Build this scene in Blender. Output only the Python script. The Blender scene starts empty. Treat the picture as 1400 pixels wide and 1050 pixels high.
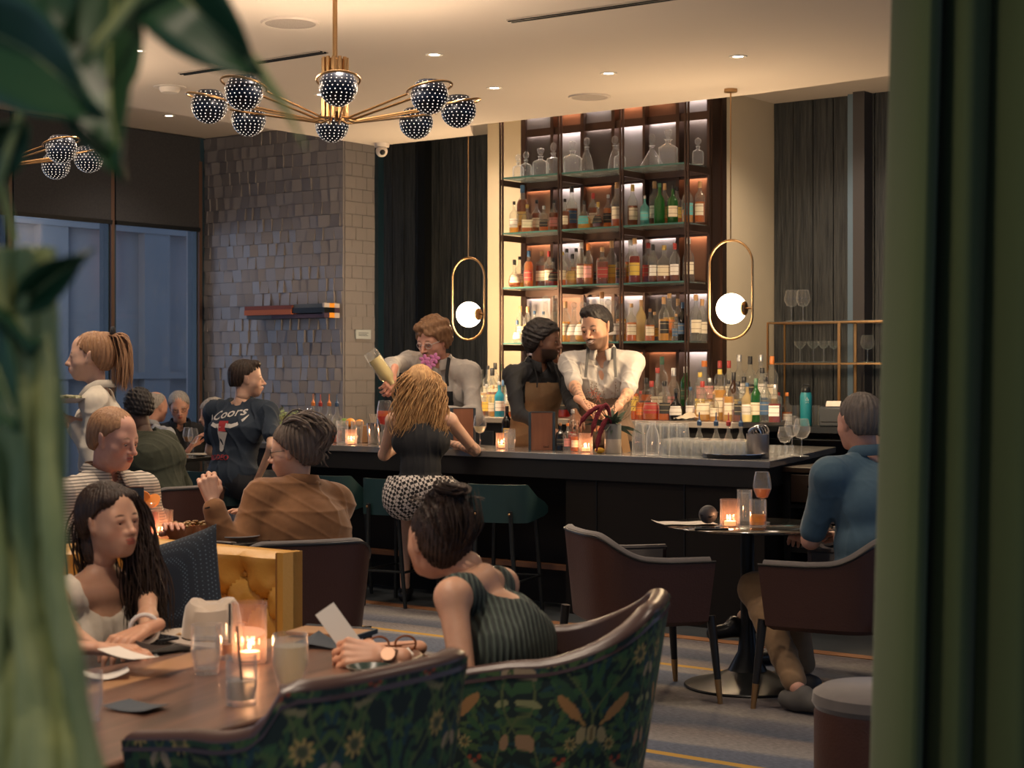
import bpy, bmesh, math, random
import numpy as np
from mathutils import Vector, Matrix, Quaternion
from math import sin, cos, pi, radians

S = bpy.context.scene
COL = S.collection
RNG = random.Random(7)

# ---------------------------------------------------------------- camera
FPX, HY, CH = 2300.0, 505.0, 1.45      # focal length in px, horizon row, eye height
cam_d = bpy.data.cameras.new('camera')
cam = bpy.data.objects.new('camera', cam_d)
COL.objects.link(cam)
cam.location = (0, 0, CH)
cam.rotation_euler = (pi/2, 0, 0)
cam_d.sensor_width = 36
cam_d.lens = FPX*36/1400
cam_d.shift_y = (HY-525)/1400
cam_d.clip_start = 0.05
cam_d.dof.use_dof = True
cam_d.dof.focus_distance = 8.3
cam_d.dof.aperture_fstop = 5.6
S.camera = cam

# ---------------------------------------------------------------- world, exposure
S.view_settings.view_transform = 'Standard'
S.view_settings.look = 'None'
S.view_settings.gamma = 1
S.view_settings.exposure = 0.93
S.view_settings.use_curve_mapping = False
w = bpy.data.worlds.new('dusk'); S.world = w; w.use_nodes = True
bgn = w.node_tree.nodes['Background']
bgn.inputs[0].default_value = (0.33, 0.47, 0.72, 1)
bgn.inputs[1].default_value = 0.31

# ---------------------------------------------------------------- frames
C37, S37 = .7986, .6018
RA = -math.atan2(S37, C37)               # the room is turned against the camera
def P(px, py, D): return Vector(((px-700)*D/FPX, D, CH-(py-HY)*D/FPX))
def G(px, D, z=0.0): return Vector(((px-700)*D/FPX, D, z))
def GZ(px, py, z):
    D = (CH-z)*FPX/(py-HY); return Vector(((px-700)*D/FPX, D, z))
def UV(u, v, z=0.0): return Vector((u*C37+v*S37, -u*S37+v*C37, z))
def PV(px, v, z=0.0):                    # point on wall-parallel line v at picture column px
    k = (px-700)/FPX; Y = v/(S37*k+C37); return Vector((k*Y, Y, z))

# ---------------------------------------------------------------- lights helper
def lamp(kind, loc, power, color=(1, .72, .45), size=.1, rot=None, spot=None, blend=.6, parent=None, name=None):
    d = bpy.data.lights.new(name or 'lamp_light', kind)
    d.energy = power; d.color = color
    if kind == 'AREA': d.size = size; d.shape = 'DISK'
    else: d.shadow_soft_size = size
    if kind == 'SPOT': d.spot_size = spot or radians(100); d.spot_blend = blend
    o = bpy.data.objects.new(name or 'lamp_light', d); COL.objects.link(o)
    o.location = loc
    if rot: o.rotation_euler = rot
    if parent: o.parent = parent
    return o

# ---------------------------------------------------------------- mesh builder
class MB:
    def __init__(s): s.v = []; s.f = []; s.m = []; s.n = 0
    def add(s, v, f, m=0):
        v = [tuple(p) for p in v]
        s.v += v; s.f += [tuple(i+s.n for i in q) for q in f]; s.m += [m]*len(f); s.n += len(v)
        return s
    def box(s, c, d, rz=0, m=0, mat=None, taper=1.0):
        x, y, z = d[0]/2, d[1]/2, d[2]/2; t = taper
        p = [(-x*t,-y*t,-z),(x*t,-y*t,-z),(x*t,y*t,-z),(-x*t,y*t,-z),(-x,-y,z),(x,-y,z),(x,y,z),(-x,y,z)]
        M = Matrix.Rotation(rz, 3, 'Z') if mat is None else mat
        c = Vector(c)
        return s.add([c+M@Vector(q) for q in p], [(3,2,1,0),(4,5,6,7),(0,1,5,4),(1,2,6,5),(2,3,7,6),(3,0,4,7)], m)
    def bar(s, a, b, w, h=None, m=0):
        a, b = Vector(a), Vector(b); h = h or w
        d = b-a; L = d.length; q = d.to_track_quat('Z', 'Y').to_matrix()
        return s.box((a+b)/2, (w, h, L), mat=q, m=m)
    def tube(s, path, r, seg=8, m=0, cap=True, flat=1.0):
        path = [Vector(p) for p in path]; n = len(path)
        rs = r if hasattr(r, '__len__') else [r]*n
        up = None; v = []
        for i in range(n):
            t = (path[min(i+1, n-1)]-path[max(i-1, 0)])
            if t.length < 1e-9: t = Vector((0, 0, 1))
            t.normalize()
            if up is None:
                up = t.orthogonal().normalized()
            else:
                up = (up-t*up.dot(t))
                up = up.normalized() if up.length > 1e-6 else t.orthogonal().normalized()
            w_ = t.cross(up)
            for k in range(seg):
                a = 2*pi*k/seg
                v.append(path[i]+up*cos(a)*rs[i]+w_*sin(a)*rs[i]*flat)
        f = [(i*seg+k, i*seg+(k+1) % seg, (i+1)*seg+(k+1) % seg, (i+1)*seg+k) for i in range(n-1) for k in range(seg)]
        if cap:
            f.append(tuple(reversed(range(seg)))); f.append(tuple((n-1)*seg+k for k in range(seg)))
        return s.add(v, f, m)
    def lathe(s, prof, seg=20, c=(0, 0, 0), m=0, ry=1.0, closed=False):
        c = Vector(c); v = []; n = len(prof)
        for r, z in prof:
            for k in range(seg):
                a = 2*pi*k/seg; v.append((c.x+r*cos(a), c.y+r*sin(a)*ry, c.z+z))
        f = [(i*seg+k, i*seg+(k+1) % seg, (i+1)*seg+(k+1) % seg, (i+1)*seg+k) for i in range(n-1) for k in range(seg)]
        if not closed:
            if prof[0][0] > 1e-5: f.append(tuple(reversed(range(seg))))
            if prof[-1][0] > 1e-5: f.append(tuple((n-1)*seg+k for k in range(seg)))
        return s.add(v, f, m)
    def ball(s, c, r, seg=16, rings=10, m=0, M=None):
        c = Vector(c); r = r if hasattr(r, '__len__') else (r, r, r)
        v = []; 
        for i in range(rings+1):
            th = pi*i/rings
            for k in range(seg):
                a = 2*pi*k/seg
                p = Vector((r[0]*sin(th)*cos(a), r[1]*sin(th)*sin(a), r[2]*cos(th)))
                v.append(c+(M@p if M is not None else p))
        f = [(i*seg+k, (i+1)*seg+k, (i+1)*seg+(k+1) % seg, i*seg+(k+1) % seg) for i in range(rings) for k in range(seg)]
        return s.add(v, f, m)
    def grid(s, pts, m=0, wrap=False, flip=False):
        n, k = len(pts), len(pts[0]); v = [p for r in pts for p in r]
        f = []
        for i in range(n-1):
            for j in range(k if wrap else k-1):
                q = (i*k+j, i*k+(j+1) % k, (i+1)*k+(j+1) % k, (i+1)*k+j)
                f.append(q[::-1] if flip else q)
        return s.add(v, f, m)
    def prism(s, poly, z0, z1, m=0):
        n = len(poly); v = [(p[0], p[1], z0) for p in poly]+[(p[0], p[1], z1) for p in poly]
        f = [tuple(reversed(range(n))), tuple(range(n, 2*n))]+[(i, (i+1) % n, n+(i+1) % n, n+i) for i in range(n)]
        return s.add(v, f, m)
    def mesh(s, name, mats=(), smooth=True):
        me = bpy.data.meshes.new(name); me.from_pydata(s.v, [], s.f)
        for m in mats: me.materials.append(m)
        if len(mats) > 1: me.polygons.foreach_set('material_index', s.m)
        if smooth:
            me.polygons.foreach_set('use_smooth', [True]*len(me.polygons))
            try: me.set_sharp_from_angle(angle=radians(38))
            except Exception: pass
        me.update(); me.validate()
        return me

def mobj(name, me, parent=None, loc=None, rz=None):
    o = bpy.data.objects.new(name, me); COL.objects.link(o)
    if parent is not None: o.parent = parent
    if loc is not None: o.location = loc
    if rz is not None: o.rotation_euler = (0, 0, rz)
    return o
def obj(name, mb, mats, parent=None, loc=None, rz=None, smooth=True, bevel=0, seg=2):
    if not isinstance(mats, (list, tuple)): mats = [mats]
    o = mobj(name, mb.mesh(name, mats, smooth), parent, loc, rz)
    if bevel:
        b = o.modifiers.new('bevel', 'BEVEL'); b.width = bevel; b.segments = seg; b.limit_method = 'ANGLE'; b.angle_limit = radians(40)
    return o
def tag(o, label=None, cat=None, group=None, kind=None):
    if label: o['label'] = label
    if cat: o['category'] = cat
    if group: o['group'] = group
    if kind: o['kind'] = kind
    elif cat: o['kind'] = 'thing'
    return o
def thing(name, label, cat, loc=(0, 0, 0), rz=0, group=None):
    o = bpy.data.objects.new(name, None); COL.objects.link(o)
    o.location = loc; o.rotation_euler = (0, 0, rz); o.empty_display_size = .05
    return tag(o, label, cat, group)
def struct(name, mb, mats, **k):
    return tag(obj(name, mb, mats, **k), kind='structure')
def children(o): return [c for c in bpy.data.objects if c.parent is o]
def dup(root, loc=None, rz=None, label=None, group=None):
    def cp(o, par):
        c = o.copy(); COL.objects.link(c)
        if par is not None:
            c.parent = par
        for ch in KIDS.get(o.name, []): cp(ch, c)
        return c
    KIDS = {}
    for c in bpy.data.objects:
        if c.parent: KIDS.setdefault(c.parent.name, []).append(c)
    r = cp(root, None)
    if loc is not None: r.location = loc
    if rz is not None: r.rotation_euler = (0, 0, rz)
    if label: r['label'] = label
    if group: r['group'] = group
    return r

# ---------------------------------------------------------------- materials
MATS = {}
def node(nt, t, **k):
    n = nt.nodes.new(t)
    for a, b in k.items(): setattr(n, a, b)
    return n
def mat(name, col=(.5, .5, .5), rough=.6, metal=0, trans=0, ior=1.45, emit=None, es=0, alpha=1, sheen=0, coat=0,
        noise=None, bump=0, bscale=40, stretch=(1, 1, 1), attr=None, spec=None, sss=0, coords='Object'):
    """principled material; noise=(colour2, scale, contrast) mixes a second colour in; bump adds noise relief"""
    if name in MATS: return MATS[name]
    m = bpy.data.materials.new(name); m.use_nodes = True; nt = m.node_tree
    b = nt.nodes['Principled BSDF']
    I = b.inputs
    I['Base Color'].default_value = (*col, 1); I['Roughness'].default_value = rough; I['Metallic'].default_value = metal
    I['Transmission Weight'].default_value = trans; I['IOR'].default_value = ior; I['Alpha'].default_value = alpha
    if sheen: I['Sheen Weight'].default_value = sheen; I['Sheen Roughness'].default_value = .4
    if coat: I['Coat Weight'].default_value = coat; I['Coat Roughness'].default_value = .12
    if spec is not None: I['Specular IOR Level'].default_value = spec
    if sss: I['Subsurface Weight'].default_value = sss; I['Subsurface Radius'].default_value = (.02, .008, .004); I['Subsurface Scale'].default_value = .5
    if emit: I['Emission Color'].default_value = (*emit, 1); I['Emission Strength'].default_value = es
    src = None
    if noise or bump:
        tc = node(nt, 'ShaderNodeTexCoord'); mp = node(nt, 'ShaderNodeMapping'); mp.inputs['Scale'].default_value = stretch
        nt.links.new(tc.outputs[coords], mp.inputs[0])
    if attr:
        a = node(nt, 'ShaderNodeAttribute', attribute_name=attr); src = a.outputs['Color']
        nt.links.new(src, I['Base Color'])
    if noise:
        n = node(nt, 'ShaderNodeTexNoise'); n.inputs['Scale'].default_value = noise[1]; n.inputs['Detail'].default_value = 6
        nt.links.new(mp.outputs[0], n.inputs[0])
        r = node(nt, 'ShaderNodeMapRange'); c = noise[2]; r.inputs['From Min'].default_value = .5-c; r.inputs['From Max'].default_value = .5+c
        nt.links.new(n.outputs[0], r.inputs[0])
        mx = node(nt, 'ShaderNodeMix', data_type='RGBA')
        nt.links.new(r.outputs[0], mx.inputs[0])
        if attr:
            nt.links.new(src, mx.inputs[6]); mm = node(nt, 'ShaderNodeMix', data_type='RGBA', blend_type='MULTIPLY')
            mm.inputs[0].default_value = 1; nt.links.new(src, mm.inputs[6]); mm.inputs[7].default_value = (*noise[0], 1)
            nt.links.new(mm.outputs[2], mx.inputs[7])
        else:
            mx.inputs[6].default_value = (*col, 1); mx.inputs[7].default_value = (*noise[0], 1)
        nt.links.new(mx.outputs[2], I['Base Color'])
    if bump:
        n2 = node(nt, 'ShaderNodeTexNoise'); n2.inputs['Scale'].default_value = bscale; n2.inputs['Detail'].default_value = 4
        nt.links.new(mp.outputs[0], n2.inputs[0])
        bp = node(nt, 'ShaderNodeBump'); bp.inputs['Strength'].default_value = min(1, bump); bp.inputs['Distance'].default_value = .01*max(1, bump)
        nt.links.new(n2.outputs[0], bp.inputs['Height']); nt.links.new(bp.outputs[0], I['Normal'])
    MATS[name] = m
    return m
def glass(name, tint=(1, 1, 1), rough=.02, gloss=.9, body=0.0, bodycol=(1, 1, 1), edge=.35, sparkle=.12):
    """thin glass: tinted transparency, fresnel gloss, optional milky body"""
    if name in MATS: return MATS[name]
    m = bpy.data.materials.new(name); m.use_nodes = True; nt = m.node_tree; nt.nodes.clear()
    out = node(nt, 'ShaderNodeOutputMaterial')
    tr = node(nt, 'ShaderNodeBsdfTransparent'); tr.inputs[0].default_value = (*tint, 1)
    gl = node(nt, 'ShaderNodeBsdfGlossy'); gl.inputs['Roughness'].default_value = rough; gl.inputs[0].default_value = (gloss, gloss, gloss, 1)
    lw = node(nt, 'ShaderNodeLayerWeight'); lw.inputs[0].default_value = edge
    mr = node(nt, 'ShaderNodeMapRange'); mr.inputs['To Min'].default_value = .06; mr.inputs['To Max'].default_value = .9
    pw = node(nt, 'ShaderNodeMath', operation='POWER'); pw.inputs[1].default_value = 2.2; nt.links.new(lw.outputs['Facing'], pw.inputs[0]); nt.links.new(pw.outputs[0], mr.inputs[0])
    mx = node(nt, 'ShaderNodeMixShader'); nt.links.new(mr.outputs[0], mx.inputs[0])
    base = tr.outputs[0]
    if body > 0:
        df = node(nt, 'ShaderNodeBsdfDiffuse'); df.inputs[0].default_value = (*bodycol, 1)
        tl = node(nt, 'ShaderNodeBsdfTranslucent'); tl.inputs[0].default_value = (*bodycol, 1)
        m2 = node(nt, 'ShaderNodeMixShader'); m2.inputs[0].default_value = .6
        nt.links.new(df.outputs[0], m2.inputs[1]); nt.links.new(tl.outputs[0], m2.inputs[2])
        m3 = node(nt, 'ShaderNodeMixShader'); m3.inputs[0].default_value = body
        nt.links.new(tr.outputs[0], m3.inputs[1]); nt.links.new(m2.outputs[0], m3.inputs[2]); base = m3.outputs[0]
    ed = node(nt, 'ShaderNodeBsdfDiffuse'); ed.inputs[0].default_value = (.85, .85, .85, 1); el_ = node(nt, 'ShaderNodeBsdfTranslucent'); el_.inputs[0].default_value = (.85, .85, .85, 1)  # white mixed into the glass edges stands in for bright reflections
    m4 = node(nt, 'ShaderNodeMixShader'); m4.inputs[0].default_value = .5; nt.links.new(ed.outputs[0], m4.inputs[1]); nt.links.new(el_.outputs[0], m4.inputs[2])
    m5 = node(nt, 'ShaderNodeMixShader'); m5.inputs[0].default_value = sparkle; nt.links.new(gl.outputs[0], m5.inputs[1]); nt.links.new(m4.outputs[0], m5.inputs[2])
    nt.links.new(base, mx.inputs[1]); nt.links.new(m5.outputs[0], mx.inputs[2]); nt.links.new(mx.outputs[0], out.inputs[0])
    MATS[name] = m; return m
def colattr(me, cols, name='tone'):
    a = me.color_attributes.new(name, 'FLOAT_COLOR', 'POINT')
    c = np.ones((len(me.vertices), 4), np.float32); c[:, :3] = cols
    a.data.foreach_set('color', c.ravel())
def emis(name, col, s):
    if name in MATS: return MATS[name]
    m = mat(name, (0, 0, 0), .5, emit=col, es=s, spec=0); return m

BRASS = mat('brass', (.46, .28, .13), .34, 1)
BRONZE = mat('dark_bronze', (.10, .062, .048), .38, .85)
BLACKM = mat('black_metal', (.012, .014, .016), .35, .3)
CHROME = mat('chrome', (.62, .62, .62), .15, 1)
CLEAR = glass('clear_glass', (.94, .95, .95), body=.04, bodycol=(.9, .9, .9), gloss=1.0, edge=.46, sparkle=.30)
WOODD = mat('charred_board', (.010, .014, .018), .5, noise=((.052, .056, .056), 3.4, .24), bump=1, bscale=5, stretch=(14, 14, .9))
# ================================================================ THE ROOM (local axes: x = along the back wall, y = into the room)
def rbox(mb, u0, u1, v0, v1, z0, z1, m=0):
    return mb.box(((u0+u1)/2, (v0+v1)/2, (z0+z1)/2), (abs(u1-u0), abs(v1-v0), abs(z1-z0)), m=m)
def rstruct(name, mb, m, **k): return struct(name, mb, m, rz=RA, **k)

def carpet_mat():
    m = bpy.data.materials.new('striped_carpet'); m.use_nodes = True; nt = m.node_tree; b = nt.nodes['Principled BSDF']
    b.inputs['Roughness'].default_value = .95; b.inputs['Specular IOR Level'].default_value = .1
    L = nt.links.new
    tc = node(nt, 'ShaderNodeTexCoord')
    mp = node(nt, 'ShaderNodeMapping'); mp.inputs['Scale'].default_value = (.35, 1.3, 1); L(tc.outputs['Object'], mp.inputs[0])
    nz = node(nt, 'ShaderNodeTexNoise'); nz.inputs['Scale'].default_value = 1.1; nz.inputs['Detail'].default_value = 5; L(mp.outputs[0], nz.inputs[0])
    sp = node(nt, 'ShaderNodeSeparateXYZ'); L(tc.outputs['Object'], sp.inputs[0])
    def mth(op, a, bb):
        n = node(nt, 'ShaderNodeMath', operation=op)
        for i, q in enumerate((a, bb)):
            if isinstance(q, (int, float)): n.inputs[i].default_value = q
            else: L(q, n.inputs[i])
        return n.outputs[0]
    wob = mth('MULTIPLY', mth('SUBTRACT', nz.outputs[0], .5), .5)
    y2 = mth('ADD', sp.outputs[1], wob)
    fr = mth('FRACT', mth('DIVIDE', mth('ADD', y2, 20), 1.32), 0)
    cr = node(nt, 'ShaderNodeValToRGB'); cr.color_ramp.interpolation = 'LINEAR'; L(fr, cr.inputs[0])
    cols = [(0, (.115, .10, .105)), (.14, (.20, .18, .165)), (.2, (.085, .10, .135)), (.42, (.105, .118, .155)), (.46, (.21, .20, .195)), (.62, (.16, .14, .135)),
            (.66, (.08, .09, .115)), (.8, (.13, .13, .15)), (.86, (.22, .205, .19)), (1, (.13, .115, .12))]
    e = cr.color_ramp.elements
    e[0].color = (*cols[0][1], 1); e[1].position = 1; e[1].color = (*cols[-1][1], 1)
    for p, c in cols[1:-1]:
        q = e.new(p); q.color = (*c, 1)
    # yarn speckle
    mp2 = node(nt, 'ShaderNodeMapping'); mp2.inputs['Scale'].default_value = (12, 60, 60); L(tc.outputs['Object'], mp2.inputs[0])
    n3 = node(nt, 'ShaderNodeTexNoise'); n3.inputs['Scale'].default_value = 3; n3.inputs['Detail'].default_value = 3; L(mp2.outputs[0], n3.inputs[0])
    mr = node(nt, 'ShaderNodeMapRange'); mr.inputs['From Min'].default_value = .3; mr.inputs['From Max'].default_value = .7
    mr.inputs['To Min'].default_value = .65; mr.inputs['To Max'].default_value = 1.25; L(n3.outputs[0], mr.inputs[0])
    mu = node(nt, 'ShaderNodeMix', data_type='RGBA', blend_type='MULTIPLY'); mu.inputs[0].default_value = 1
    L(cr.outputs[0], mu.inputs[6]); L(mr.outputs[0], mu.inputs[7])
    col = mu.outputs[2]
    for vv, wd in ((7.07, .026), (5.42, .024), (5.13, .026), (3.4, .02), (1.2, .02)):
        d = mth('ABSOLUTE', mth('SUBTRACT', sp.outputs[1], vv), 0)
        k = mth('LESS_THAN', d, wd)
        mx = node(nt, 'ShaderNodeMix', data_type='RGBA'); L(k, mx.inputs[0]); L(col, mx.inputs[6]); mx.inputs[7].default_value = (.36, .22, .055, 1)
        col = mx.outputs[2]
    L(col, b.inputs['Base Color'])
    return m
mb = MB(); rbox(mb, -11.2, 4, -3, 7.78, -.1, 0)
rstruct('floor', mb, carpet_mat(), smooth=False)
mb = MB(); rbox(mb, -11.2, 4, 7.87, 11.6, -.1, 0)
rstruct('floor', mb, mat('bar_floor', (.028, .036, .042), .5, noise=((.045, .05, .055), 6, .2)), smooth=False)
mb = MB(); rbox(mb, -11.2, 4, 7.78, 7.87, -.1, .004)
rstruct('trim_1', mb, mat('copper_wood', (.30, .14, .06), .5, noise=((.2, .09, .04), 9, .2)), smooth=False)

CEIL = mat('ceiling_plaster', (.60, .525, .455), .9, noise=((.56, .49, .43), 1.2, .4))
mb = MB()
poly = [(-8.53, -3), (4, -3), (4, 7.6), (-3.28, 9.0), (-5.05, 9.2), (-7.3, 9.2), (-7.59, 9.6), (-8.53, 9.6)]
mb.prism(poly, 3.15, 3.42)
rstruct('ceiling', mb, CEIL, smooth=False)
mb = MB(); rbox(mb, -11.3, 4.2, -3.2, 11.7, 3.46, 3.6)
rstruct('ceiling', mb, CEIL, smooth=False)

# window wall (left)
NAVY = mat('navy_window_frame', (.012, .035, .055), .4, noise=((.02, .05, .08), 3, .3))
mb = MB(); rbox(mb, -11.2, -11.0, -3, 11.6, 0, .12); rbox(mb, -11.2, -11.0, -3, 11.6, 3.25, 3.46)
rstruct('wall_left', mb, NAVY, smooth=False)
def vwin(px):                              # v on the window wall at picture column px
    k = (px-700)/FPX; Y = 10.98/(S37-C37*k); return (S37*k+C37)*Y
edges = [1.2, 3.1, 5.0, vwin(10), vwin(150), vwin(270)]
WG = glass('window_glass', (.82, .85, .89), rough=.03, gloss=.5, body=.0, edge=.3)
for i in range(len(edges)-1):
    a, b_ = edges[i], edges[i+1]
    t = thing('window_%d' % (i+1), None, None, UV(-11.0, (a+b_)/2, 0), RA); tag(t, kind='structure')
    h = (b_-a)/2
    mb = MB()
    for s_ in (-1, 1): rbox(mb, -.06, .05, s_*h-(.04 if s_ > 0 else 0)-.0, s_*h+(.04 if s_ < 0 else 0), .12, 3.25)
    rbox(mb, -.06, .05, -h, h, .12, .17); rbox(mb, -.06, .05, -h, h, 3.2, 3.25)
    obj('window_frame', mb, NAVY, t, smooth=False)
    mb = MB(); rbox(mb, -.012, .0, -h+.04, h-.04, .17, 3.2)
    obj('pane', mb, WG, t, smooth=False)
    mb = MB(); rbox(mb, .05, .075, h-.03, h+.005, .12, 3.25)
    obj('mullion_strip', mb, mat('brown_mullion', (.09, .05, .035), .5), t, smooth=False)
    # roller shade
    sh = thing('roller_shade', None, 'window shade', UV(-10.93, (a+b_)/2, 2.65), RA, 'roller shades over the windows')
    sh['label'] = ['dark roller shade far left, window nearest the camera', 'dark roller shade second from the camera on the window wall', 'dark roller shade third from the camera on the window wall',
                   'charcoal roller shade at the left picture edge above the second chandelier', 'charcoal roller shade lowered beside the tiled wall'][i] if i != 3 else 'wide charcoal roller shade behind the second chandelier'
    if i == 4: pass
    mb = MB(); rbox(mb, -.004, .004, -h+.02, h-.02, 0, .78)
    obj('shade_fabric', mb, mat('shade_fabric', (.028, .030, .036), .9, noise=((.04, .04, .045), 60, .2)), sh, smooth=False)
    mb = MB(); rbox(mb, -.012, .012, -h+.02, h-.02, -.03, .004); obj('bottom_rail', mb, BLACKM, sh, smooth=False)
    sh.location = UV(-10.93, (a+b_)/2, 2.67)

# outside, seen through the window: facade with pilasters and neon reflections put in as glowing orange strips
mb = MB(); rbox(mb, -14.2, -14.0, 2, 16, -.2, 7)
for vv in np.arange(2.5, 16, 1.35): rbox(mb, -14.0, -13.9, vv, vv+.35, -.2, 7)
rbox(mb, -14.0, -13.88, 2, 16, 2.9, 3.05); rbox(mb, -14.0, -13.88, 2, 16, 1.35, 1.42)
o = obj('office_building', mb, mat('facade_panel', (.44, .44, .44), .7, noise=((.35, .355, .36), 1.6, .3)), None, loc=(0, 0, 0), rz=RA, smooth=False)
tag(o, 'blue-grey panelled building facade across the street outside the windows', 'building')
mb = MB()
for vv in np.arange(3.0, 16, 1.35): rbox(mb, -13.9, -13.87, vv+.4, vv+.43, 2.2, 3.4)
obj('orange_reflection_strip', mb, emis('neon_reflection_glow', (1, .22, .06), .5), o, smooth=False)
sky = lamp('AREA', UV(-12.4, 8.2, 1.9), 16, (.62, .76, 1.0), 3.0, name='dusk_sky_light'); sky.rotation_euler = (pi/2, 0, RA-pi/2)
st_ = lamp('AREA', UV(-12.5, 8.5, 2.6), 30, (.84, .90, 1.0), 2.5, name='facade_fill_light'); st_.rotation_euler = (pi/2, 0, RA+pi/2)  # added area lamp that brightens the facade, no real fixture
mb = MB(); rbox(mb, -14.3, -11.2, 1, 17, -.25, -.1); rstruct('floor', mb, mat('pavement', (.12, .13, .15), .8), smooth=False)

# tiled wall: every tile tilted a little
TILE = mat('glazed_tile', (.245, .225, .222), .38, noise=((.21, .195, .20), 2.5, .3), spec=.6)
mb = MB(); rs = random.Random(3)
def tile(c, du, dn, t, tilt, wd=.1):
    # c: corner origin (u, v, z); du axis direction of width; dn outward normal
    u0 = Vector(c); w_ = Vector(du)*wd; hgt = Vector((0, 0, t)); n = Vector(dn)
    a, b = tilt
    pr = [.012+a*.5+b*.5, .012-a*.5+b*.5, .012-a*.5-b*.5, .012+a*.5-b*.5]
    base = [u0, u0+w_, u0+w_+hgt, u0+hgt]
    g = .0015
    ins = [base[0]+Vector(du)*g+Vector((0, 0, g)), base[1]-Vector(du)*g+Vector((0, 0, g)), base[2]-Vector(du)*g-Vector((0, 0, g)), base[3]+Vector(du)*g-Vector((0, 0, g))]
    top = [p+n*max(.002, q) for p, q in zip(ins, pr)]
    mb.add(ins+top, [(4, 5, 6, 7), (0, 1, 5, 4), (1, 2, 6, 5), (2, 3, 7, 6), (3, 0, 4, 7)])
ts = .1045
r_ = 0; z = 0.0
while z < 3.44:
    u = -11.0 - rs.uniform(0, .05)
    while u < -9.40:
        tw = rs.choice([.085, .1, .1, .1, .12])
        wdt = min(tw, -9.32-u)
        tile((max(u, -11.0), 10.1, z), (1, 0, 0), (0, -1, 0), min(ts, 3.46-z), (rs.uniform(-1, 1)*.02, rs.uniform(-1, 1)*.012), wdt)
        u += tw
    if u < -9.325: tile((u, 10.1, z), (1, 0, 0), (0, -1, 0), min(ts, 3.46-z), (0, 0), -9.32-u)
    v_ = 10.1 - (.05 if r_ % 2 else 0)
    while v_ < 10.46:
        a0 = max(10.1, v_); a1 = min(v_+.13, 10.46)
        tile((-9.32, a0, z), (0, 1, 0), (1, 0, 0), min(ts, 3.46-z), (rs.uniform(-1, 1)*.004, rs.uniform(-1, 1)*.003), a1-a0)
        v_ += .13
    z += ts; r_ += 1
rbox(mb, -11.2, -9.32, 10.1, 10.46, 0, 3.46)
rstruct('wall_back', mb, TILE, smooth=False)
mb = MB(); rbox(mb, -9.34, -9.27, 10.46, 10.53, 0, 3.46); rstruct('trim_2', mb, mat('teal_trim', (.006, .020, .032), .4), smooth=False)
mb = MB(); rbox(mb, -11.02, -10.96, 10.02, 10.1, 0, 3.46); rstruct('trim_3', mb, NAVY, smooth=False)

# charred board walls
def boards(name, u0, u1, v, step, m):
    mb = MB(); rs = random.Random(int(abs(u0)*100)); u = u0; meshes = []
    while u < u1-.01:
        b1 = min(u+step, u1); rbox(mb, u+.004, b1-.004, v-rs.uniform(.0, .006), v+.05, 0, 3.46); u = b1
    rbox(mb, u0, u1, v+.03, v+.12, 0, 3.46)
    return rstruct(name, mb, m, smooth=False)
boards('wall_back', -10.3, -8.13, 11.36, .135, WOODD)
boards('wall_back', -6.08, -1.0, 11.36, .165, WOODD)
mb = MB(); p = PV(584, 11.33); uu = p.x*C37-p.y*S37; rbox(mb, uu-.05, uu+.03, 11.26, 11.36, 0, 3.46); rstruct('trim_4', mb, BLACKM, smooth=False)
p = PV(1182, 11.33); uu = p.x*C37-p.y*S37
mb = MB(); rbox(mb, uu-.04, uu+.05, 11.22, 11.36, 0, 3.46); rstruct('trim_5', mb, mat('taupe_post', (.05, .045, .045), .5), smooth=False)
mb = MB(); rbox(mb, uu-.12, uu-.06, 11.30, 11.36, 0, 3.46); rstruct('trim_6', mb, mat('blue_grey_post', (.12, .18, .24), .4), smooth=False)

# cream plaster chimney block behind the shelves
CREAM = mat('cream_plaster', (.62, .52, .36), .85, noise=((.54, .45, .31), 2.2, .35), bump=.12, bscale=8)
mb = MB(); rbox(mb, -8.2, -6.08, 10.56, 11.5, 0, 3.46)
rstruct('wall_back', mb, CREAM, smooth=False)
mb = MB(); rbox(mb, -6.10, -6.03, 10.50, 10.56, 1.0, 3.46); rstruct('trim_7', mb, BRONZE, smooth=False)

# ceiling fittings -------------------------------------------------
def ceil_pt(px, py, z=3.15):
    D = (z-CH)*FPX/(HY-py); return Vector(((px-700)*D/FPX, D, z))
DL = emis('downlight_lens', (1, .86, .68), 14)
def downlight(loc, label, power=26, spot=125):
    power *= 1.15
    t = thing('downlight', label, 'ceiling light', loc, 0, 'recessed downlights')
    mb = MB(); mb.lathe([(.030, -.004), (.047, -.004), (.05, 0), (.05, .01), (.030, .01)], 24, closed=True); obj('trim_ring', mb, mat('white_trim', (.7, .66, .6), .5), t)
    mb = MB(); mb.lathe([(.0001, -.001), (.03, -.001), (.03, .008), (.0001, .008)], 20); obj('lens', mb, DL, t)
    lamp('SPOT', loc+Vector((0, 0, -.03)), power, (1, .80, .61), .09, spot=radians(spot), blend=.9, name='downlight_beam')
    return t
for (px, py, zz, lab) in ((1009, 77, 3.15, 'recessed downlight on the right near the curtain, nearest of the row'), (832, 100, 3.15, 'recessed downlight in the row above the bar, left of the round grille'),
                          (676, 120, 3.15, 'recessed downlight in the middle of the ceiling, left end of the bar row'), (187, 69, 3.15, 'recessed downlight on the far left edge beside the big leaf'),
                          (231, 158, 3.46, 'recessed downlight on the raised ceiling by the window shade')):
    downlight(ceil_pt(px, py, zz), lab, 12 if px == 832 else 26)
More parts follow.
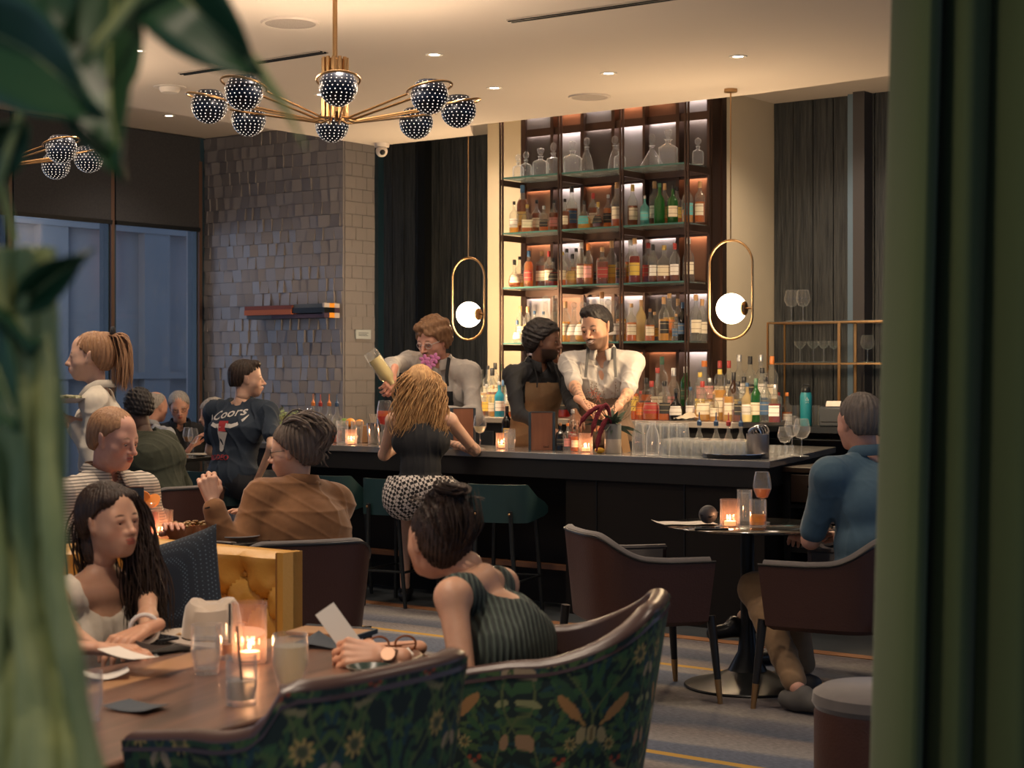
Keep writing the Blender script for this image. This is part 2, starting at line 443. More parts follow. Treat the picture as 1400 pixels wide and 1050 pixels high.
# downlights added as fill to brighten the guests, the plant and the walls
n_ = 0
for (u, v, pw) in ((-3.4, 3.2, 46), (-2.7, 2.0, 80), (-1.6, 4.6, 40), (-4.6, 5.0, 46), (-3.0, 6.0, 30), (-5.8, 7.0, 36), (-1.2, 1.4, 40), (.3, 5.6, 26), (-6.8, 5.2, 30), (-8.9, 7.4, 26), (-7.2, 7.6, 26), (-5.7, 4.3, 50), (-.45, .05, 28), (-5.35, 10.55, 40), (-8.05, 10.05, 26), (-4.0, 10.3, 14)):
    if pw == 0: continue
    n_ += 1
    names = ['over the walnut table', 'over the patterned armchairs', 'over the mustard banquette', 'over the aisle carpet', 'over the dark bistro table', 'over the camera side', 'over the round table', 'over the left aisle', 'near the windows', 'over the bar stools', 'over the striped shirt guest', 'above the left aisle carpet', 'right above the camera', 'on the raised ceiling by the cream wall', 'on the raised ceiling left of the shelves', 'on the raised ceiling over the brass racks']
    downlight(UV(u, v, 3.15 if u > -8.5 and v < 9 else 3.46), 'small recessed fill downlight added %s' % names[n_-1], pw)
GR = mat('speaker_grille', (.42, .36, .32), .8, noise=((.3, .26, .23), 300, .1))
for (px, py, r, lab) in ((397, 31, .125, 'large round ceiling speaker with white rim left of the chandelier rod'), (806, 132, .115, 'flat round ceiling speaker above the bar shelves')):
    t = thing('ceiling_speaker', lab, 'ceiling speaker', ceil_pt(px, py), 0)
    mb = MB(); mb.lathe([(r, 0), (r, -.008), (r*1.12, -.01), (r*1.16, 0)], 40); obj('rim', mb, CEIL, t)
    mb = MB(); mb.lathe([(.0001, -.006), (r*.99, -.006), (r*.99, 0)], 40); obj('grille', mb, GR, t)
for (a, b, lab) in (((252, 101), (445, 71), 'long black slot air vent in the ceiling behind the chandelier'), ((700, 29), (960, -8), 'long black slot air vent at the top of the picture')):
    A, B = ceil_pt(*a), ceil_pt(*b); t = thing('slot_vent', lab, 'air vent', (A+B)/2, 0)
    d = (B-A); n = Vector((-d.y, d.x, 0)).normalized()
    mb = MB(); 
    for s_ in (-.03, 0.0): mb.bar(-d/2+n*s_, d/2+n*s_, .012, .02)
    obj('slot', mb, BLACKM, t, smooth=False)
    mb = MB()
    for s_ in (-.045, -.015, .017): mb.bar(-d/2+n*s_, d/2+n*s_, .008, .012)
    obj('frame', mb, mat('vent_frame', (.3, .26, .22), .6), t, smooth=False)
t = thing('smoke_detector', 'white smoke detector on the ceiling left of the chandelier', 'smoke detector', ceil_pt(232, 119), 0)
mb = MB(); mb.lathe([(.0001, -.035), (.05, -.035), (.062, -.018), (.064, 0)], 28); obj('housing', mb, mat('white_plastic', (.62, .56, .5), .5), t)
mb = MB(); mb.lathe([(.095, -.004), (.098, 0)], 28); obj('base_plate', mb, MATS['white_plastic'], t)
t = thing('security_camera', 'small white dome security camera under the ceiling edge above the board wall', 'camera', ceil_pt(522, 196), 0)
mb = MB(); mb.lathe([(.06, 0), (.055, -.03), (.02, -.035)], 20); obj('mount', mb, MATS['white_plastic'], t)
mb = MB(); mb.ball((0, -.01, -.06), .045); obj('housing', mb, MATS['white_plastic'], t)
mb = MB(); mb.ball((.008, -.042, -.072), .022); obj('lens', mb, BLACKM, t)
# art piece on the tiles
t = thing('wall_art', 'long narrow wooden block sculpture in rust, black and purple on the tiled wall', 'wall art', UV(-10.0, 10.08, 0), RA)
p0 = PV(335, 9.9); p1 = PV(441, 9.9); ua = p0.x*C37-p0.y*S37; ub = p1.x*C37-p1.y*S37
t.location = UV((ua+ub)/2, 10.08, 1.93)
Lh = (ub-ua)/2; RUST = mat('rust_paint', (.36, .09, .03), .6); RUSTD = mat('rust_dark', (.16, .035, .02), .6); PLUM = mat('plum_paint', (.06, .035, .06), .6)
GREYB = mat('grey_blue_paint', (.09, .105, .12), .6); ORNG = mat('orange_paint', (.9, .35, .03), .6); OFFW = mat('offwhite_paint', (.5, .44, .42), .6)
def ab(nm, u0, u1, z0, z1, m, d=.17):
    mb = MB(); rbox(mb, u0, u1, -d, 0, z0, z1); obj(nm, mb, m, t, smooth=False)
ab('rust_block', -Lh, .1, .012, .045, RUSTD, .185); ab('rust_block', -Lh, .1, -.03, .012, RUST, .19); ab('grey_block', .1, Lh, .02, .052, GREYB, .16)
ab('black_block', .1, Lh, -.022, .02, BLACKM, .18); ab('plum_block', -Lh+.3, Lh, -.062, -.022 if False else -.03, PLUM, .17); ab('grey_block', -Lh, -Lh+.3, -.062, -.03, GREYB, .16)
for i, zz in enumerate((.052-.027, -.010, -.062)):
    for j in range(3):
        mm = [[OFFW, ORNG, OFFW], [BLACKM, BLACKM, PLUM], [PLUM, ORNG, OFFW]][i][j]
        mb = MB(); rbox(mb, Lh, Lh+.02, -.18+j*.06, -.12+j*.06, [-.062, -.022, .02][2-i], [-.022, .02, .056][2-i]); obj('end_block', mb, mm, t, smooth=False)
t = thing('wall_plaque', 'small pale blue information plaque with tiny lettering on the tiled wall', 'plaque', UV(-9.30, 10.3, 1.70), RA)
mb = MB(); rbox(mb, 0, .012, -.09, .09, 0, .075); obj('plate', mb, mat('plaque_white', (.42, .46, .48), .5), t, smooth=False)
mb = MB()
for zz, a, b_ in ((.047, -.06, .06), (.035, -.06, .04), (.025, -.06, .055)): rbox(mb, .012, .0135, a, b_, zz, zz+.005)
obj('lettering', mb, mat('grey_ink', (.12, .14, .16), .6), t, smooth=False)
# ================================================================ THE BAR
def uv_of(p): return (p.x*C37-p.y*S37, p.x*S37+p.y*C37)
MARBLE = mat('grey_marble', (.20, .19, .18), .12, noise=((.10, .10, .10), 2.2, .25), spec=.7)
FASCIA = mat('bar_fascia', (.012, .013, .015), .55, noise=((.016, .015, .014), 3, .3), spec=.25)
PANEL = mat('smoked_oak', (.011, .009, .008), .6, spec=.2, noise=((.009, .008, .008), 4, .3), stretch=(1, 1, 12))
bar = thing('bar_counter', 'long dark bar counter with a grey marble top', 'bar counter', UV(-6.5, 8.5, 0), RA)
def rel(u, v): return (u+6.5, v-8.5)
top = [rel(*q) for q in ((-8.75, 8.16), (-4.39, 8.16), (-4.86, 9.92), (-5.55, 9.92), (-5.2, 8.76), (-8.75, 8.76))]
mb = MB(); mb.prism(top, .91, .95); obj('bar_top', mb, MARBLE, bar, bevel=.004)
fas = [rel(*q) for q in ((-8.73, 8.17), (-4.41, 8.17), (-4.88, 9.9), (-5.5, 9.9), (-5.2, 8.72), (-8.73, 8.72))]
mb = MB(); mb.prism(fas, .80, .909); obj('fascia', mb, FASCIA, bar, smooth=False)
base = [rel(*q) for q in ((-8.7, 8.5), (-5.77, 8.5), (-5.77, 8.19), (-4.44, 8.19), (-4.9, 9.85), (-5.45, 9.85), (-5.2, 8.68), (-8.7, 8.68))]
mb = MB(); mb.prism(base, 0, .80); obj('front_panel', mb, PANEL, bar, smooth=False)
mb = MB(); rbox(mb, *[rel(-5.55, 0)[0], rel(-5.545, 0)[0]], 8.183-8.5, 8.19-8.5, 0, .8); rbox(mb, rel(-4.95, 0)[0], rel(-4.945, 0)[0], 8.183-8.5, 8.19-8.5, 0, .8)
obj('panel_groove', mb, BLACKM, bar, smooth=False)
mb = MB(); rbox(mb, rel(-8.6, 0)[0], rel(-5.8, 0)[0], 8.30-8.5, 8.36-8.5, .235, .265)
obj('foot_rest', mb, mat('copper_rail', (.22, .10, .045), .45, noise=((.14, .06, .03), 8, .2)), bar, smooth=False)
mb = MB()
for uu in (-8.3, -7.3, -6.4): rbox(mb, rel(uu, 0)[0], rel(uu+.03, 0)[0], 8.33-8.5, 8.5-8.5, .235, .26)
obj('foot_rest_bracket', mb, BLACKM, bar, smooth=False)
t = thing('wall_outlet', 'small white power outlet low on the dark bar front behind a stool', 'outlet', PV(560, 8.49, .37), RA)
mb = MB(); mb.box((0, 0, 0), (.07, .01, .1)); obj('cover_plate', mb, MATS['white_plastic'], t, bevel=.003)
mb = MB(); mb.box((0, -.006, .022), (.03, .004, .026)); mb.box((0, -.006, -.022), (.03, .004, .026)); obj('socket', mb, BLACKM, t)

# service cabinet at the right of the bar
cab = thing('service_cabinet', 'low dark service cabinet with a drawer right of the bar end', 'cabinet', UV(-3.95, 8.8, 0), RA)
mb = MB(); rbox(mb, -.55, .7, -.3, .25, .87, .9); obj('cabinet_top', mb, mat('dark_walnut', (.035, .022, .015), .35), cab, bevel=.003)
mb = MB(); rbox(mb, -.54, -.5, -.29, .25, 0, .87); rbox(mb, .66, .69, -.29, .25, 0, .87); rbox(mb, -.54, .69, .2, .25, 0, .87); rbox(mb, -.5, .66, -.28, .2, .42, .45); rbox(mb, -.5, .66, -.28, .2, .0, .08); rbox(mb, -.5, .66, -.28, .2, .67, .69)
obj('cabinet_body', mb, FASCIA, cab, smooth=False)
mb = MB(); rbox(mb, -.49, .1, -.305, -.28, .705, .86); d1 = obj('drawer', mb, MATS['dark_walnut'], cab, bevel=.003)
mb = MB(); rbox(mb, .12, .65, -.305, -.28, .705, .86); d2 = obj('drawer', mb, MATS['dark_walnut'], cab, bevel=.003)
for d_, x in ((d1, -.30), (d2, .38)):
    mb = MB(); mb.tube([(x-.07+i*.014, -.318-.01*sin(pi*i/10), .79) for i in range(11)], .012, 8, flat=1.6); obj('handle', mb, CHROME, d_)
mb = MB(); rs = random.Random(8)
for k in range(4):
    g = [[(-.44+.5*i/14, -.26+.38*j/8, .47+k*.045+.02*sin(i*.9+k)+.012*rs.random()) for i in range(15)] for j in range(9)]
    mb.grid(g)
    mb.grid([[(p[0], p[1], p[2]-.035) for p in r] for r in g], flip=True)
    mb.grid([g[0], [(p[0], p[1]-.012, p[2]-.018) for p in g[0]], [(p[0], p[1], p[2]-.035) for p in g[0]]], flip=True)
lin = obj('folded_linen', mb, mat('linen_grey', (.22, .19, .17), .9, noise=((.32, .28, .25), 12, .3)), None, loc=UV(-3.95, 8.8, 0), rz=RA)
tag(lin, 'crumpled grey linens folded on the shelf under the service drawer', 'linen')

# back counter
bc = thing('back_counter', 'dark back bar counter carrying the rows of liquor bottles', 'counter', UV(-6.4, 10.2, 0), RA)
mb = MB(); rbox(mb, -2.0, .9, -.5, .35, 1.06, 1.10); obj('counter_top', mb, mat('pale_stone', (.34, .30, .26), .25, noise=((.25, .22, .2), 4, .3)), bc, bevel=.004)
mb = MB(); rbox(mb, -1.98, .88, -.46, .33, 0, 1.06); obj('counter_body', mb, FASCIA, bc, smooth=False)
mb = MB()
for uu in (-1.4, -.7, 0): rbox(mb, uu-.3, uu+.3, -.475, -.462, .3, 1.0)
obj('counter_door', mb, mat('steel_dark', (.06, .065, .07), .3, .7), bc, bevel=.003)
mb = MB(); rbox(mb, -1.95, .85, .0, .33, 1.10, 1.19); obj('bottle_riser', mb, FASCIA, bc, smooth=False)
rc = thing('back_counter', 'dark side counter under the brass glass racks', 'counter', UV(-4.35, 10.75, 0), RA)
mb = MB(); rbox(mb, -1.0, 1.4, -.4, .5, .98, 1.02); rbox(mb, -1.0, .1, .0, .5, 1.02, 1.10); obj('counter_top', mb, FASCIA, rc, bevel=.003)
mb = MB(); rbox(mb, -1.0, 1.4, -.36, .5, 0, .98); obj('counter_body', mb, mat('black_cabinet', (.012, .016, .02), .4), rc, smooth=False)
mb = MB(); rbox(mb, -1.0, .12, -.02, .0, 1.085, 1.105); obj('brass_edge', mb, BRASS, rc, smooth=False)

# shelf unit --------------------------------------------------------
SU0, SU1, SV = -7.68, -6.06, 10.06
SHELF_Z = [1.65, 2.066, 2.475, 2.89]
su = thing('bottle_shelf', 'tall bronze bottle shelving with glass shelves and lit panels behind', 'shelving', UV((SU0+SU1)/2, SV, 0), RA)
hw = (SU1-SU0)/2
cols_u = [-hw+2*hw*i/3 for i in range(4)]
for i, cu in enumerate(cols_u):
    mb = MB()
    for dx in ((-.012, .012) if 0 < i < 3 or True else (0,)): rbox(mb, cu+dx-.0055, cu+dx+.0055, -.006, .006, 1.10, 3.44)
    obj('post', mb, BRONZE, su, smooth=False)
    mb = MB(); rbox(mb, cu-.01, cu+.01, .29, .31, 1.19, 3.44); obj('rear_post', mb, BRONZE, su, smooth=False)
SHG = glass('shelf_glass', (.78, .9, .86), rough=.05, gloss=.8, body=.10, bodycol=(.5, .62, .58), edge=.5)
EDGE = mat('glass_edge', (.05, .13, .12), .2, emit=None)
for z in SHELF_Z:
    for i in range(3):
        mb = MB(); rbox(mb, cols_u[i]+.02, cols_u[i+1]-.02, -.005, .30, z-.012, z); s_ = obj('glass_shelf', mb, SHG, su, smooth=False)
        mb = MB(); rbox(mb, cols_u[i]+.02, cols_u[i+1]-.02, -.008, -.005, z-.012, z); obj('polished_edge', mb, EDGE, s_, smooth=False)
        mb = MB(); rbox(mb, cols_u[i], cols_u[i+1], .295, .31, z-.06, z-.014); obj('shelf_rail', mb, BRONZE, su, smooth=False)
    for i in range(4):
        mb = MB(); rbox(mb, cols_u[i]-.006, cols_u[i]+.006, 0, .3, z-.06, z-.014); obj('side_rail', mb, BRONZE, su, smooth=False)
# lit panels behind
COPP = mat('copper_panel', (.20, .105, .07), .5, .2, noise=((.13, .07, .05), 3, .3))
LILAC = mat('grey_panel', (.30, .27, .27), .5, .2, noise=((.22, .2, .21), 3, .3))
DARKP = mat('dark_panel', (.07, .055, .05), .45, .2)
WLED = emis('warm_led', (1, .52, .27), 20); CLED = emis('cool_led', (1, .86, .78), 20)
zr = [1.19, 1.62, 2.035, 2.445, 2.86, 3.28, 3.44]
kinds = ['dcgccg', 'gcggdg', 'cgcggc', 'cgcgdc', 'dgdggd', 'gcgccg']
pu0, pu1 = -hw-.05, hw+.0
cu_ = [pu0+(pu1-pu0)*i/6 for i in range(7)]
for r in range(6):
    for c in range(6):
        k = kinds[r][c]; off = .0 if (c % 2) else .03
        pm = {'c': COPP, 'g': LILAC, 'd': DARKP}[k]
        mb = MB(); rbox(mb, cu_[c]+.012, cu_[c+1]-.012, .40-off, .45, zr[r], zr[r+1]-.02); pn = obj('back_panel', mb, pm, su, smooth=False)
        if not (k == 'd' and r == 3):
            mb = MB(); rbox(mb, cu_[c]+.03, cu_[c+1]-.03, .356, .366, zr[r+1]-.036, zr[r+1]-.026)
            obj('led_strip', mb, WLED if k == 'c' else CLED, pn, smooth=False)
mb = MB()
for i, c in enumerate(cu_): rbox(mb, c-.014, c+.014, .33, .45, 1.10, 3.44)
obj('panel_mullion', mb, BRONZE, su, smooth=False)
mb = MB()
for z in zr[1:-1]: rbox(mb, pu0, pu1, .35, .45, z-.022, z+.012); rbox(mb, pu0, pu1, .344, .35, z-.046, z+.012)
obj('panel_transom', mb, BRONZE, su, smooth=False)

# bottles -----------------------------------------------------------
def sup(a, e): c, s_ = cos(a), sin(a); return (math.copysign(abs(c)**e, c), math.copysign(abs(s_)**e, s_))
SHAPES = {  # profile (r, z) for unit height 1, r in units of height; e = squareness, flat
 'round': ([(.105, 0), (.12, .015), (.12, .55), (.105, .63), (.05, .72), (.037, .78), (.037, .93)], 1, 1),
 'tall': ([(.10, 0), (.11, .015), (.11, .60), (.09, .67), (.045, .76), (.038, .80), (.038, .94)], 1, 1),
 'square': ([(.125, 0), (.135, .015), (.135, .62), (.12, .68), (.05, .73), (.045, .78), (.045, .90)], .42, 1),
 'flask': ([(.19, 0), (.205, .02), (.215, .45), (.17, .60), (.07, .70), (.055, .76), (.055, .90)], .7, .5),
 'squat': ([(.19, 0), (.225, .03), (.23, .30), (.18, .48), (.07, .62), (.05, .68), (.05, .88)], 1, .8),
 'bulb': ([(.13, 0), (.2, .06), (.225, .22), (.18, .40), (.08, .54), (.055, .60), (.055, .84)], 1, 1),
 'cone': ([(.21, 0), (.22, .02), (.16, .35), (.08, .58), (.05, .66), (.05, .84)], 1, 1),
 'wine': ([(.115, 0), (.12, .015), (.12, .52), (.10, .62), (.045, .72), (.04, .76), (.04, .97)], 1, 1),
}
def surf(prof, h, e, fl, seg=20, a0=0, a1=2*pi, grow=0.0, closed=True):
    rows = []
    for r, z in prof:
        row = []
        n = seg if closed else seg+1
        for k in range(n):
            a = a0+(a1-a0)*k/seg; x, y = sup(a, e)
            row.append(((r*h+grow)*x, (r*h+grow)*y*fl, z*h))
        rows.append(row)
    return rows
LIQ = {'amber': (.62, .22, .04), 'dark amber': (.30, .075, .015), 'golden': (.85, .45, .10), 'red': (.45, .03, .02), 'clear': None, 'orange': (.95, .22, .02), 'blue': (.05, .45, .62),
       'green': (.03, .22, .05), 'black': (.01, .012, .014), 'turquoise': (.16, .50, .50), 'cream': (.75, .62, .36), 'pink': (.8, .3, .28), 'brown': (.12, .05, .02)}
LAB = {'cream': (.62, .55, .42), 'white': (.66, .63, .6), 'black': (.02, .02, .022), 'yellow': (.60, .42, .08), 'red': (.34, .04, .035), 'blue': (.04, .09, .18), 'orange': (.62, .20, .05),
       'pink': (.62, .28, .26), 'green': (.05, .13, .08), 'gold': (.5, .36, .12), 'teal': (.1, .38, .40), 'grey': (.25, .25, .26)}
CAPC = dict(LAB); CAPC['cork'] = (.42, .25, .12); CAPC['wood'] = (.25, .12, .05); CAPC['silver'] = (.5, .5, .5)
BG = glass('bottle_glass', (.93, .94, .92), rough=.03, body=.05, bodycol=(.75, .75, .7), edge=.42, sparkle=.25)
def liquid_mat(n):
    c = LIQ[n]
    if n in ('black', 'turquoise', 'cream', 'green', 'brown', 'blue', 'red'):
        return glass('liquor_'+n.replace(' ', '_'), tuple(min(1, x*1.3+.02) for x in c), rough=.04, body=.6, bodycol=c)
    return glass('liquor_'+n.replace(' ', '_'), tuple(min(1, x*1.15+.03) for x in c), rough=.05, body=.50, bodycol=tuple(min(1, x*1.5) for x in c), edge=.25)
def label_mat(n): return mat('label_'+n.replace(' ', '_'), LAB[n], .6)
def cap_mat(n): return mat('cap_'+n.replace(' ', '_'), CAPC[n], .4, .8 if n in ('silver', 'gold') else 0)
MC = {}
def cached(key, fn):
    if key not in MC: MC[key] = fn()
    return MC[key]
def bottle(loc, h, shape, liq, lab, cap, label, group, rz=0, fill=.5, cat='bottle', name='liquor_bottle', colored=None):
    prof, e, fl = SHAPES[shape]; h = round(h, 2); fill = round(fill, 1)
    fr_ = min(1.42, max(1.1, 1.15+(.28-h)*2.6)) if shape in ('round', 'tall', 'square', 'wine') else 1.0; prof = [((r*fr_ if r > .06 else r*(.5+.5*fr_)), z) for r, z in prof]
    def fglass():
        mb = MB(); mb.grid(surf(prof, h, e, fl), wrap=True); n = 20
        mb.f.append(tuple(reversed(range(n)))); mb.m.append(0)
        mb.f.append(tuple(range(n*(len(prof)-1), n*len(prof)))); mb.m.append(0)
        return mb.mesh(name, [BG if colored is None else liquid_mat(colored)])
    o = mobj(name, cached((name, shape, h, colored), fglass)); o.location = loc; o.rotation_euler = (0, 0, rz)
    tag(o, label, cat, group)
    if liq != 'clear' and LIQ.get(liq) and colored is None:
        def fl_():
            top = fill
            pr = [(prof[0][0]*.9, .012)]
            for i in range(1, len(prof)):
                (r0, z0), (r1, z1) = prof[i-1], prof[i]
                if z1 <= top: pr.append((r1*.93, max(z1, .014)))
                else:
                    tt = (top-z0)/(z1-z0); pr.append(((r0+(r1-r0)*tt)*.93, top)); break
            mb = MB(); mb.grid(surf(pr, h, e, fl), wrap=True); n = 20
            mb.f.append(tuple(reversed(range(n)))); mb.m.append(0); mb.f.append(tuple(range(n*(len(pr)-1), n*len(pr)))); mb.m.append(0)
            return mb.mesh('liquid', [liquid_mat(liq)])
        mobj('liquid', cached(('liq', shape, h, liq, fill), fl_), o)
    if lab:
        def flb():
            a0, a1 = -pi/2-.95, -pi/2+.95; zlo, zhi = .17, .45
            if e < .6: a0, a1 = -pi/2-.68, -pi/2+.68
            rr = lambda z: np.interp(z, [p[1] for p in prof], [p[0] for p in prof])
            zs = [zlo, zlo+.03, zlo+.045, .25, .262, .31, .34, .385, .40, zhi]
            mb = MB(); rows = surf([(float(rr(z)), z) for z in zs], h, e, fl, 14, a0, a1, .0012, False)
            for i in range(len(zs)-1):
                mb.grid(rows[i:i+2], m=1 if i in (3, 7) else 0)
            me = mb.mesh('label', [label_mat(lab), mat('label_ink_light', (.30, .25, .16), .6) if lab in ('black', 'blue', 'green', 'red', 'teal') else mat('label_ink', (.20, .16, .12), .6)])
            return me
        mobj('label', cached(('lab', shape, h, lab), flb), o)
    if cap:
        def fc():
            zt = prof[-1][1]; r = prof[-1][0]
            mb = MB()
            if cap == 'glass':
                mb.lathe([(r*h*.8, zt*h), (r*h*.8, zt*h+.006)], 12); mb.ball((0, 0, zt*h+.028), .024, 14, 8)
            else:
                zb = zt-.10 if shape in ('wine', 'tall') else zt-.03
                mb.lathe([(r*h*1.12, zb*h), (r*h*1.15, zb*h+.002), (r*h*1.15, h-.003), (r*h*1.0, h)], 14)
            return mb.mesh('cap', [CLEAR if cap == 'glass' else cap_mat(cap)])
        mobj('cap', cached(('cap', shape, h, cap), fc), o)
    return o
ORD = ['first', 'second', 'third', 'fourth', 'fifth', 'sixth', 'seventh', 'eighth', 'ninth', 'tenth', 'eleventh', 'twelfth', 'thirteenth', 'fourteenth', 'fifteenth', 'sixteenth', 'seventeenth',
       'eighteenth', 'nineteenth', 'twentieth', 'twenty-first', 'twenty-second', 'twenty-third', 'twenty-fourth', 'twenty-fifth', 'twenty-sixth', 'twenty-seventh', 'twenty-eighth', 'twenty-ninth', 'thirtieth']
SHW = {'round': 'round', 'tall': 'tall slim', 'square': 'square', 'flask': 'flat-sided', 'squat': 'squat', 'bulb': 'round-bellied', 'cone': 'cone-shaped', 'wine': 'long-necked'}
SC = 3.5
shelf3 = { # picture columns and tops in a 3.5x view whose corner is (650,120)
 2: [(185, 545, 'round', 'golden', 'white', 'black', .3), (225, 465, 'tall', 'dark amber', 'gold', 'blue', .7), (248, 560, 'flask', 'amber', 'cream', 'gold', .4), (292, 540, 'round', 'dark amber', 'cream', 'black', .6),
     (327, 568, 'square', 'amber', 'black', 'silver', .4), (375, 535, 'round', 'dark amber', 'pink', 'black', .6), (428, 530, 'round', 'dark amber', 'cream', 'black', .6), (461, 475, 'wine', 'dark amber', 'blue', 'black', .5),
     (520, 540, 'squat', 'golden', 'teal', 'black', .4), (563, 503, 'tall', 'dark amber', 'cream', 'red', .6), (587, 545, 'bulb', 'dark amber', 'black', 'gold', .5), (635, 515, 'round', 'amber', 'black', 'silver', .6),
     (677, 455, 'wine', 'amber', 'cream', 'cork', .3), (752, 466, 'tall', 'dark amber', 'cream', 'gold', .5), (810, 520, 'round', 'turquoise', 'teal', 'silver', .5), (857, 448, 'tall', 'dark amber', 'white', 'cork', .3),
     (881, 460, 'round', 'green', None, 'green', .5), (905, 455, 'tall', 'amber', 'gold', 'cork', .4), (944, 465, 'round', 'green', 'cream', 'black', .5), (964, 472, 'round', 'amber', 'yellow', 'black', .3),
     (1015, 442, 'wine', 'golden', 'teal', 'green', .3), (1074, 446, 'tall', 'amber', 'cream', 'cork', .5)],
 1: [(187, 826, 'bulb', 'amber', 'cream', 'black', .3), (211, 810, 'round', 'golden', 'cream', 'black', .3), (255, 780, 'tall', 'amber', 'red', 'blue', .7), (318, 782, 'square', 'dark amber', 'cream', 'cork', .6),
     (352, 785, 'tall', 'dark amber', 'cream', 'red', .5), (372, 815, 'squat', 'red', 'black', 'black', .5), (417, 785, 'round', 'amber', 'cream', 'gold', .4), (437, 768, 'round', 'golden', None, 'black', .4),
     (464, 797, 'squat', 'golden', 'gold', 'black', .4), (482, 770, 'round', 'amber', 'cream', 'black', .5), (508, 743, 'wine', 'dark amber', 'cream', 'silver', .5), (540, 745, 'tall', 'amber', 'pink', 'orange', .5),
     (524, 838, 'squat', 'amber', None, 'cork', .3), (587, 812, 'round', 'dark amber', 'black', 'red', .5), (607, 760, 'square', 'dark amber', 'red', 'cork', .6), (652, 730, 'tall', 'golden', 'yellow', 'cork', .2),
     (697, 790, 'square', 'dark amber', 'black', 'black', .5), (742, 728, 'wine', 'amber', 'yellow', 'silver', .5), (762, 722, 'wine', 'red', 'yellow', 'cork', .6), (827, 745, 'square', 'red', 'red', 'red', .4),
     (850, 752, 'tall', 'dark amber', 'white', 'black', .4), (903, 752, 'flask', 'dark amber', 'cream', 'gold', .3), (954, 745, 'tall', 'dark amber', 'white', 'red', .4), (1020, 720, 'wine', 'clear', 'cream', 'white', .4)],
}
z4 = lambda x, y: (((x/3.5+660)-650)*3.5, ((y/3.5+370)-120)*3.5)
s4 = [(165, 235, 'bulb', 'clear', 'white', 'blue'), (180, 168, 'tall', 'clear', 'cream', 'cork'), (215, 172, 'tall', 'golden', 'cream', 'cork'), (248, 193, 'round', 'clear', 'orange', 'blue'), (300, 118, 'cone', 'clear', None, 'glass'),
      (290, 193, 'round', 'clear', 'cream', 'blue'), (345, 118, 'cone', 'clear', None, 'glass'), (348, 195, 'tall', 'clear', 'black', 'black'), (396, 150, 'tall', 'golden', 'cream', 'cork'), (437, 150, 'bulb', 'clear', 'white', 'glass'),
      (478, 155, 'bulb', 'golden', 'white', 'glass'), (512, 170, 'round', 'golden', 'cream', 'cork'), (570, 100, 'wine', 'amber', None, 'wood'), (600, 160, 'round', 'golden', 'cream', 'glass'), (627, 147, 'bulb', 'clear', 'white', 'glass'),
      (662, 125, 'tall', 'golden', 'cream', 'orange'), (711, 155, 'round', 'amber', 'cream', 'cork'), (758, 142, 'tall', 'cream', None, 'cork'), (800, 180, 'round', 'amber', 'cream', 'wood'), (822, 200, 'round', 'clear', 'yellow', 'cork'),
      (866, 130, 'tall', 'golden', 'black', 'cork'), (893, 112, 'round', 'golden', 'orange', 'cork'), (925, 205, 'round', 'clear', 'blue', 'cork'), (934, 135, 'tall', 'clear', 'white', 'cork'), (957, 150, 'tall', 'black', 'blue', 'blue'),
      (972, 205, 'round', 'clear', 'pink', 'cork'), (1020, 115, 'wine', 'clear', 'cream', 'cork'), (1050, 135, 'tall', 'clear', 'cream', 'cork')]
shelf3[0] = [(*z4(a[0], a[1]), *a[2:], .5) for a in s4]
SNAME = {3: 'top shelf', 2: 'second shelf', 1: 'third shelf', 0: 'lowest shelf'}
def describe(shape, liq, lab, cap, i, where):
    L = 'clear spirit' if liq == 'clear' else liq
    c = {'glass': 'glass stopper', 'cork': 'cork stopper', 'wood': 'wooden stopper'}.get(cap, '%s cap' % cap)
    return '%s %s bottle%s, %s, %s from left, %s' % (SHW[shape], L, (', %s label' % lab) if lab else '', c, ORD[i], where)
for lv, items in shelf3.items():
    z = SHELF_Z[lv]; prev = None
    for i, (zx, zt, shp, liq, lab, cap, fill) in enumerate(sorted(items, key=lambda a: a[0])):
        px = 650+zx/SC; py = 120+zt/SC
        row = .07 if i % 2 == 0 else .17
        if shp in ('squat', 'flask', 'bulb', 'cone'): row = .08
        if zx > 1060: row = .12
        b = PV(px, SV+row, z)
        h = CH+(HY-py)*b.y/FPX-z
        col = liq if liq in ('turquoise', 'green') or (liq in ('cream',) and lab is None) or (liq == 'black') else None
        bottle(b+Vector((0, 0, .0005)), min(.40, max(.14, h)), shp, liq, lab, cap, describe(shp, liq, lab, cap, i, SNAME[lv]), 'bottles on the %s' % SNAME[lv], RNG.uniform(-.35, .2), fill, colored=col)
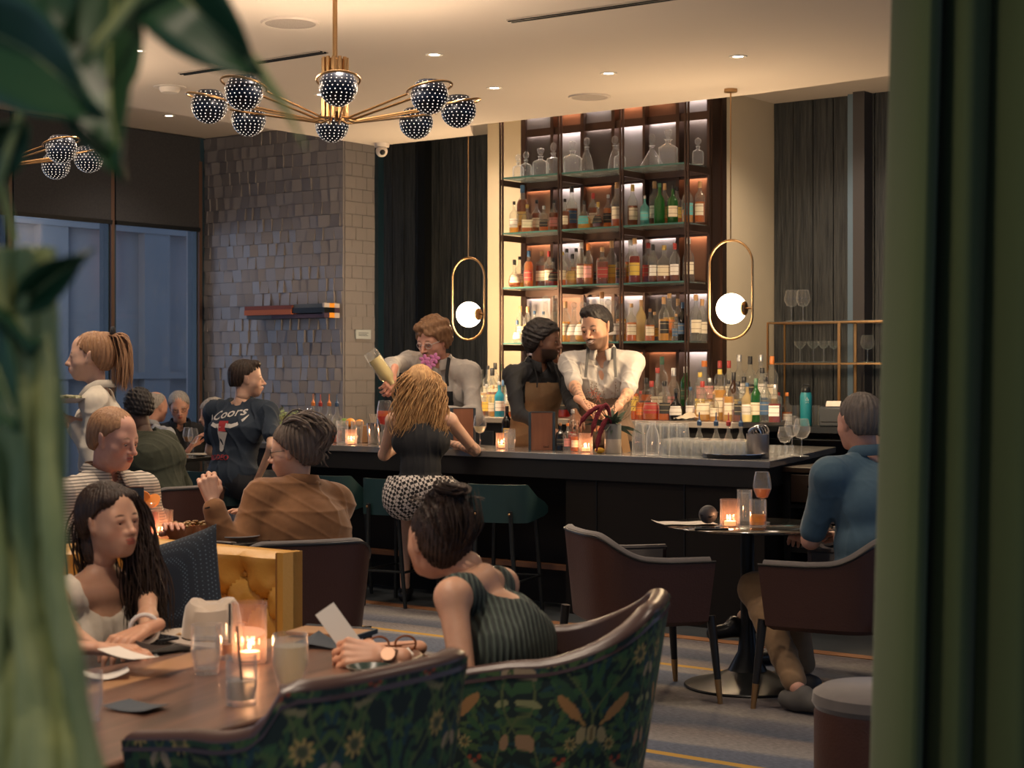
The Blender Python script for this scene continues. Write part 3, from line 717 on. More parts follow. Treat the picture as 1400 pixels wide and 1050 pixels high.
# decanters on the top shelf
DEC = glass('crystal', (.93, .94, .96), rough=.02, body=.05, bodycol=(.95, .95, 1), edge=.5, sparkle=.55)
decs = [(205, 318, 'sq'), (242, 306, 'sq'), (312, 290, 'sqf'), (373, 262, 'sq'), (465, 258, 'sqf'), (533, 238, 'ship'), (667, 230, 'ship'), (691, 265, 'sq'), (845, 220, 'pyr'), (922, 202, 'big'), (1065, 240, 'sq')]
for i, (zx, zt, k) in enumerate(decs):
    b = PV(650+zx/SC, SV+(.1 if i % 2 else .16), SHELF_Z[3]); h = CH+(HY-(120+zt/SC))*b.y/FPX-SHELF_Z[3]
    pr = {'sq': [(.19, 0), (.2, .02), (.2, .42), (.17, .5), (.06, .56), (.055, .64), (.085, .68)], 'sqf': [(.24, 0), (.25, .02), (.25, .5), (.2, .56), (.07, .62), (.07, .70), (.1, .73)],
          'ship': [(.2, 0), (.21, .02), (.17, .3), (.11, .5), (.06, .6), (.055, .7), (.08, .73)], 'pyr': [(.36, 0), (.37, .02), (.28, .2), (.11, .48), (.06, .54), (.06, .62), (.1, .66)],
          'big': [(.24, 0), (.25, .02), (.25, .5), (.16, .57), (.07, .62), (.07, .7), (.12, .74)]}[k]
    names = {'sq': 'slim square', 'sqf': 'broad square', 'ship': 'tapered', 'pyr': 'wide cut pyramid', 'big': 'tall cut-crystal square'}
    mb = MB(); e = .45 if k in ('sq', 'sqf', 'big') else 1
    mb.grid(surf(pr, h, e, 1, 16), wrap=True); mb.f.append(tuple(reversed(range(16)))); mb.m.append(0)
    mb.f.append(tuple(range(16*(len(pr)-1), 16*len(pr)))); mb.m.append(0)
    d = obj('decanter', mb, DEC, None, loc=b, rz=RA+.3); tag(d, '%s glass decanter with stopper, %s from the left on the top shelf' % (names[k], ORD[i]), 'decanter', 'crystal decanters on the top shelf')
    mb = MB(); zt_ = pr[-1][1]*h
    mb.lathe([(.008, zt_-.02), (.010, zt_+.012)], 10)
    if k in ('sqf', 'big'): mb.lathe([(.018, zt_+.012), (.026, zt_+.03), (.03, h-.006), (.02, h)], 8)
    else: mb.ball((0, 0, (zt_+.01+h)/2), (.024, .018, (h-zt_-.01)/2), 12, 8)
    obj('stopper', mb, DEC, d, smooth=k not in ('sqf', 'big'))

# counter bottles ----------------------------------------------------
rs = random.Random(21)
cnt = []
# hand-placed ones, right half (px, top y, shape, liquid, label, cap, row)
right = [(871, 540, 'round', 'orange', 'orange', 'red', 0), (886, 520, 'squat', 'orange', 'red', 'red', 0), (884, 517, 'square', 'amber', 'black', 'black', 1), (897, 510, 'square', 'dark amber', 'black', 'black', 0), (899, 503, 'round', 'clear', 'cream', 'red', 1),
 (905, 488, 'tall', 'clear', None, 'green', 2), (907, 520, 'square', 'orange', 'black', 'black', 0), (916, 530, 'squat', 'black', 'white', 'black', 0), (921, 497, 'tall', 'clear', 'pink', 'silver', 1), (935, 512, 'flask', 'blue', 'gold', 'orange', 0),
 (937, 501, 'tall', 'green', 'green', 'white', 2), (944, 530, 'round', 'clear', 'white', 'blue', 0), (957, 508, 'round', 'clear', 'yellow', 'yellow', 1), (963, 494, 'flask', 'clear', 'pink', 'orange', 2), (969, 518, 'round', 'golden', 'cream', 'silver', 1),
 (960, 521, 'squat', 'golden', 'cream', 'red', 0), (980, 506, 'round', 'golden', 'cream', 'yellow', 1), (975, 538, 'round', 'golden', 'cream', 'cork', 0), (984, 493, 'tall', 'golden', 'cream', 'red', 2), (994, 493, 'tall', 'clear', 'cream', 'red', 2),
 (989, 514, 'square', 'golden', 'white', 'black', 1), (996, 520, 'round', 'golden', 'cream', 'black', 0), (1004, 481, 'wine', 'clear', 'white', 'silver', 2), (1009, 481, 'wine', 'clear', 'cream', 'cork', 2), (1003, 510, 'tall', 'brown', 'gold', 'black', 1),
 (1002, 522, 'square', 'dark amber', 'black', 'black', 0), (1015, 516, 'square', 'clear', 'blue', 'black', 1), (1018, 524, 'round', 'cream', 'white', 'blue', 0), (1020, 488, 'tall', 'clear', 'black', 'black', 2), (1032, 518, 'tall', 'green', 'cream', 'green', 0),
 (1035, 482, 'wine', 'clear', 'white', 'silver', 2), (1042, 502, 'round', 'clear', 'blue', 'black', 1), (1046, 516, 'round', 'clear', 'blue', 'black', 0), (1050, 487, 'tall', 'golden', 'cream', 'orange', 2), (1052, 525, 'square', 'red', 'white', 'silver', 0)]
for a in right: cnt.append(a)
left = [(667, 500, 'round', 'clear', 'cream', 'black', 2), (673, 494, 'tall', 'dark amber', 'gold', 'black', 1), (676, 497, 'tall', 'clear', 'cream', 'black', 2), (685, 497, 'tall', 'clear', 'green', 'green', 2), (694, 500, 'tall', 'clear', 'white', 'blue', 1),
 (640, 512, 'round', 'clear', 'blue', 'black', 1), (646, 518, 'round', 'clear', 'white', 'blue', 0), (652, 523, 'square', 'amber', 'red', 'black', 0), (662, 526, 'round', 'clear', 'yellow', 'silver', 0), (670, 528, 'round', 'golden', 'cream', 'cork', 0),
 (681, 522, 'round', 'blue', 'white', 'silver', 0), (688, 520, 'tall', 'clear', 'teal', 'blue', 1), (697, 526, 'square', 'amber', 'cream', 'red', 0), (704, 498, 'tall', 'blue', 'blue', 'blue', 2), (711, 494, 'tall', 'clear', 'cream', 'black', 2),
 (658, 505, 'round', 'golden', 'cream', 'black', 1), (706, 520, 'round', 'dark amber', 'black', 'gold', 0), (716, 512, 'round', 'red', 'cream', 'red', 1)]
cnt += left
mid = []
for px in range(765, 872, 9):
    mid.append((px, rs.uniform(495, 525), rs.choice(['round', 'square', 'tall', 'squat']), rs.choice(['amber', 'orange', 'clear', 'dark amber', 'golden', 'red']), rs.choice(['cream', 'white', 'black', 'orange', 'red', 'yellow']), rs.choice(['black', 'red', 'cork', 'silver']), rs.choice([0, 1])))
cnt += mid
vrow = {0: 9.86, 1: 9.98, 2: 10.26}; zrow = {0: 1.10, 1: 1.10, 2: 1.19}
rown = {0: 'front counter row', 1: 'middle counter row', 2: 'rear counter row'}
used = {0: [], 1: [], 2: []}; idx = {0: 0, 1: 0, 2: 0}
for (px, py, shp, liq, lab, cap, row) in sorted(cnt, key=lambda a: a[0]):
    r2 = row
    b = PV(px, vrow[r2], zrow[r2]); h = min(.36, max(.2, CH+(HY-py)*b.y/FPX-zrow[r2]))
    rad = SHAPES[shp][0][2][0]*h*1.12
    # keep neighbours from touching
    for (pb, pr) in used[r2]:
        if (pb-b).length < (pr+rad)*.93:
            b = b+(UV(1, 0)-UV(0, 0))*((pr+rad)*.93-(pb-b).length)
    if (b-PV(px, vrow[r2], zrow[r2])).length > .055: continue
    used[r2].append((b, rad)); i = idx[r2]; idx[r2] += 1
    col = liq if liq in ('blue', 'green', 'black', 'brown', 'cream') else None
    w_ = describe(shp, liq, lab, cap, i, rown[r2]) if i < 30 else '%s bottle near the right end of the %s' % (SHW[shp], rown[r2])
    bottle(b+Vector((0, 0, .0005)), h, shp, liq, lab, cap, w_, 'bottles on the back counter', RNG.uniform(-.4, .2), rs.choice([.3, .4, .5, .6]), colored=col)

# pendants -----------------------------------------------------------
GLOBE = emis('globe_glass', (1, .83, .58), 6.0)
def pendant(px, py, D, ztop, label):
    c = P(px, py, D); R = .121
    t = thing('globe_pendant', label, 'pendant light', (c.x, c.y, ztop), RA, 'brass ring pendants in front of the bar wall')
    c = c-t.location
    rw, rh = .150, .30; cz = c.z+.115; cx = c.x-.005
    path = []
    for i in range(49):
        a = 2*pi*i/48; s_ = 1 if sin(a) >= 0 else -1
        path.append((cx+rw*cos(a)*1.0, c.y, cz+s_*(rh-rw)+rw*sin(a)) if abs(sin(a)) > 1e-9 else (cx+rw*cos(a), c.y, cz))
    mb = MB(); mb.tube(path, .0075, 8, cap=False); obj('ring', mb, BRASS, t)
    mb = MB(); mb.tube([(cx, c.y, cz+rh), (cx, c.y, 0)], .0045, 8); obj('rod', mb, BRASS, t)
    mb = MB(); mb.lathe([(.04, 0), (.04, -.02), (.01, -.025)], 20, (cx, c.y, 0)); obj('canopy', mb, BRASS, t)
    mb = MB(); mb.ball(c, .093, 32, 20); obj('globe', mb, GLOBE, t)
    mb = MB(); M = Matrix.Rotation(pi/2, 3, 'Y')
    n0 = mb.n; mb.lathe([(.0001, 0), (.042, 0), (.044, .012), (.03, .02), (.0001, .022)], 20)
    mb.v = [tuple(M@Vector(p)+Vector((c.x+.080, c.y, c.z))) for p in mb.v]
    mb.tube([(c.x+.09, c.y, c.z), (cx+rw, c.y, c.z)], .006, 8); obj('holder', mb, BRASS, t)
    lamp('POINT', t.location+c, 46, (1, .70, .40), .093, name='globe_light')
    return t
pendant(1000, 422, 10.2, 3.15, 'glowing globe in a tall brass ring hanging right of the bottle shelves')
pendant(641, 430, 12.3, 3.46, 'glowing globe in a tall brass ring hanging left of the bottle shelves')
# the lamp sits inside its globe: let the globe pass its light
for o in bpy.data.objects:
    if o.name.startswith('globe') and o.type == 'MESH': o.visible_shadow = False
# ================================================================ CHANDELIERS
SHELL = mat('navy_perforated_shade', (.012, .018, .035), .32, .4)
DOTM = emis('perforation_glow', (1, .84, .70), 1.1)
BULB = emis('bulb_glow', (1, .75, .5), 16)
def chandelier(c, ztop, phase, label, power=30):
    t = thing('chandelier', label, 'chandelier', (c.x, c.y, ztop), 0)
    dz = c.z-ztop; R = .545
    mb = MB(); mb.tube([(0, 0, 0), (0, 0, dz+.22)], .011, 10); obj('rod', mb, BRASS, t)
    mb = MB(); mb.lathe([(.07, 0), (.07, -.02), (.02, -.03)], 24); obj('canopy', mb, BRASS, t)
    mb = MB(); mb.lathe([(.0001, .235), (.040, .235), (.045, .23), (.045, 0), (.0001, 0)], 24, (0, 0, dz-.02))
    for k in range(12):
        a = 2*pi*k/12; mb.tube([(.052*cos(a), .052*sin(a), dz+.22), (.052*cos(a), .052*sin(a), dz-.05)], .009, 6)
    obj('hub', mb, BRASS, t)
    for k in range(8):
        a = phase+k*pi/4
        ctr = Vector((R*cos(a), R*sin(a), dz)); d = Vector((cos(a), sin(a), 0)); n = Vector((-sin(a), cos(a), 0))
        rr = .088; path = []
        s0 = -1
        ring = []
        for q in range(25):
            th = pi+ .42 + (2*pi-.84)*q/24
            ring.append(ctr+d*(rr*cos(th))*1.12+n*(rr*sin(th))+Vector((0, 0, .03+.02*cos(th))))
        h0 = d*.05+n*.018+Vector((0, 0, dz-.045)); h1 = d*.05-n*.018+Vector((0, 0, dz-.045))
        b0 = d*.10+n*.02+Vector((0, 0, dz-.055)); b1 = d*.10-n*.02+Vector((0, 0, dz-.055))
        if (ring[0]-b0).length > (ring[0]-b1).length: h0, h1, b0, b1 = h1, h0, b1, b0
        mb = MB(); mb.tube([h0+Vector((0, 0, .1)), h0, b0]+ring+[b1, h1, h1+Vector((0, 0, .1))], .0052, 6); obj('arm', mb, BRASS, t)
        # perforated shade: ball with an open, slanted top
        r = .079; mb = MB(); rows = []
        for i in range(15):
            th = .62+(pi-.62)*i/14
            rows.append([ctr+Vector((r*sin(th)*cos(p), r*sin(th)*sin(p), r*cos(th))) for p in [2*pi*j/24 for j in range(24)]])
        mb.grid(rows, wrap=True, flip=True)
        rows2 = [[ctr+(p-ctr)*.95 for p in row] for row in rows]; mb.grid(rows2, wrap=True)
        sh = obj('shade', mb, SHELL, t)
        mb = MB()
        for i in range(1, 13):
            th = .66+(pi-.7)*i/13; m_ = max(1, int(24*sin(th)))
            for j in range(m_):
                p = 2*pi*(j+.5*(i % 2))/m_; nn = Vector((sin(th)*cos(p), sin(th)*sin(p), cos(th)))
                e1 = nn.orthogonal().normalized(); e2 = nn.cross(e1); q = ctr+nn*(r+.0008)
                mb.add([q+e1*(.0027*cos(x))+e2*(.0027*sin(x)) for x in [pi/3*s_ for s_ in range(6)]], [tuple(range(6))])
        obj('perforations', mb, DOTM, sh, smooth=False)
        mb = MB(); mb.ball(ctr+Vector((0, 0, .0)), .022, 12, 8); obj('bulb', mb, BULB, sh)
        lamp('POINT', t.location+ctr+Vector((0, 0, .075)), power/8, (1, .76, .52), .03, name='chandelier_glow')
    return t
c1 = P(458, 150, 7.4); c1.z = 2.6
chandelier(c1, 3.15, -pi/2+.13, 'large brass chandelier with eight perforated dark globes in the ceiling centre', 26)
c2 = P(-22, 211, 9.0); c2.z = 2.6
chandelier(c2, 3.15 if False else 3.15, -pi/2+.3, 'second brass chandelier with perforated dark globes, cut by the left picture edge', 26)

# ================================================================ BROWN BARREL CHAIRS
LEATH = mat('brown_leather', (.060, .024, .018), .42, noise=((.055, .022, .016), 6, .3), bump=.15, bscale=120)
GREYV = mat('grey_velvet', (.13, .115, .11), .9, sheen=.4, noise=((.10, .09, .088), 20, .3))
LEGB = mat('ebony_leg', (.012, .012, .013), .35)
def ush(t, hw, dp, r=.16):
    """U path: t -1..1, from right arm front round the back to left arm front (local, forward +y)"""
    a = abs(t); s_ = 1 if t >= 0 else -1
    ang = a*pi/2*1.28
    e = .62
    x = hw*abs(sin(min(ang, pi/2)))**e
    if ang <= pi/2: y = -dp*.5*abs(cos(ang))**e
    else: y = (ang-pi/2)/(pi/2*.28)*dp*.5
    return (s_*x, y)
def shell_chair(loc, fwd, label, group, back=.735, arm=.62, bot=.36, hw=.315, dp=.56, grey=True, name='barrel_chair'):
    rz = math.atan2(-fwd[0], fwd[1])
    t = thing(name, label, 'chair', (loc[0], loc[1], 0), rz, group)
    N = 48; H = 10
    def rim(u):
        a = abs(u); k = min(1, max(0, (a-.25)/.6)); return back+(arm-back)*(k*k*(3-2*k))
    outer = []; inner = []
    for j in range(H+1):
        h = j/H; ro = []; ri = []
        for i in range(N+1):
            u = -1+2*i/N; x, y = ush(u, 1, 1); z = bot+(rim(u)-bot)*h
            sc = .88+.12*(z-bot)/(back-bot)
            ro.append((x*hw*sc, y*dp*sc, z)); ri.append((x*(hw*sc-.045), y*(dp*sc-.07)+ .0, z))
        outer.append(ro); inner.append(ri)
    mb = MB(); mb.grid(outer); mb.grid([outer[0], [(p[0]*.9, p[1]*.9, p[2]-.02) for p in outer[0]]], flip=True)
    for c_ in (0, N):
        q = [r[c_] for r in outer]; q2 = [r[c_] for r in inner]; mb.grid([q, q2], flip=(c_ == 0))
    n = len(outer[0]); mb.add([(p[0]*.9, p[1]*.9, p[2]-.02) for p in outer[0]], [tuple(range(n))])
    obj('shell', mb, LEATH, t)
    mb = MB(); mb.grid(inner, flip=True); obj('inner_upholstery', mb, GREYV if grey else LEATH, t)
    mb = MB(); mid = [((a[0]+b[0])/2, (a[1]+b[1])/2, a[2]+.004) for a, b in zip(outer[-1], inner[-1])]; mb.tube(mid, .019, 8, flat=.7); obj('rim_roll', mb, GREYV if grey else LEATH, t)
    mb = MB(); mb.tube([(a[0], a[1], a[2]) for a in outer[-1]], .006, 6); obj('piping', mb, LEGB, t)
    mb = MB(); rows = []
    for z, s_ in ((bot+.0, .80), (bot+.02, .84), (bot+.09, .85), (bot+.12, .80), (bot+.125, .4)):
        rows.append([(ush(-1+2*i/N, 1, 1)[0]*(hw-.04)*s_, ush(-1+2*i/N, 1, 1)[1]*(dp-.06)*s_+.02, z) for i in range(N+1)])
    mb.grid(rows, wrap=True); mb.add(rows[-1], [tuple(range(N+1))]); obj('seat_cushion', mb, GREYV, t)
    for sx in (-1, 1):
        for sy in (-1, 1):
            x, y = sx*hw*.78, (.27 if sy > 0 else -.24); a = Vector((x, y, bot+.02)); b = Vector((x*1.12, y*1.12, 0))
            mb = MB(); mb.tube([a, a.lerp(b, .72)], [.021, .015], 10); lg = obj('leg', mb, LEGB, t)
            mb = MB(); mb.tube([a.lerp(b, .72), b], [.0155, .011], 10); obj('ferrule', mb, BRASS, lg)
    return t
shell_chair((.54, 7.48), (.966, .26), 'empty brown leather barrel chair at the left of the small round table', 'brown barrel chairs')
shell_chair((1.43, 7.28), (-.87, .5), 'brown leather barrel chair under the man in the blue shirt', 'brown barrel chairs')
shell_chair((-.93, 7.12), (-.42, .91), 'brown leather barrel chair under the woman in the brown jacket', 'brown barrel chairs')
shell_chair((-2.10, 10.28), (-.75, .65), 'brown barrel chair with grey lining behind the person in the olive hoodie', 'brown barrel chairs')
shell_chair((-1.80, 7.0), (.95, .3), 'brown barrel chair under the man in the striped shirt', 'brown barrel chairs')
# ottoman bottom right
t = thing('ottoman', 'round brown ottoman with grey velvet top in front of the curtain', 'ottoman', (1.15, 5.25, 0), 0)
mb = MB(); mb.lathe([(.20, .03), (.205, .06), (.205, .38), (.2, .40)], 40); obj('body', mb, LEATH, t)
mb = MB(); mb.lathe([(.2, .39), (.212, .41), (.208, .44), (.18, .458), (.0001, .462)], 40); obj('seat', mb, GREYV, t)
mb = MB(); mb.lathe([(.17, 0), (.17, .035)], 32); obj('base', mb, LEGB, t)

# ================================================================ BAR STOOLS
TEAL = mat('teal_leather', (.012, .042, .044), .5, noise=((.010, .034, .036), 5, .3))
STEELD = mat('stool_steel', (.03, .035, .037), .4, .6)
def stool():
    t = thing('bar_stool', None, 'bar stool', (0, 0, 0), 0, 'teal bar stools along the bar')
    N = 28; rows_o = []; rows_i = []
    for j in range(9):
        h = j/8; ro = []; ri = []
        for i in range(N+1):
            u = -1+2*i/N; a = abs(u)
            ztop = .78-.13*max(0, (a-.5)/.5)**1.0*(1 if a > .5 else 0); zb = .56+.03*max(0, (a-.5)/.5)
            if a > .93: k = (a-.93)/.07; m_ = (ztop+zb)/2; ztop = ztop+(m_-ztop)*.4*k; zb = zb+(m_-zb)*.4*k
            x, y = ush(u*.93, .215, .40); z = zb+(ztop-zb)*h
            ro.append((x, y, z)); ri.append((x*.9, y*.9+.005, z))
        rows_o.append(ro); rows_i.append(ri)
    mb = MB(); mb.grid(rows_o); mb.grid(rows_i, flip=True)
    mb.grid([rows_o[-1], rows_i[-1]]); mb.grid([rows_o[0], rows_i[0]], flip=True)
    for c_ in (0, N): mb.grid([[r[c_] for r in rows_o], [r[c_] for r in rows_i]], flip=(c_ == 0))
    obj('backrest', mb, TEAL, t, bevel=.006)
    mb = MB(); rows = []
    for z, s_ in ((.585, .9), (.60, .98), (.64, 1), (.66, .92), (.665, .5)):
        rows.append([(s_*.19*sup(2*pi*i/24, .6)[0], s_*.19*sup(2*pi*i/24, .6)[1]+.02, z) for i in range(24)])
    mb.grid(rows, wrap=True); mb.add(rows[0], [tuple(reversed(range(24)))]); mb.add(rows[-1], [tuple(range(24))]); obj('seat', mb, TEAL, t)
    for sx in (-1, 1):
        mb = MB(); mb.tube([(sx*.105, -.215, .63), (sx*.115, -.205, .4), (sx*.15, -.20, 0)], [.013, .014, .012], 8); lg = obj('leg', mb, STEELD, t)
        mb = MB(); mb.ball((sx*.105, -.232, .612), .008, 10, 6); obj('screw', mb, BRASS, lg)
        mb = MB(); mb.tube([(sx*.13, .15, .59), (sx*.16, .19, 0)], [.014, .012], 8); obj('leg', mb, STEELD, t)
        mb = MB(); mb.tube([(sx*.146, -.2, .22), (sx*.153, .18, .22)], .008, 8); obj('stretcher', mb, STEELD, t)
    for y in (-.2, .18):
        mb = MB(); mb.tube([(-.15, y, .22), (.15, y, .22)], .008, 8); obj('stretcher', mb, STEELD, t)
    return t
st0 = stool()
for i, (px, lab) in enumerate(((692, 'empty teal bar stool, the rightmost one at the bar'), (549, 'teal bar stool under the blonde woman in the black top'), (459, 'teal bar stool half hidden behind the woman in the brown jacket'),
                               (302, 'teal bar stool under the man in the navy graphic t-shirt'))):
    loc = PV(px, 7.92, 0)
    if px == 302: loc = PV(px, 7.75, 0)
    if i == 0: st0.location = loc; st0.rotation_euler = (0, 0, RA*.55); st0['label'] = lab
    else: dup(st0, loc, RA*(.75 if i == 1 else .6), lab)

# ================================================================ TABLES
BGLASS = mat('black_glass_top', (.012, .012, .013), .07, spec=.9, coat=.5)
t = thing('bistro_table', 'small round glossy black pedestal table in front of the bar', 'table', (1.078, 7.7, 0), 0)
mb = MB(); mb.lathe([(.0001, .725), (.36, .725), (.385, .732), (.385, .737), (.38, .74), (.0001, .74)], 64); obj('table_top', mb, BGLASS, t)
mb = MB(); mb.lathe([(.285, 0), (.29, .006), (.285, .012), (.2, .03), (.09, .075), (.045, .16), (.032, .28), (.032, .725)], 48); obj('pedestal', mb, BLACKM, t)
t = thing('round_table', 'dark glossy round table between the striped shirt man and brown jacket woman', 'table', (-1.33, 7.12, 0), 0)
mb = MB(); mb.lathe([(.0001, .715), (.33, .715), (.345, .725), (.345, .735), (.34, .74), (.0001, .74)], 64); obj('table_top', mb, BGLASS, t)
mb = MB(); mb.lathe([(.24, 0), (.24, .012), (.06, .06), (.032, .2), (.032, .72)], 32); obj('pedestal', mb, BLACKM, t)
t = thing('square_table', 'dark table by the windows with the older guests around it', 'table', (-2.62, 12.75, 0), RA)
mb = MB(); mb.box((0, 0, .785), (.9, .7, .03)); obj('table_top', mb, BGLASS, t, bevel=.004)
mb = MB(); mb.tube([(0, 0, 0), (0, 0, .77)], .035, 12); mb.box((0, 0, .012), (.5, .5, .024)); obj('pedestal', mb, BLACKM, t)

# walnut table --------------------------------------------------------
def walnut():
    m = bpy.data.materials.new('walnut_top'); m.use_nodes = True; nt = m.node_tree; b = nt.nodes['Principled BSDF']; L = nt.links.new
    b.inputs['Roughness'].default_value = .30; b.inputs['Coat Weight'].default_value = .15
    tc = node(nt, 'ShaderNodeTexCoord'); mp = node(nt, 'ShaderNodeMapping'); mp.inputs['Scale'].default_value = (9, .8, 1); L(tc.outputs['Object'], mp.inputs[0])
    n = node(nt, 'ShaderNodeTexNoise'); n.inputs['Scale'].default_value = 2.0; n.inputs['Detail'].default_value = 6; n.inputs['Distortion'].default_value = .6; L(mp.outputs[0], n.inputs[0])
    cr = node(nt, 'ShaderNodeValToRGB'); L(n.outputs[0], cr.inputs[0]); e = cr.color_ramp.elements
    e[0].position = .30; e[0].color = (.045, .022, .016, 1); e[1].position = .75; e[1].color = (.20, .10, .062, 1)
    q = e.new(.52); q.color = (.12, .058, .038, 1)
    # pale sapwood streaks
    mp2 = node(nt, 'ShaderNodeMapping'); mp2.inputs['Scale'].default_value = (2.4, .22, 1); mp2.inputs['Location'].default_value = (.7, .4, 0); L(tc.outputs['Object'], mp2.inputs[0])
    n2 = node(nt, 'ShaderNodeTexNoise'); n2.inputs['Scale'].default_value = 2.2; n2.inputs['Detail'].default_value = 3; n2.inputs['Distortion'].default_value = .3; L(mp2.outputs[0], n2.inputs[0])
    mr = node(nt, 'ShaderNodeMapRange'); mr.inputs['From Min'].default_value = .555; mr.inputs['From Max'].default_value = .60; L(n2.outputs[0], mr.inputs[0])
    mx = node(nt, 'ShaderNodeMix', data_type='RGBA'); L(mr.outputs[0], mx.inputs[0]); L(cr.outputs[0], mx.inputs[6]); mx.inputs[7].default_value = (.36, .19, .09, 1)
    L(mx.outputs[2], b.inputs['Base Color']); return m
tt = thing('dining_table', 'walnut dining table with pale grain streaks in the foreground', 'table', (-.75, 3.7, 0), radians(-22))
poly = [(-.586, 4.51), (-.25, 4.33), (-.22, 4.2), (-.40, 3.63), (-.727, 3.03), (-.95, 2.62), (-1.7, 2.95), (-1.32, 3.6), (-1.0, 4.0)]
Mi = Matrix.Rotation(radians(22), 3, 'Z')
lp = [tuple((Mi@Vector((x+.75, y-3.7, 0)))[:2]) for x, y in poly]
mb = MB(); mb.prism(list(reversed(lp)), .70, .74); obj('table_top', mb, walnut(), tt, bevel=.006)
for (x, y) in ((-.15, .5), (.0, -.6)):
    mb = MB(); mb.tube([(x, y, .7), (x, y, .03)], .04, 12); mb.lathe([(.22, 0), (.22, .012), (.05, .04)], 24, (x, y, 0)); obj('pedestal', mb, BLACKM, tt)

# ================================================================ BANQUETTE
YEL = mat('mustard_leather', (.66, .36, .085), .33, noise=((.58, .30, .066), 4, .3), bump=.12, bscale=90)
bq = thing('banquette', 'mustard yellow button-tufted leather banquette with a corner', 'sofa', UV(-4.07, 4.19, 0), RA)
def tuft(mb, L, zlo, zhi, axis, off, zr=0.73):
    """buttoned cushion face along L metres; returns nothing, adds a grid"""
    nx, nz = int(L/.011), int((zhi-zlo)/.011)
    bt = []
    row = 0; z = zr
    while z > zlo-.1:
        x = (.0 if row % 2 == 0 else .1)
        while x < L+.2: bt.append((x, z)); x += .2
        z -= .09; row += 1
    bt = np.array(bt); rows = []
    for j in range(nz+1):
        z = zlo+(zhi-zlo)*j/nz; r = []
        for i in range(nx+1):
            x = L*i/nx
            d = np.sqrt((bt[:, 0]-x)**2+((bt[:, 1]-z)*1.08)**2); m_ = np.sort(d)[:2]
            dep = .055*(1-math.exp(-(m_[0]/.05)**1.2))
            if z < zr+.01:
                # diagonal creases
                s1 = ((x+ (z-zr)*.1/.09)/.2) % 1; s2 = ((x-(z-zr)*.1/.09)/.2) % 1
                c1 = min(s1, 1-s1)*.2; c2 = min(s2, 1-s2)*.2
                dep -= .016*math.exp(-(c1/.010)**2)+.016*math.exp(-(c2/.010)**2)
            else:
                c = min((x/.2) % 1, 1-(x/.2) % 1)*.2; dep -= .008*math.exp(-(c/.008)**2)
            edge = min(1, max(0, (zhi-z)/.03)); dep = dep*(1-(1-edge)**2)
            p = (-x, -dep-.02, z) if axis == 0 else (dep+.02, -x, z)
            r.append((p[0]+off[0], p[1]+off[1], p[2]))
        rows.append(r)
    mb.grid(rows, flip=(axis == 0))
    return bt
mb = MB(); b1 = tuft(mb, .74, .44, .82, 0, (-.045, 0)); 
rbox(mb, -.80, -.015, -.02, .025, .05, .82); rbox(mb, -.045, -.015, -.07, .025, .05, .822)
bk = obj('backrest', mb, YEL, bq)
mb = MB()
for x, z in b1:
  if 0.02 < x < .73 and .47 < z:
    mb = MB(); mb.ball((-.045-x, -.022, z), (.012, .008, .012), 10, 6); obj('button', mb, YEL, bk)
mb = MB(); mb.tube([(-.045, -.072, .1), (-.045, -.072, .82)], .003, 6); obj('seam', mb, mat('mustard_seam', (.3, .13, .03), .5), bk)
mb = MB(); b2 = tuft(mb, 2.6, .46, .82, 1, (-.80, -.0)); rbox(mb, -.87, -.79, -2.6, .05, .05, .82)
obj('backrest', mb, YEL, bq)
mb = MB(); rbox(mb, -.78, -.0, -.55, -.03, .36, .49); obj('seat', mb, YEL, bq, bevel=.02, seg=3)
mb = MB(); rbox(mb, -.78, -.28, -2.6, -.56, .32, .45); obj('seat', mb, YEL, bq, bevel=.02, seg=3)
mb = MB(); rbox(mb, -.78, -.03, -.52, -.03, .04, .36); rbox(mb, -.78, -.32, -2.6, -.52, .04, .32); obj('plinth', mb, LEGB, bq, smooth=False)
# pillow
def pillow(w, h, th):
    mb = MB(); n = 22
    for s_ in (1, -1):
        g = []
        for j in range(n+1):
            r = []
            for i in range(n+1):
                x, y = -1+2*i/n, -1+2*j/n
                k = (1-abs(x)**3)*(1-abs(y)**3); pin = 1-.07*(abs(x)*abs(y))
                r.append((x*w/2*(1-.06*(1-y*y)), s_*th/2*max(0, k)**.6, y*h/2*(1-.06*(1-x*x))))
            g.append(r)
        mb.grid(g, flip=(s_ < 0))
    return mb
def knit_mat():
    m = mat('navy_woven', (.012, .018, .03), .8)
    nt = m.node_tree; b = nt.nodes['Principled BSDF']; L = nt.links.new
    tc = node(nt, 'ShaderNodeTexCoord'); mp = node(nt, 'ShaderNodeMapping'); mp.inputs['Scale'].default_value = (95, 95, 95); mp.inputs['Rotation'].default_value = (0, radians(45), 0)
    L(tc.outputs['Object'], mp.inputs[0]); v = node(nt, 'ShaderNodeTexVoronoi'); v.inputs['Randomness'].default_value = 0; v.inputs['Scale'].default_value = 1; L(mp.outputs[0], v.inputs[0])
    mr = node(nt, 'ShaderNodeMapRange'); mr.inputs['From Min'].default_value = .22; mr.inputs['From Max'].default_value = .3; mr.inputs['To Min'].default_value = 1; mr.inputs['To Max'].default_value = 0
    L(v.outputs['Distance'], mr.inputs[0]); mx = node(nt, 'ShaderNodeMix', data_type='RGBA'); L(mr.outputs[0], mx.inputs[0]); mx.inputs[6].default_value = (.010, .015, .025, 1); mx.inputs[7].default_value = (.06, .09, .12, 1)
    L(mx.outputs[2], b.inputs['Base Color']); return m
pl = obj('throw_pillow', pillow(.39, .39, .14), knit_mat(), None); tag(pl, 'navy woven throw pillow leaning on the mustard banquette', 'pillow')
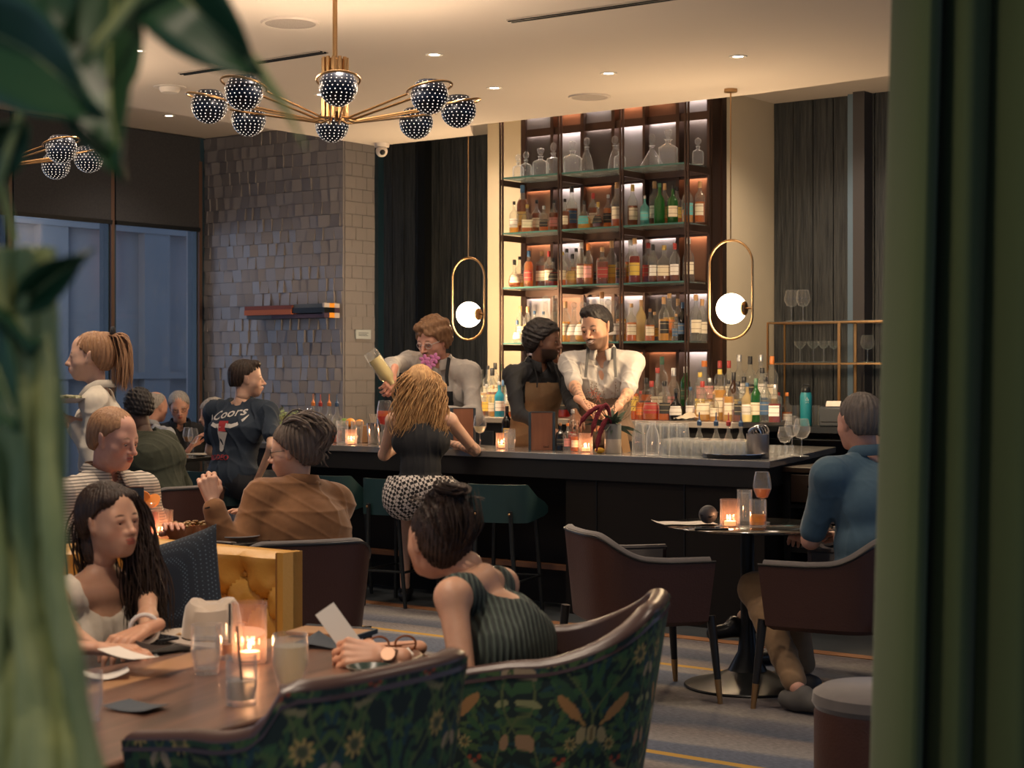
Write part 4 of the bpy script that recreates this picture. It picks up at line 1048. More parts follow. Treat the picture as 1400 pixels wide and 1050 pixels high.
pc = P(238, 812, 5.66); pl.location = pc; pl.rotation_euler = (radians(-16), radians(-17), RA+.25)

# ================================================================ PATTERNED ARMCHAIRS
rsf = np.random.RandomState(5)
def floral(s, h):
    """colour of the printed cloth at cloth coordinates (metres); leaves, ochre flowers, buds, vines on dark green"""
    col = np.zeros((len(s), 3)); col[:] = (.010, .020, .018)
    def put(m, c): col[m] = col[m]*(1-1)+np.array(c)
    T = .34
    # small leaves
    rs = np.random.RandomState(11)
    for k in range(150):
        cx, cy, a, L = rs.rand()*T/2, rs.rand()*T, rs.rand()*pi, .010+.014*rs.rand()
        c = [(.022, .055, .028), (.03, .075, .03), (.014, .04, .045), (.05, .085, .03)][rs.randint(4)]
        for mir in (1, -1):
            dx = ((s*mir-cx+T/2) % T)-T/2; dy = ((h-cy+T/2) % T)-T/2
            u = dx*cos(a)+dy*sin(a); v = -dx*sin(a)+dy*cos(a)
            put((u/L)**2+(v/(L*.36))**2 < 1, c)
    for mir in (1, -1):
        # vines
        for ph, amp in ((0, .05), (.11, .035)):
            xx = .05+ph+amp*np.sin(2*pi*h/T*1+ph*20)
            d = np.abs(((s*mir-xx+T/2) % T)-T/2); put(d < .0030, (.07, .09, .035))
        def ell(cx, cy, a, rx, ry, c, ring=None):
            dx = ((s*mir-cx+T/2) % T)-T/2; dy = ((h-cy+T/2) % T)-T/2
            u = dx*cos(a)+dy*sin(a); v = -dx*sin(a)+dy*cos(a); q = (u/rx)**2+(v/ry)**2
            put(q < 1, c)
        def flower(cx, cy, r, c, c2):
            dx = ((s*mir-cx+T/2) % T)-T/2; dy = ((h-cy+T/2) % T)-T/2; rr = np.sqrt(dx*dx+dy*dy); th = np.arctan2(dy, dx)
            put(rr < r*(.78+.22*np.cos(9*th)), c); put(rr < r*.50, c2); put(rr < r*.36, (.05, .06, .03))
        flower(.115, .06, .026, (.30, .21, .07), (.12, .10, .05)); flower(.05, .20, .017, (.24, .20, .08), (.2, .12, .04))
        ell(.06, .285, .75, .042, .013, (.28, .14, .05)); ell(.028, .255, .8, .016, .004, (.26, .15, .05))
        ell(.0, .225, 0, .012, .022, (.24, .19, .09)); ell(.026, .222, .25, .012, .02, (.25, .20, .10)); ell(.0, .225, 0, .003, .021, (.12, .09, .04))
        ell(.09, .14, -.4, .034, .012, (.16, .14, .07)); ell(.096, .147, -.4, .028, .008, (.012, .022, .02))
        for a_ in range(3): ell(.062+.012*a_, .165-.009*(a_ % 2), 0, .0055, .0055, (.22, .04, .02))
        ell(.15, .20, 1.3, .02, .011, (.25, .15, .08)); ell(.145, .29, .3, .018, .009, (.20, .2, .09)); ell(.155, .02, 1.0, .017, .010, (.27, .2, .12))
    return col
def floral_chair(loc, fwd, label, hw=.31, dp=.52, back=.905, arm=.77, knee=(.42, .62)):
    rz = math.atan2(-fwd[0], fwd[1])
    t = thing('floral_armchair', label, 'armchair', (loc[0], loc[1], 0), rz, 'floral upholstered armchairs at the walnut table')
    def rim(u):
        a = abs(u); k = min(1, max(0, (a-knee[0])/(knee[1]-knee[0]))); k = k*k*(3-2*k) if knee[0] > .3 else k
        return back+(arm+.045-back)*k-.045*max(0, (a-knee[1])/(1-knee[1]))
    N = 420; H = 170; bot = .20; T1 = .95
    ud = np.linspace(-1, 1, 6001); pd = np.array([ush(u, hw, dp) for u in ud]); sd = np.concatenate([[0], np.cumsum(np.hypot(*np.diff(pd, axis=0).T))])
    us = np.interp(np.linspace(0, sd[-1], N+1), sd, ud)
    pts = np.array([ush(u, 1, 1) for u in us]); rims = np.array([rim(u) for u in us])
    hh = np.linspace(0, 1, H+1)[:, None]
    z = bot+(rims[None, :]-bot)*hh
    sc = .72+.28*((z-bot)/(back-bot))**.8
    X = pts[None, :, 0]*hw*sc; Y = pts[None, :, 1]*dp*sc-.04*((z-bot)/(back-bot))*(pts[None, :, 1] < 0)
    V = np.stack([X, Y, z], -1).reshape(-1, 3)
    seg = np.sqrt(np.diff(pts[:, 0]*hw)**2+np.diff(pts[:, 1]*dp)**2); s_ = np.concatenate([[0], np.cumsum(seg)]); s_ -= s_[-1]/2
    Sg = np.repeat(s_[None, :], H+1, 0)*(.85+.15*sc); 
    cols = floral(Sg.ravel(), (z-.06).ravel())*1.35
    ii, jj = np.meshgrid(np.arange(H), np.arange(N), indexing='ij'); a = (ii*(N+1)+jj).ravel()
    Fq = np.stack([a, a+1, a+N+2, a+N+1], -1)
    me = bpy.data.meshes.new('outer_fabric'); me.from_pydata(V.tolist(), [], Fq.tolist())
    me.polygons.foreach_set('use_smooth', [True]*len(me.polygons)); colattr(me, cols)
    me.materials.append(mat('floral_cloth', (.1, .1, .1), .85, attr='tone', bump=.1, bscale=300)); mobj('outer_fabric', me, t)
    step = 10; idx = list(range(0, N+1, step))
    outer_top = [Vector((X[-1, i], Y[-1, i], z[-1, i])) for i in idx]
    inner = []
    for h in np.linspace(0, 1, 9):
        r = []
        for i in idx:
            zz = .42+(rims[i]-.42)*h; k = .80+.2*((zz-bot)/(back-bot)); r.append((pts[i, 0]*(hw*k-.06), pts[i, 1]*(dp*k-.085)-.03*((zz-bot)/(back-bot))*(pts[i, 1] < 0), zz))
        inner.append(r)
    mb = MB(); mb.grid(inner, flip=True); obj('inner_leather', mb, mat('plum_leather', (.060, .034, .030), .33, noise=((.048, .026, .024), 6, .3)), t)
    mid = [(Vector(a)+Vector(b))/2+Vector((0, 0, .002)) for a, b in zip(outer_top, inner[-1])]
    up = []
    mb = MB()
    # wide padded rim: elliptical roll
    rows = []
    for q in range(13):
        th = pi*q/12-.0; rows.append([])
        for a, b in zip(outer_top, inner[-1]):
            a = Vector(a); b = Vector(b); m_ = (a+b)/2; d = (a-b)/2*.92
            rows[-1].append(m_+d*cos(th)+Vector((0, 0, .020*sin(th)-.004)))
    mb.grid(rows); 
    und = [[r for r in rows[0]], [(Vector(p)*.0+Vector(q)) for p, q in zip(rows[0], [Vector(a)+Vector((0, 0, -.02)) for a in outer_top])]]
    mb.grid(und, flip=True)
    for c_ in (0, len(idx)-1): mb.add([r[c_] for r in rows], [tuple(range(13)) if c_ == 0 else tuple(reversed(range(13)))])
    obj('leather_rim', mb, MATS['plum_leather'], t)
    for c_ in (0, N):
        fr = MB()
        oc = [V[j*(N+1)+c_] for j in range(0, H+1, 17)]; ic = []
        for p in oc: ic.append((p[0]*.82, p[1]-.002, p[2]))
        fr.grid([oc, ic], flip=(c_ == N))
        obj('arm_front', fr, MATS['plum_leather'], t)
    mb = MB(); rows = []
    for zz, k in ((.30, .72), (.42, .80), (.46, .78), (.475, .5)):
        rows.append([(pts[i, 0]*(hw-.05)*k, pts[i, 1]*(dp-.08)*k+.03, zz) for i in idx])
    mb.grid(rows, wrap=True); mb.add(rows[-1], [tuple(range(len(idx)))]); mb.add(rows[0], [tuple(reversed(range(len(idx))))]); obj('seat_cushion', mb, MATS['plum_leather'], t)
    for sx in (-1, 1):
        for sy in (-1, 1):
            mb = MB(); mb.tube([(sx*.17, sy*.16, .30), (sx*.2, sy*.19, 0)], [.02, .012], 10); obj('leg', mb, LEGB, t)
    return t
fa = Vector((-C37, S37))
cL = UV(-2.0, 2.28)+UV(-.20, 0)
floral_chair((cL.x, cL.y), (-C37, S37), 'floral armchair nearest the camera at the bottom of the picture', hw=.29, dp=.40, back=.905, arm=.78)
floral_chair((.06, 4.10), (-.985, .17), 'floral armchair under the woman in the ribbed green top', hw=.31, dp=.56, back=.89, arm=.70, knee=(.20, .92))

# ================================================================ CURTAIN
VEL = mat('green_velvet', (.058, .078, .028), .9, sheen=.1, noise=((.068, .092, .03), 3, .3), bump=.08, bscale=200)
def curtain():
    mb = MB(); nx, nz = 260, 24; rows = []
    # fold crests in metres from the left edge
    for j in range(nz+1):
        z = 3.14*j/nz; r = []
        lean = (z-.86)*.018-.0
        for i in range(nx+1):
            s_ = i/nx*.95; w_ = s_/.95
            ph = s_/.083*2*pi*(1+.06*sin(s_*17))+.5
            amp = .048+.014*sin(s_*23+1)+.006*sin(z*1.3+s_*9)
            y = amp*sin(ph)+.008*sin(2*ph+1+z*.8)
            x = s_*.92+.014*cos(ph)+lean*(1-w_)*1.6
            if i < 6: y += (6-i)*.004
            r.append((x, y, z))
        rows.append(r)
    mb.grid(rows, flip=False)
    return mb
cu = thing('curtain', 'full-height green velvet curtain with deep folds on the right', 'curtain', (.560, 2.62, 0), 0)
obj('velvet_panel', curtain(), VEL, cu)
mb = MB(); mb.tube([(-.05, 0, 3.1), (.95, 0, 3.1)], .015, 10); obj('curtain_rod', mb, BLACKM, cu)

# ================================================================ PLANT
LEAFD = mat('deep_green_leaf', (.022, .075, .030), .42, noise=((.035, .10, .038), 4, .3))
STEM = mat('pale_green_stem', (.46, .48, .19), .6, noise=((.22, .28, .09), 9, .2), bump=.3, bscale=30)
pt = thing('tall_houseplant', 'blurred leafy green plant rising along the left edge close to the camera', 'plant', (-.42, 1.35, 0), 0)
O = pt.location
def LP(px, py, D): return P(px, py, D)-O
def leaf(pts, wmax, D, bend=.02, m=LEAFD, parent=pt, tilt=.5):
    """leaf along picture-space spine points"""
    sp = [LP(x, y, d) for x, y, d in pts]
    n = 14; rows = []
    def at(t):
        q = t*(len(sp)-1); i = min(int(q), len(sp)-2); return sp[i].lerp(sp[i+1], q-i)
    for i in range(n+1):
        t = i/n; c = at(t); d = (at(min(1, t+.02))-at(max(0, t-.02))).normalized()
        side = d.cross(Vector((0, -1, 0))).normalized(); side = (side*cos(tilt)+Vector((0, 1, 0))*sin(tilt)).normalized()
        w_ = wmax*math.sin(pi*min(.985, max(.015, t**.85)))**.75*.5
        nrm = d.cross(side).normalized()
        rows.append([c+side*w_*k-nrm*(abs(k)*bend) for k in (-1, -.66, -.33, 0, .33, .66, 1)])
    mb = MB(); mb.grid(rows); o = obj('leaf', mb, m, parent)
    s_ = o.modifiers.new('thick', 'SOLIDIFY'); s_.thickness = .0012
    mb = MB(); mb.tube([at(i/8) for i in range(9)], [.0022*(1-i/10) for i in range(9)], 6); obj('midrib', mb, STEM, o)
    return o
leaf([(-60, 20, 1.25), (40, 70, 1.2), (150, 160, 1.15)], .085, 1.2, tilt=.4)
leaf([(165, -70, 1.3), (150, 60, 1.25), (150, 150, 1.2), (172, 248, 1.15)], .072, 1.2, tilt=.2)
leaf([(190, -60, 1.25), (265, 10, 1.2), (360, 98, 1.2)], .062, 1.2, tilt=.3)
leaf([(60, -90, 1.25), (110, -20, 1.2), (105, 60, 1.2)], .06, 1.2, tilt=.7)
leaf([(38, 408, 1.3), (80, 375, 1.28), (132, 338, 1.25)], .030, 1.2, tilt=.3)
leaf([(-40, 420, 1.3), (-5, 500, 1.28), (30, 590, 1.25)], .05, 1.2, tilt=.3, bend=.01)
leaf([(-60, 320, 1.3), (-20, 400, 1.28), (60, 470, 1.3)], .05, 1.2, tilt=.9)
leaf([(-50, 250, 1.35), (-10, 200, 1.3), (30, 160, 1.3)], .045, 1.2, tilt=.6)
leaf([(-30, -60, 1.4), (60, -20, 1.35), (135, 20, 1.35)], .05, 1.2, tilt=.5)
for a in ([(20, 330, 1.35), (-10, 200, 1.3), (-30, 60, 1.25)], [(230, -60, 1.2), (160, 30, 1.2), (110, 90, 1.2)], [(340, 80, 1.2), (385, 140, 1.2), (420, 205, 1.2)], [(-20, 300, 1.3), (40, 120, 1.28), (150, -30, 1.3)], [(30, 440, 1.33), (45, 400, 1.32), (60, 390, 1.3)]):
    mb = MB(); q = [LP(*p) for p in a]; mb.tube([q[0].lerp(q[1], i/6) for i in range(6)]+[q[1].lerp(q[2], i/6) for i in range(7)], [.0055 if a[0][0] == 230 else .0035]*13 if a[0][0] != 340 else [.0062*(1-i/13) for i in range(13)], 8)
    obj('stem', mb, STEM, pt)
rs = random.Random(4)
for k in range(27):
    x0 = rs.uniform(-30, 66); x1 = -30+ (k/26)*180+rs.uniform(-8, 8); d = 1.30+.10*rs.random()
    path = []
    for i in range(22):
        t = i/21; y = 340+t*t*.0+t*1000; x = x0+(x1-x0)*t**1.2+7*sin(t*9+k)
        path.append(LP(x, y, d+.02*sin(t*7+k*2)))
    mb = MB(); mb.tube(path, [.0092*(.75+.5*t_/21)*(1+.2*sin(t_*1.7+k)) for t_ in range(22)], 8); obj('stem', mb, STEM, pt)
mb = MB(); mb.lathe([(.14, 0), (.17, .02), (.2, .34), (.19, .36), (.17, .34)], 32, (0, 0, 0)); obj('pot', mb, mat('clay_pot', (.16, .12, .10), .7), pt)
# ================================================================ PEOPLE: bodies grown as one smooth surface from a signed distance field
def V3(p): return np.array([p[0], p[1], p[2]], float)
def d_cap(X, a, b, ra, rb, n=None, f=1.0):
    a, b = V3(a), V3(b); Q = X-a; ab = b-a
    if n is not None:
        n = V3(n); n = n/np.linalg.norm(n); k = 1/f-1
        Q = Q+(Q@n)[..., None]*n*k; ab = ab+np.dot(ab, n)*n*k
    L2 = max(1e-9, np.dot(ab, ab)); t = np.clip((Q@ab)/L2, 0, 1)
    d = np.linalg.norm(Q-t[..., None]*ab, axis=-1)-(ra+(rb-ra)*t)
    return d*(f if f < 1 else 1)**.5
def d_ell(X, c, r, R=None):
    Q = X-V3(c)
    if R is not None: Q = Q@R
    r = np.array(r, float); k0 = np.linalg.norm(Q/r, axis=-1); k1 = np.linalg.norm(Q/(r*r), axis=-1)+1e-9
    return k0*(k0-1)/k1
def C(a, b, ra, rb=None, n=None, f=1.0): return ('c', a, b, ra, ra if rb is None else rb, n, f)
def E(c, r, R=None): return ('e', c, r, R)
def prim_d(pr, X): return d_cap(X, *pr[1:]) if pr[0] == 'c' else d_ell(X, *pr[1:])
def prim_bb(pr):
    if pr[0] == 'c':
        a, b = V3(pr[1]), V3(pr[2]); r = max(pr[3], pr[4]); return np.minimum(a, b)-r, np.maximum(a, b)+r
    c = V3(pr[1]); r = max(pr[2]); return c-r, c+r
def field(prims, lo, n, vox, k, cut=()):
    Es = np.zeros(n); m = .05
    ax = [lo[i]+vox*np.arange(n[i]) for i in range(3)]
    def sub(pr, mm):
        a, b = prim_bb(pr); s = []
        for i in range(3):
            i0 = max(0, int((a[i]-mm-lo[i])/vox)); i1 = min(n[i], int((b[i]+mm-lo[i])/vox)+2); s.append(slice(i0, max(i0, i1)))
        if any(q.stop <= q.start for q in s): return None, None
        X = np.stack(np.meshgrid(ax[0][s[0]], ax[1][s[1]], ax[2][s[2]], indexing='ij'), -1)
        return tuple(s), X
    for pr in prims:
        s, X = sub(pr, m)
        if s is None: continue
        Es[s] += np.exp(np.clip(-k*prim_d(pr, X), -60, 60))
    D = -np.log(Es+math.exp(-k*m))/k
    for pr in cut:
        s, X = sub(pr, .03)
        if s is None: continue
        q = -prim_d(pr, X); a = D[s]; kk = 250
        D[s] = np.log(np.exp(np.clip(kk*a, -60, 60))+np.exp(np.clip(kk*q, -60, 60)))/kk
    return D, ax
def nets(D, lo, vox):
    n = D.shape; ins = D < 0
    c8 = np.stack([ins[i:n[0]-1+i, j:n[1]-1+j, k:n[2]-1+k] for i in (0, 1) for j in (0, 1) for k in (0, 1)])
    mix = c8.any(0) & ~c8.all(0)
    idx = -np.ones(mix.shape, int); cells = np.argwhere(mix); idx[mix] = np.arange(len(cells))
    P_ = np.zeros((len(cells), 3)); W = np.zeros(len(cells))
    cor = [(i, j, k) for i in (0, 1) for j in (0, 1) for k in (0, 1)]
    vals = {c: D[cells[:, 0]+c[0], cells[:, 1]+c[1], cells[:, 2]+c[2]] for c in cor}
    for a in cor:
        for ax_ in range(3):
            if a[ax_]: continue
            b = list(a); b[ax_] = 1; b = tuple(b); va, vb = vals[a], vals[b]; x = (va < 0) != (vb < 0)
            t = np.where(x, va/(va-vb+1e-12), 0); p = np.repeat(np.array([a], float), len(cells), 0); p[:, ax_] += t
            P_[x] += p[x]; W[x] += 1
    P_ = (P_/np.maximum(W, 1)[:, None]+cells)*vox+lo
    F_ = []
    for ax_ in range(3):
        sl0 = [slice(None)]*3; sl1 = [slice(None)]*3; sl0[ax_] = slice(0, n[ax_]-1); sl1[ax_] = slice(1, n[ax_])
        A, B = ins[tuple(sl0)], ins[tuple(sl1)]; e = np.argwhere(A != B); o1, o2 = (ax_+1) % 3, (ax_+2) % 3
        ok = (e[:, o1] > 0) & (e[:, o2] > 0) & (e[:, o1] < n[o1]-1) & (e[:, o2] < n[o2]-1); e = e[ok]
        def g(d1, d2):
            q = e.copy(); q[:, o1] += d1; q[:, o2] += d2; return idx[q[:, 0], q[:, 1], q[:, 2]]
        q = np.stack([g(-1, -1), g(0, -1), g(0, 0), g(-1, 0)], -1); fl = ~A[tuple(e.T)]; q[fl] = q[fl][:, ::-1]
        F_.append(q)
    F_ = np.concatenate(F_); F_ = F_[(F_ >= 0).all(1)]
    return P_, F_
def grow(prims, vox, k=95, cut=(), wob=None, smooth=1, off=.0):
    bb = [prim_bb(p) for p in prims]; lo = np.min([b[0] for b in bb], 0)-.03; hi = np.max([b[1] for b in bb], 0)+.03
    n = tuple(int(x) for x in np.ceil((hi-lo)/vox)+1)
    D, ax = field(prims, lo, n, vox, k, cut)
    if wob is not None:
        near = np.abs(D) < .04; ijk = np.argwhere(near); D[near] += wob(lo+ijk*vox)
    D = D+off
    v, f = nets(D, lo, vox)
    for _ in range(smooth):
        acc = np.zeros_like(v); cnt = np.zeros(len(v))
        for i in range(4):
            a, b = f[:, i], f[:, (i+1) % 4]; np.add.at(acc, a, v[b]); np.add.at(cnt, a, 1)
        v = v*.5+.5*acc/np.maximum(cnt, 1)[:, None]
    return v, f
def raw(name, v, f, mats, cols=None, parent=None):
    me = bpy.data.meshes.new(name); me.vertices.add(len(v)); me.vertices.foreach_set('co', np.asarray(v, np.float32).ravel())
    me.loops.add(len(f)*4); me.loops.foreach_set('vertex_index', np.asarray(f, np.int32).ravel())
    me.polygons.add(len(f)); me.polygons.foreach_set('loop_start', np.arange(0, len(f)*4, 4, dtype=np.int32)); 
    me.update(calc_edges=True); me.validate()
    me.polygons.foreach_set('use_smooth', np.ones(len(me.polygons), bool))
    for m in (mats if isinstance(mats, (list, tuple)) else [mats]): me.materials.append(m)
    if cols is not None: colattr(me, cols)
    return mobj(name, me, parent)
def Rm(yaw=0, pitch=0, roll=0):
    """yaw about z (left +), pitch about x (down = negative), roll about y"""
    return np.array((Matrix.Rotation(yaw, 3, 'Z')@Matrix.Rotation(pitch, 3, 'X')@Matrix.Rotation(roll, 3, 'Y')))
SKINM = {}
def skin_mat():
    return mat('skin', (.5, .3, .2), .48, attr='tone', sss=.12, noise=((.92, .88, .86), 45, .3), spec=.4)
def hair_mat(name, col, col2):
    m = mat('hair_'+name, col, .48, noise=(col2, 5, .22), stretch=(14, 14, 2.2), bump=.5, bscale=9, spec=.35)
    return m
def cloth_mat(name, col, rough=.85, col2=None, sheen=.12, scale=40):
    if max(col) < .06: sheen = .01
    return mat('cloth_'+name, col, rough, sheen=sheen, noise=((col2 or tuple(c*.85 for c in col)), scale, .3), bump=.08, bscale=350)
def wrinkles(seed, amp=.004, freq=24, dirv=(0, 0, 1)):
    rs = np.random.RandomState(seed); w_ = rs.randn(7, 3)*freq*np.array([1, 1, .55]); ph = rs.rand(7)*6.28
    w2 = rs.randn(4, 3)*5; p2 = rs.rand(4)*6.28
    def f(X):
        m_ = .5+.5*np.sin((X@w2.T+p2)).mean(1); X = X+.02*np.sin(X@w2.T*1.7+p2)[:, :3]; s_ = np.sin(X@w_.T+ph+1.5*np.sin(X@w2[0]+1)[:, None])
        r_ = 1-np.abs(s_[:, :3]); return np.clip(amp*(.28-(r_**4).sum(1)*(.35+.9*m_)), -amp*1.3, amp)*.9+amp*.3
    return f
# ---- head ------------------------------------------------------------
def head_prims(o):
    fem = o.get('fem'); w_ = .95 if fem else 1.0; jaw = .9 if fem else 1.06; fat = o.get('fat', 0)
    p = [E((0, -.018, .035), (.074*w_, .094, .082)), E((0, .018, -.025), (.062*w_, .068, .088)), E((0, .024, -.068), (.048*jaw+fat, .056, .044+fat*.5)),
         C((-.013*jaw, .066, -.098), (.013*jaw, .066, -.098), .017 if not fem else .014), C((-.034, .064, .018), (.034, .064, .018), .018 if fem else .0205),
         E((.040*w_+fat*.3, .050, -.03), (.026, .026, .026)), E((-.040*w_-fat*.3, .050, -.03), (.026, .026, .026)),
         E((0, .012, .06), (.055, .07, .05)), E((0, .066, -.066), (.028, .024, .022))]
    return p
def fine_prims(o):
    n_ = o.get('nose', 1.0)
    p = [C((0, .088, .010), (0, .107+.005*n_, -.030), .0075, .0085), E((0, .109+.006*n_, -.034), (.0105, .0105, .009)), E((.0115, .099, -.038), (.0065, .009, .0065)), E((-.0115, .099, -.038), (.0065, .009, .0065)),
         C((-.018, .090, -.0620), (0, .100, -.0590), .0035, .0055), C((.018, .090, -.0620), (0, .100, -.0590), .0035, .0055),
         C((-.014, .090, -.0705), (.014, .090, -.0705), .0048, .0048), C((-.006, .0965, -.0705), (.006, .0965, -.0705), .0050)]
    for s_ in (-1, 1):
        p += [C((s_*.017, .0845, .0050), (s_*.030, .0885, .0075), .0036, .0036), C((s_*.030, .0885, .0075), (s_*.045, .080, .0035), .0036, .0034), C((s_*.019, .085, -.0115), (s_*.043, .081, -.0110), .0030)]
        R = Rm(0, 0, s_*.25)@Rm(s_*-.35)
        p += [E((s_*.078, -.008, .004), (.0065, .019, .026), R), E((s_*.074, .0, -.024), (.006, .011, .013), R)]
    return p
def face_cols(X, o):
    base = np.array(o['skin']); c = np.repeat(base[None], len(X), 0)
    x, y, z = np.abs(X[:, 0]), X[:, 1], X[:, 2]
    def mixc(w_, col): 
        nonlocal c
        w_ = np.clip(w_, 0, 1)[:, None]; c = c*(1-w_)+np.array(col)*w_
    front = np.clip((y-.03)/.03, 0, 1)
    mixc(front*np.exp(-(((x-.042)/.02)**2+((z+.035)/.02)**2))*.45*(o.get('blush', .6)), base*np.array([1.05, .72, .68]))
    mixc(front*np.exp(-((x/.014)**2+((z+.034)/.014)**2))*.35, base*np.array([1.05, .78, .74]))
    if o.get('beard'):
        b = o['beard']; m_ = np.clip((-.045-z)/.012, 0, 1)*np.clip((y+.01)/.02, 0, 1)*np.clip((z+.16)/.02, 0, 1)
        chin = np.clip(1-((x/.018)**2+((z+.0655)/.010)**2)**2, 0, 1)
        mixc(np.clip(m_-chin, 0, 1)*b[1], b[0])
    if o.get('moustache'):
        q = ((x-.009)/.022)**2+((z+.0495+x*.22)/.0062)**2; mixc(front*np.clip(1.6-q, 0, 1), o['moustache'])
    lip = o.get('lip', tuple(base*np.array([.80, .36, .35])))
    q = (x/.0225)**2+((z+.0605-(.002 if True else 0))/.0052)**2; q2 = (x/.0195)**2+((z+.070)/.0065)**2
    w_ = np.clip(2.4-2*np.minimum(q, q2), 0, 1)*np.clip((y-.06)/.01, 0, 1); mixc(w_*.95, lip)
    if o.get('smile'):
        zz = z+.0655-.25*x*x/.02; mixc(np.clip(2-2*((x/.024)**2+(zz/.0085)**2), 0, 1)*(y > .06), (.10, .02, .02)); mixc(np.clip(2-2*((x/.019)**2+((zz-.0015)/.0042)**2), 0, 1)*(y > .06), (.72, .68, .62))
    line = (0 if o.get('smile') else 1)*np.exp(-((z+.0648)/.0016)**2)*(x < .02)*(y > .07); mixc(line*.8, base*.25)
    br = o.get('brow', (.05, .03, .02)); bz = .024-.0035*((x-.03)/.018)**2
    mixc(front*np.clip(1.7-1.6*(((x-.032)/.019)**2+((z-bz)/.0042)**2), 0, 1)*.85, br)
    mixc(front*np.exp(-(((x-.031)/.018)**2+((z+.002)/.010)**2))*.35, base*np.array([.62, .5, .5]))
    q = ((x-.0065)/.004)**2+((z+.042)/.0022)**2; mixc(np.clip(1.5-q, 0, 1)*(y > .09)*.7, base*.3)
    return c
def make_hand(wrist, d, nrm, side, curl=.4, spread=.05, thumb=.5, sc=1.0, vox=.003):
    """wrist point, direction of the fingers, back-of-hand normal, side +1 right / -1 left"""
    d = V3(d); d /= np.linalg.norm(d); nrm = V3(nrm); nrm = nrm-d*np.dot(nrm, d); nrm /= np.linalg.norm(nrm)+1e-9
    x = np.cross(d, nrm)*1.0   # points to the right of the fingers seen from the back
    x = -x*side                # thumb side
    W = V3(wrist)
    def T(a, b, c): return W+sc*(x*a+d*b+nrm*c)
    p = [C(T(0, -.05, 0), T(0, .0, 0), .023*sc, .021*sc, nrm, .8)]
    cs = curl if hasattr(curl, '__len__') else [curl]*4
    for i, (kx, ky, L) in enumerate(((.031, .088, .070), (.0105, .092, .080), (-.0105, .088, .074), (-.030, .080, .058))):
        p.append(C(T(kx*.5, .008, 0), T(kx, ky, 0), .0125*sc, .0098*sc))
        q = np.array([kx, ky, 0.]); a = cs[i]; ang = 0; sp = (1.5-i)*spread
        for s_, l in enumerate((.45, .31, .24)):
            ang += a*(1.0 if s_ < 2 else .7)
            nx = q+L*l*np.array([sin(sp)*cos(ang), cos(ang)*cos(sp), -sin(ang)])
            r0 = [.0082, .0075, .0068][s_]; p.append(C(T(*q), T(*nx), r0*sc, (r0-.0007)*sc)); q = nx
    p.append(E(T(.0, .048, -.006), (.030*sc, .036*sc, .013*sc), np.stack([x, d, nrm], 1)))
    tb = [np.array([.018, .018, -.006]), np.array([.040, .042, -.012-.01*thumb]), np.array([.050-.012*thumb, .070, -.016-.018*thumb]), np.array([.048-.022*thumb, .092, -.02-.022*thumb])]
    for a, b, r in zip(tb[:-1], tb[1:], (.0125, .0095, .0082)): p.append(C(T(*a), T(*b), r*sc, (r-.0012)*sc))
    return grow(p, vox, 330, smooth=1)
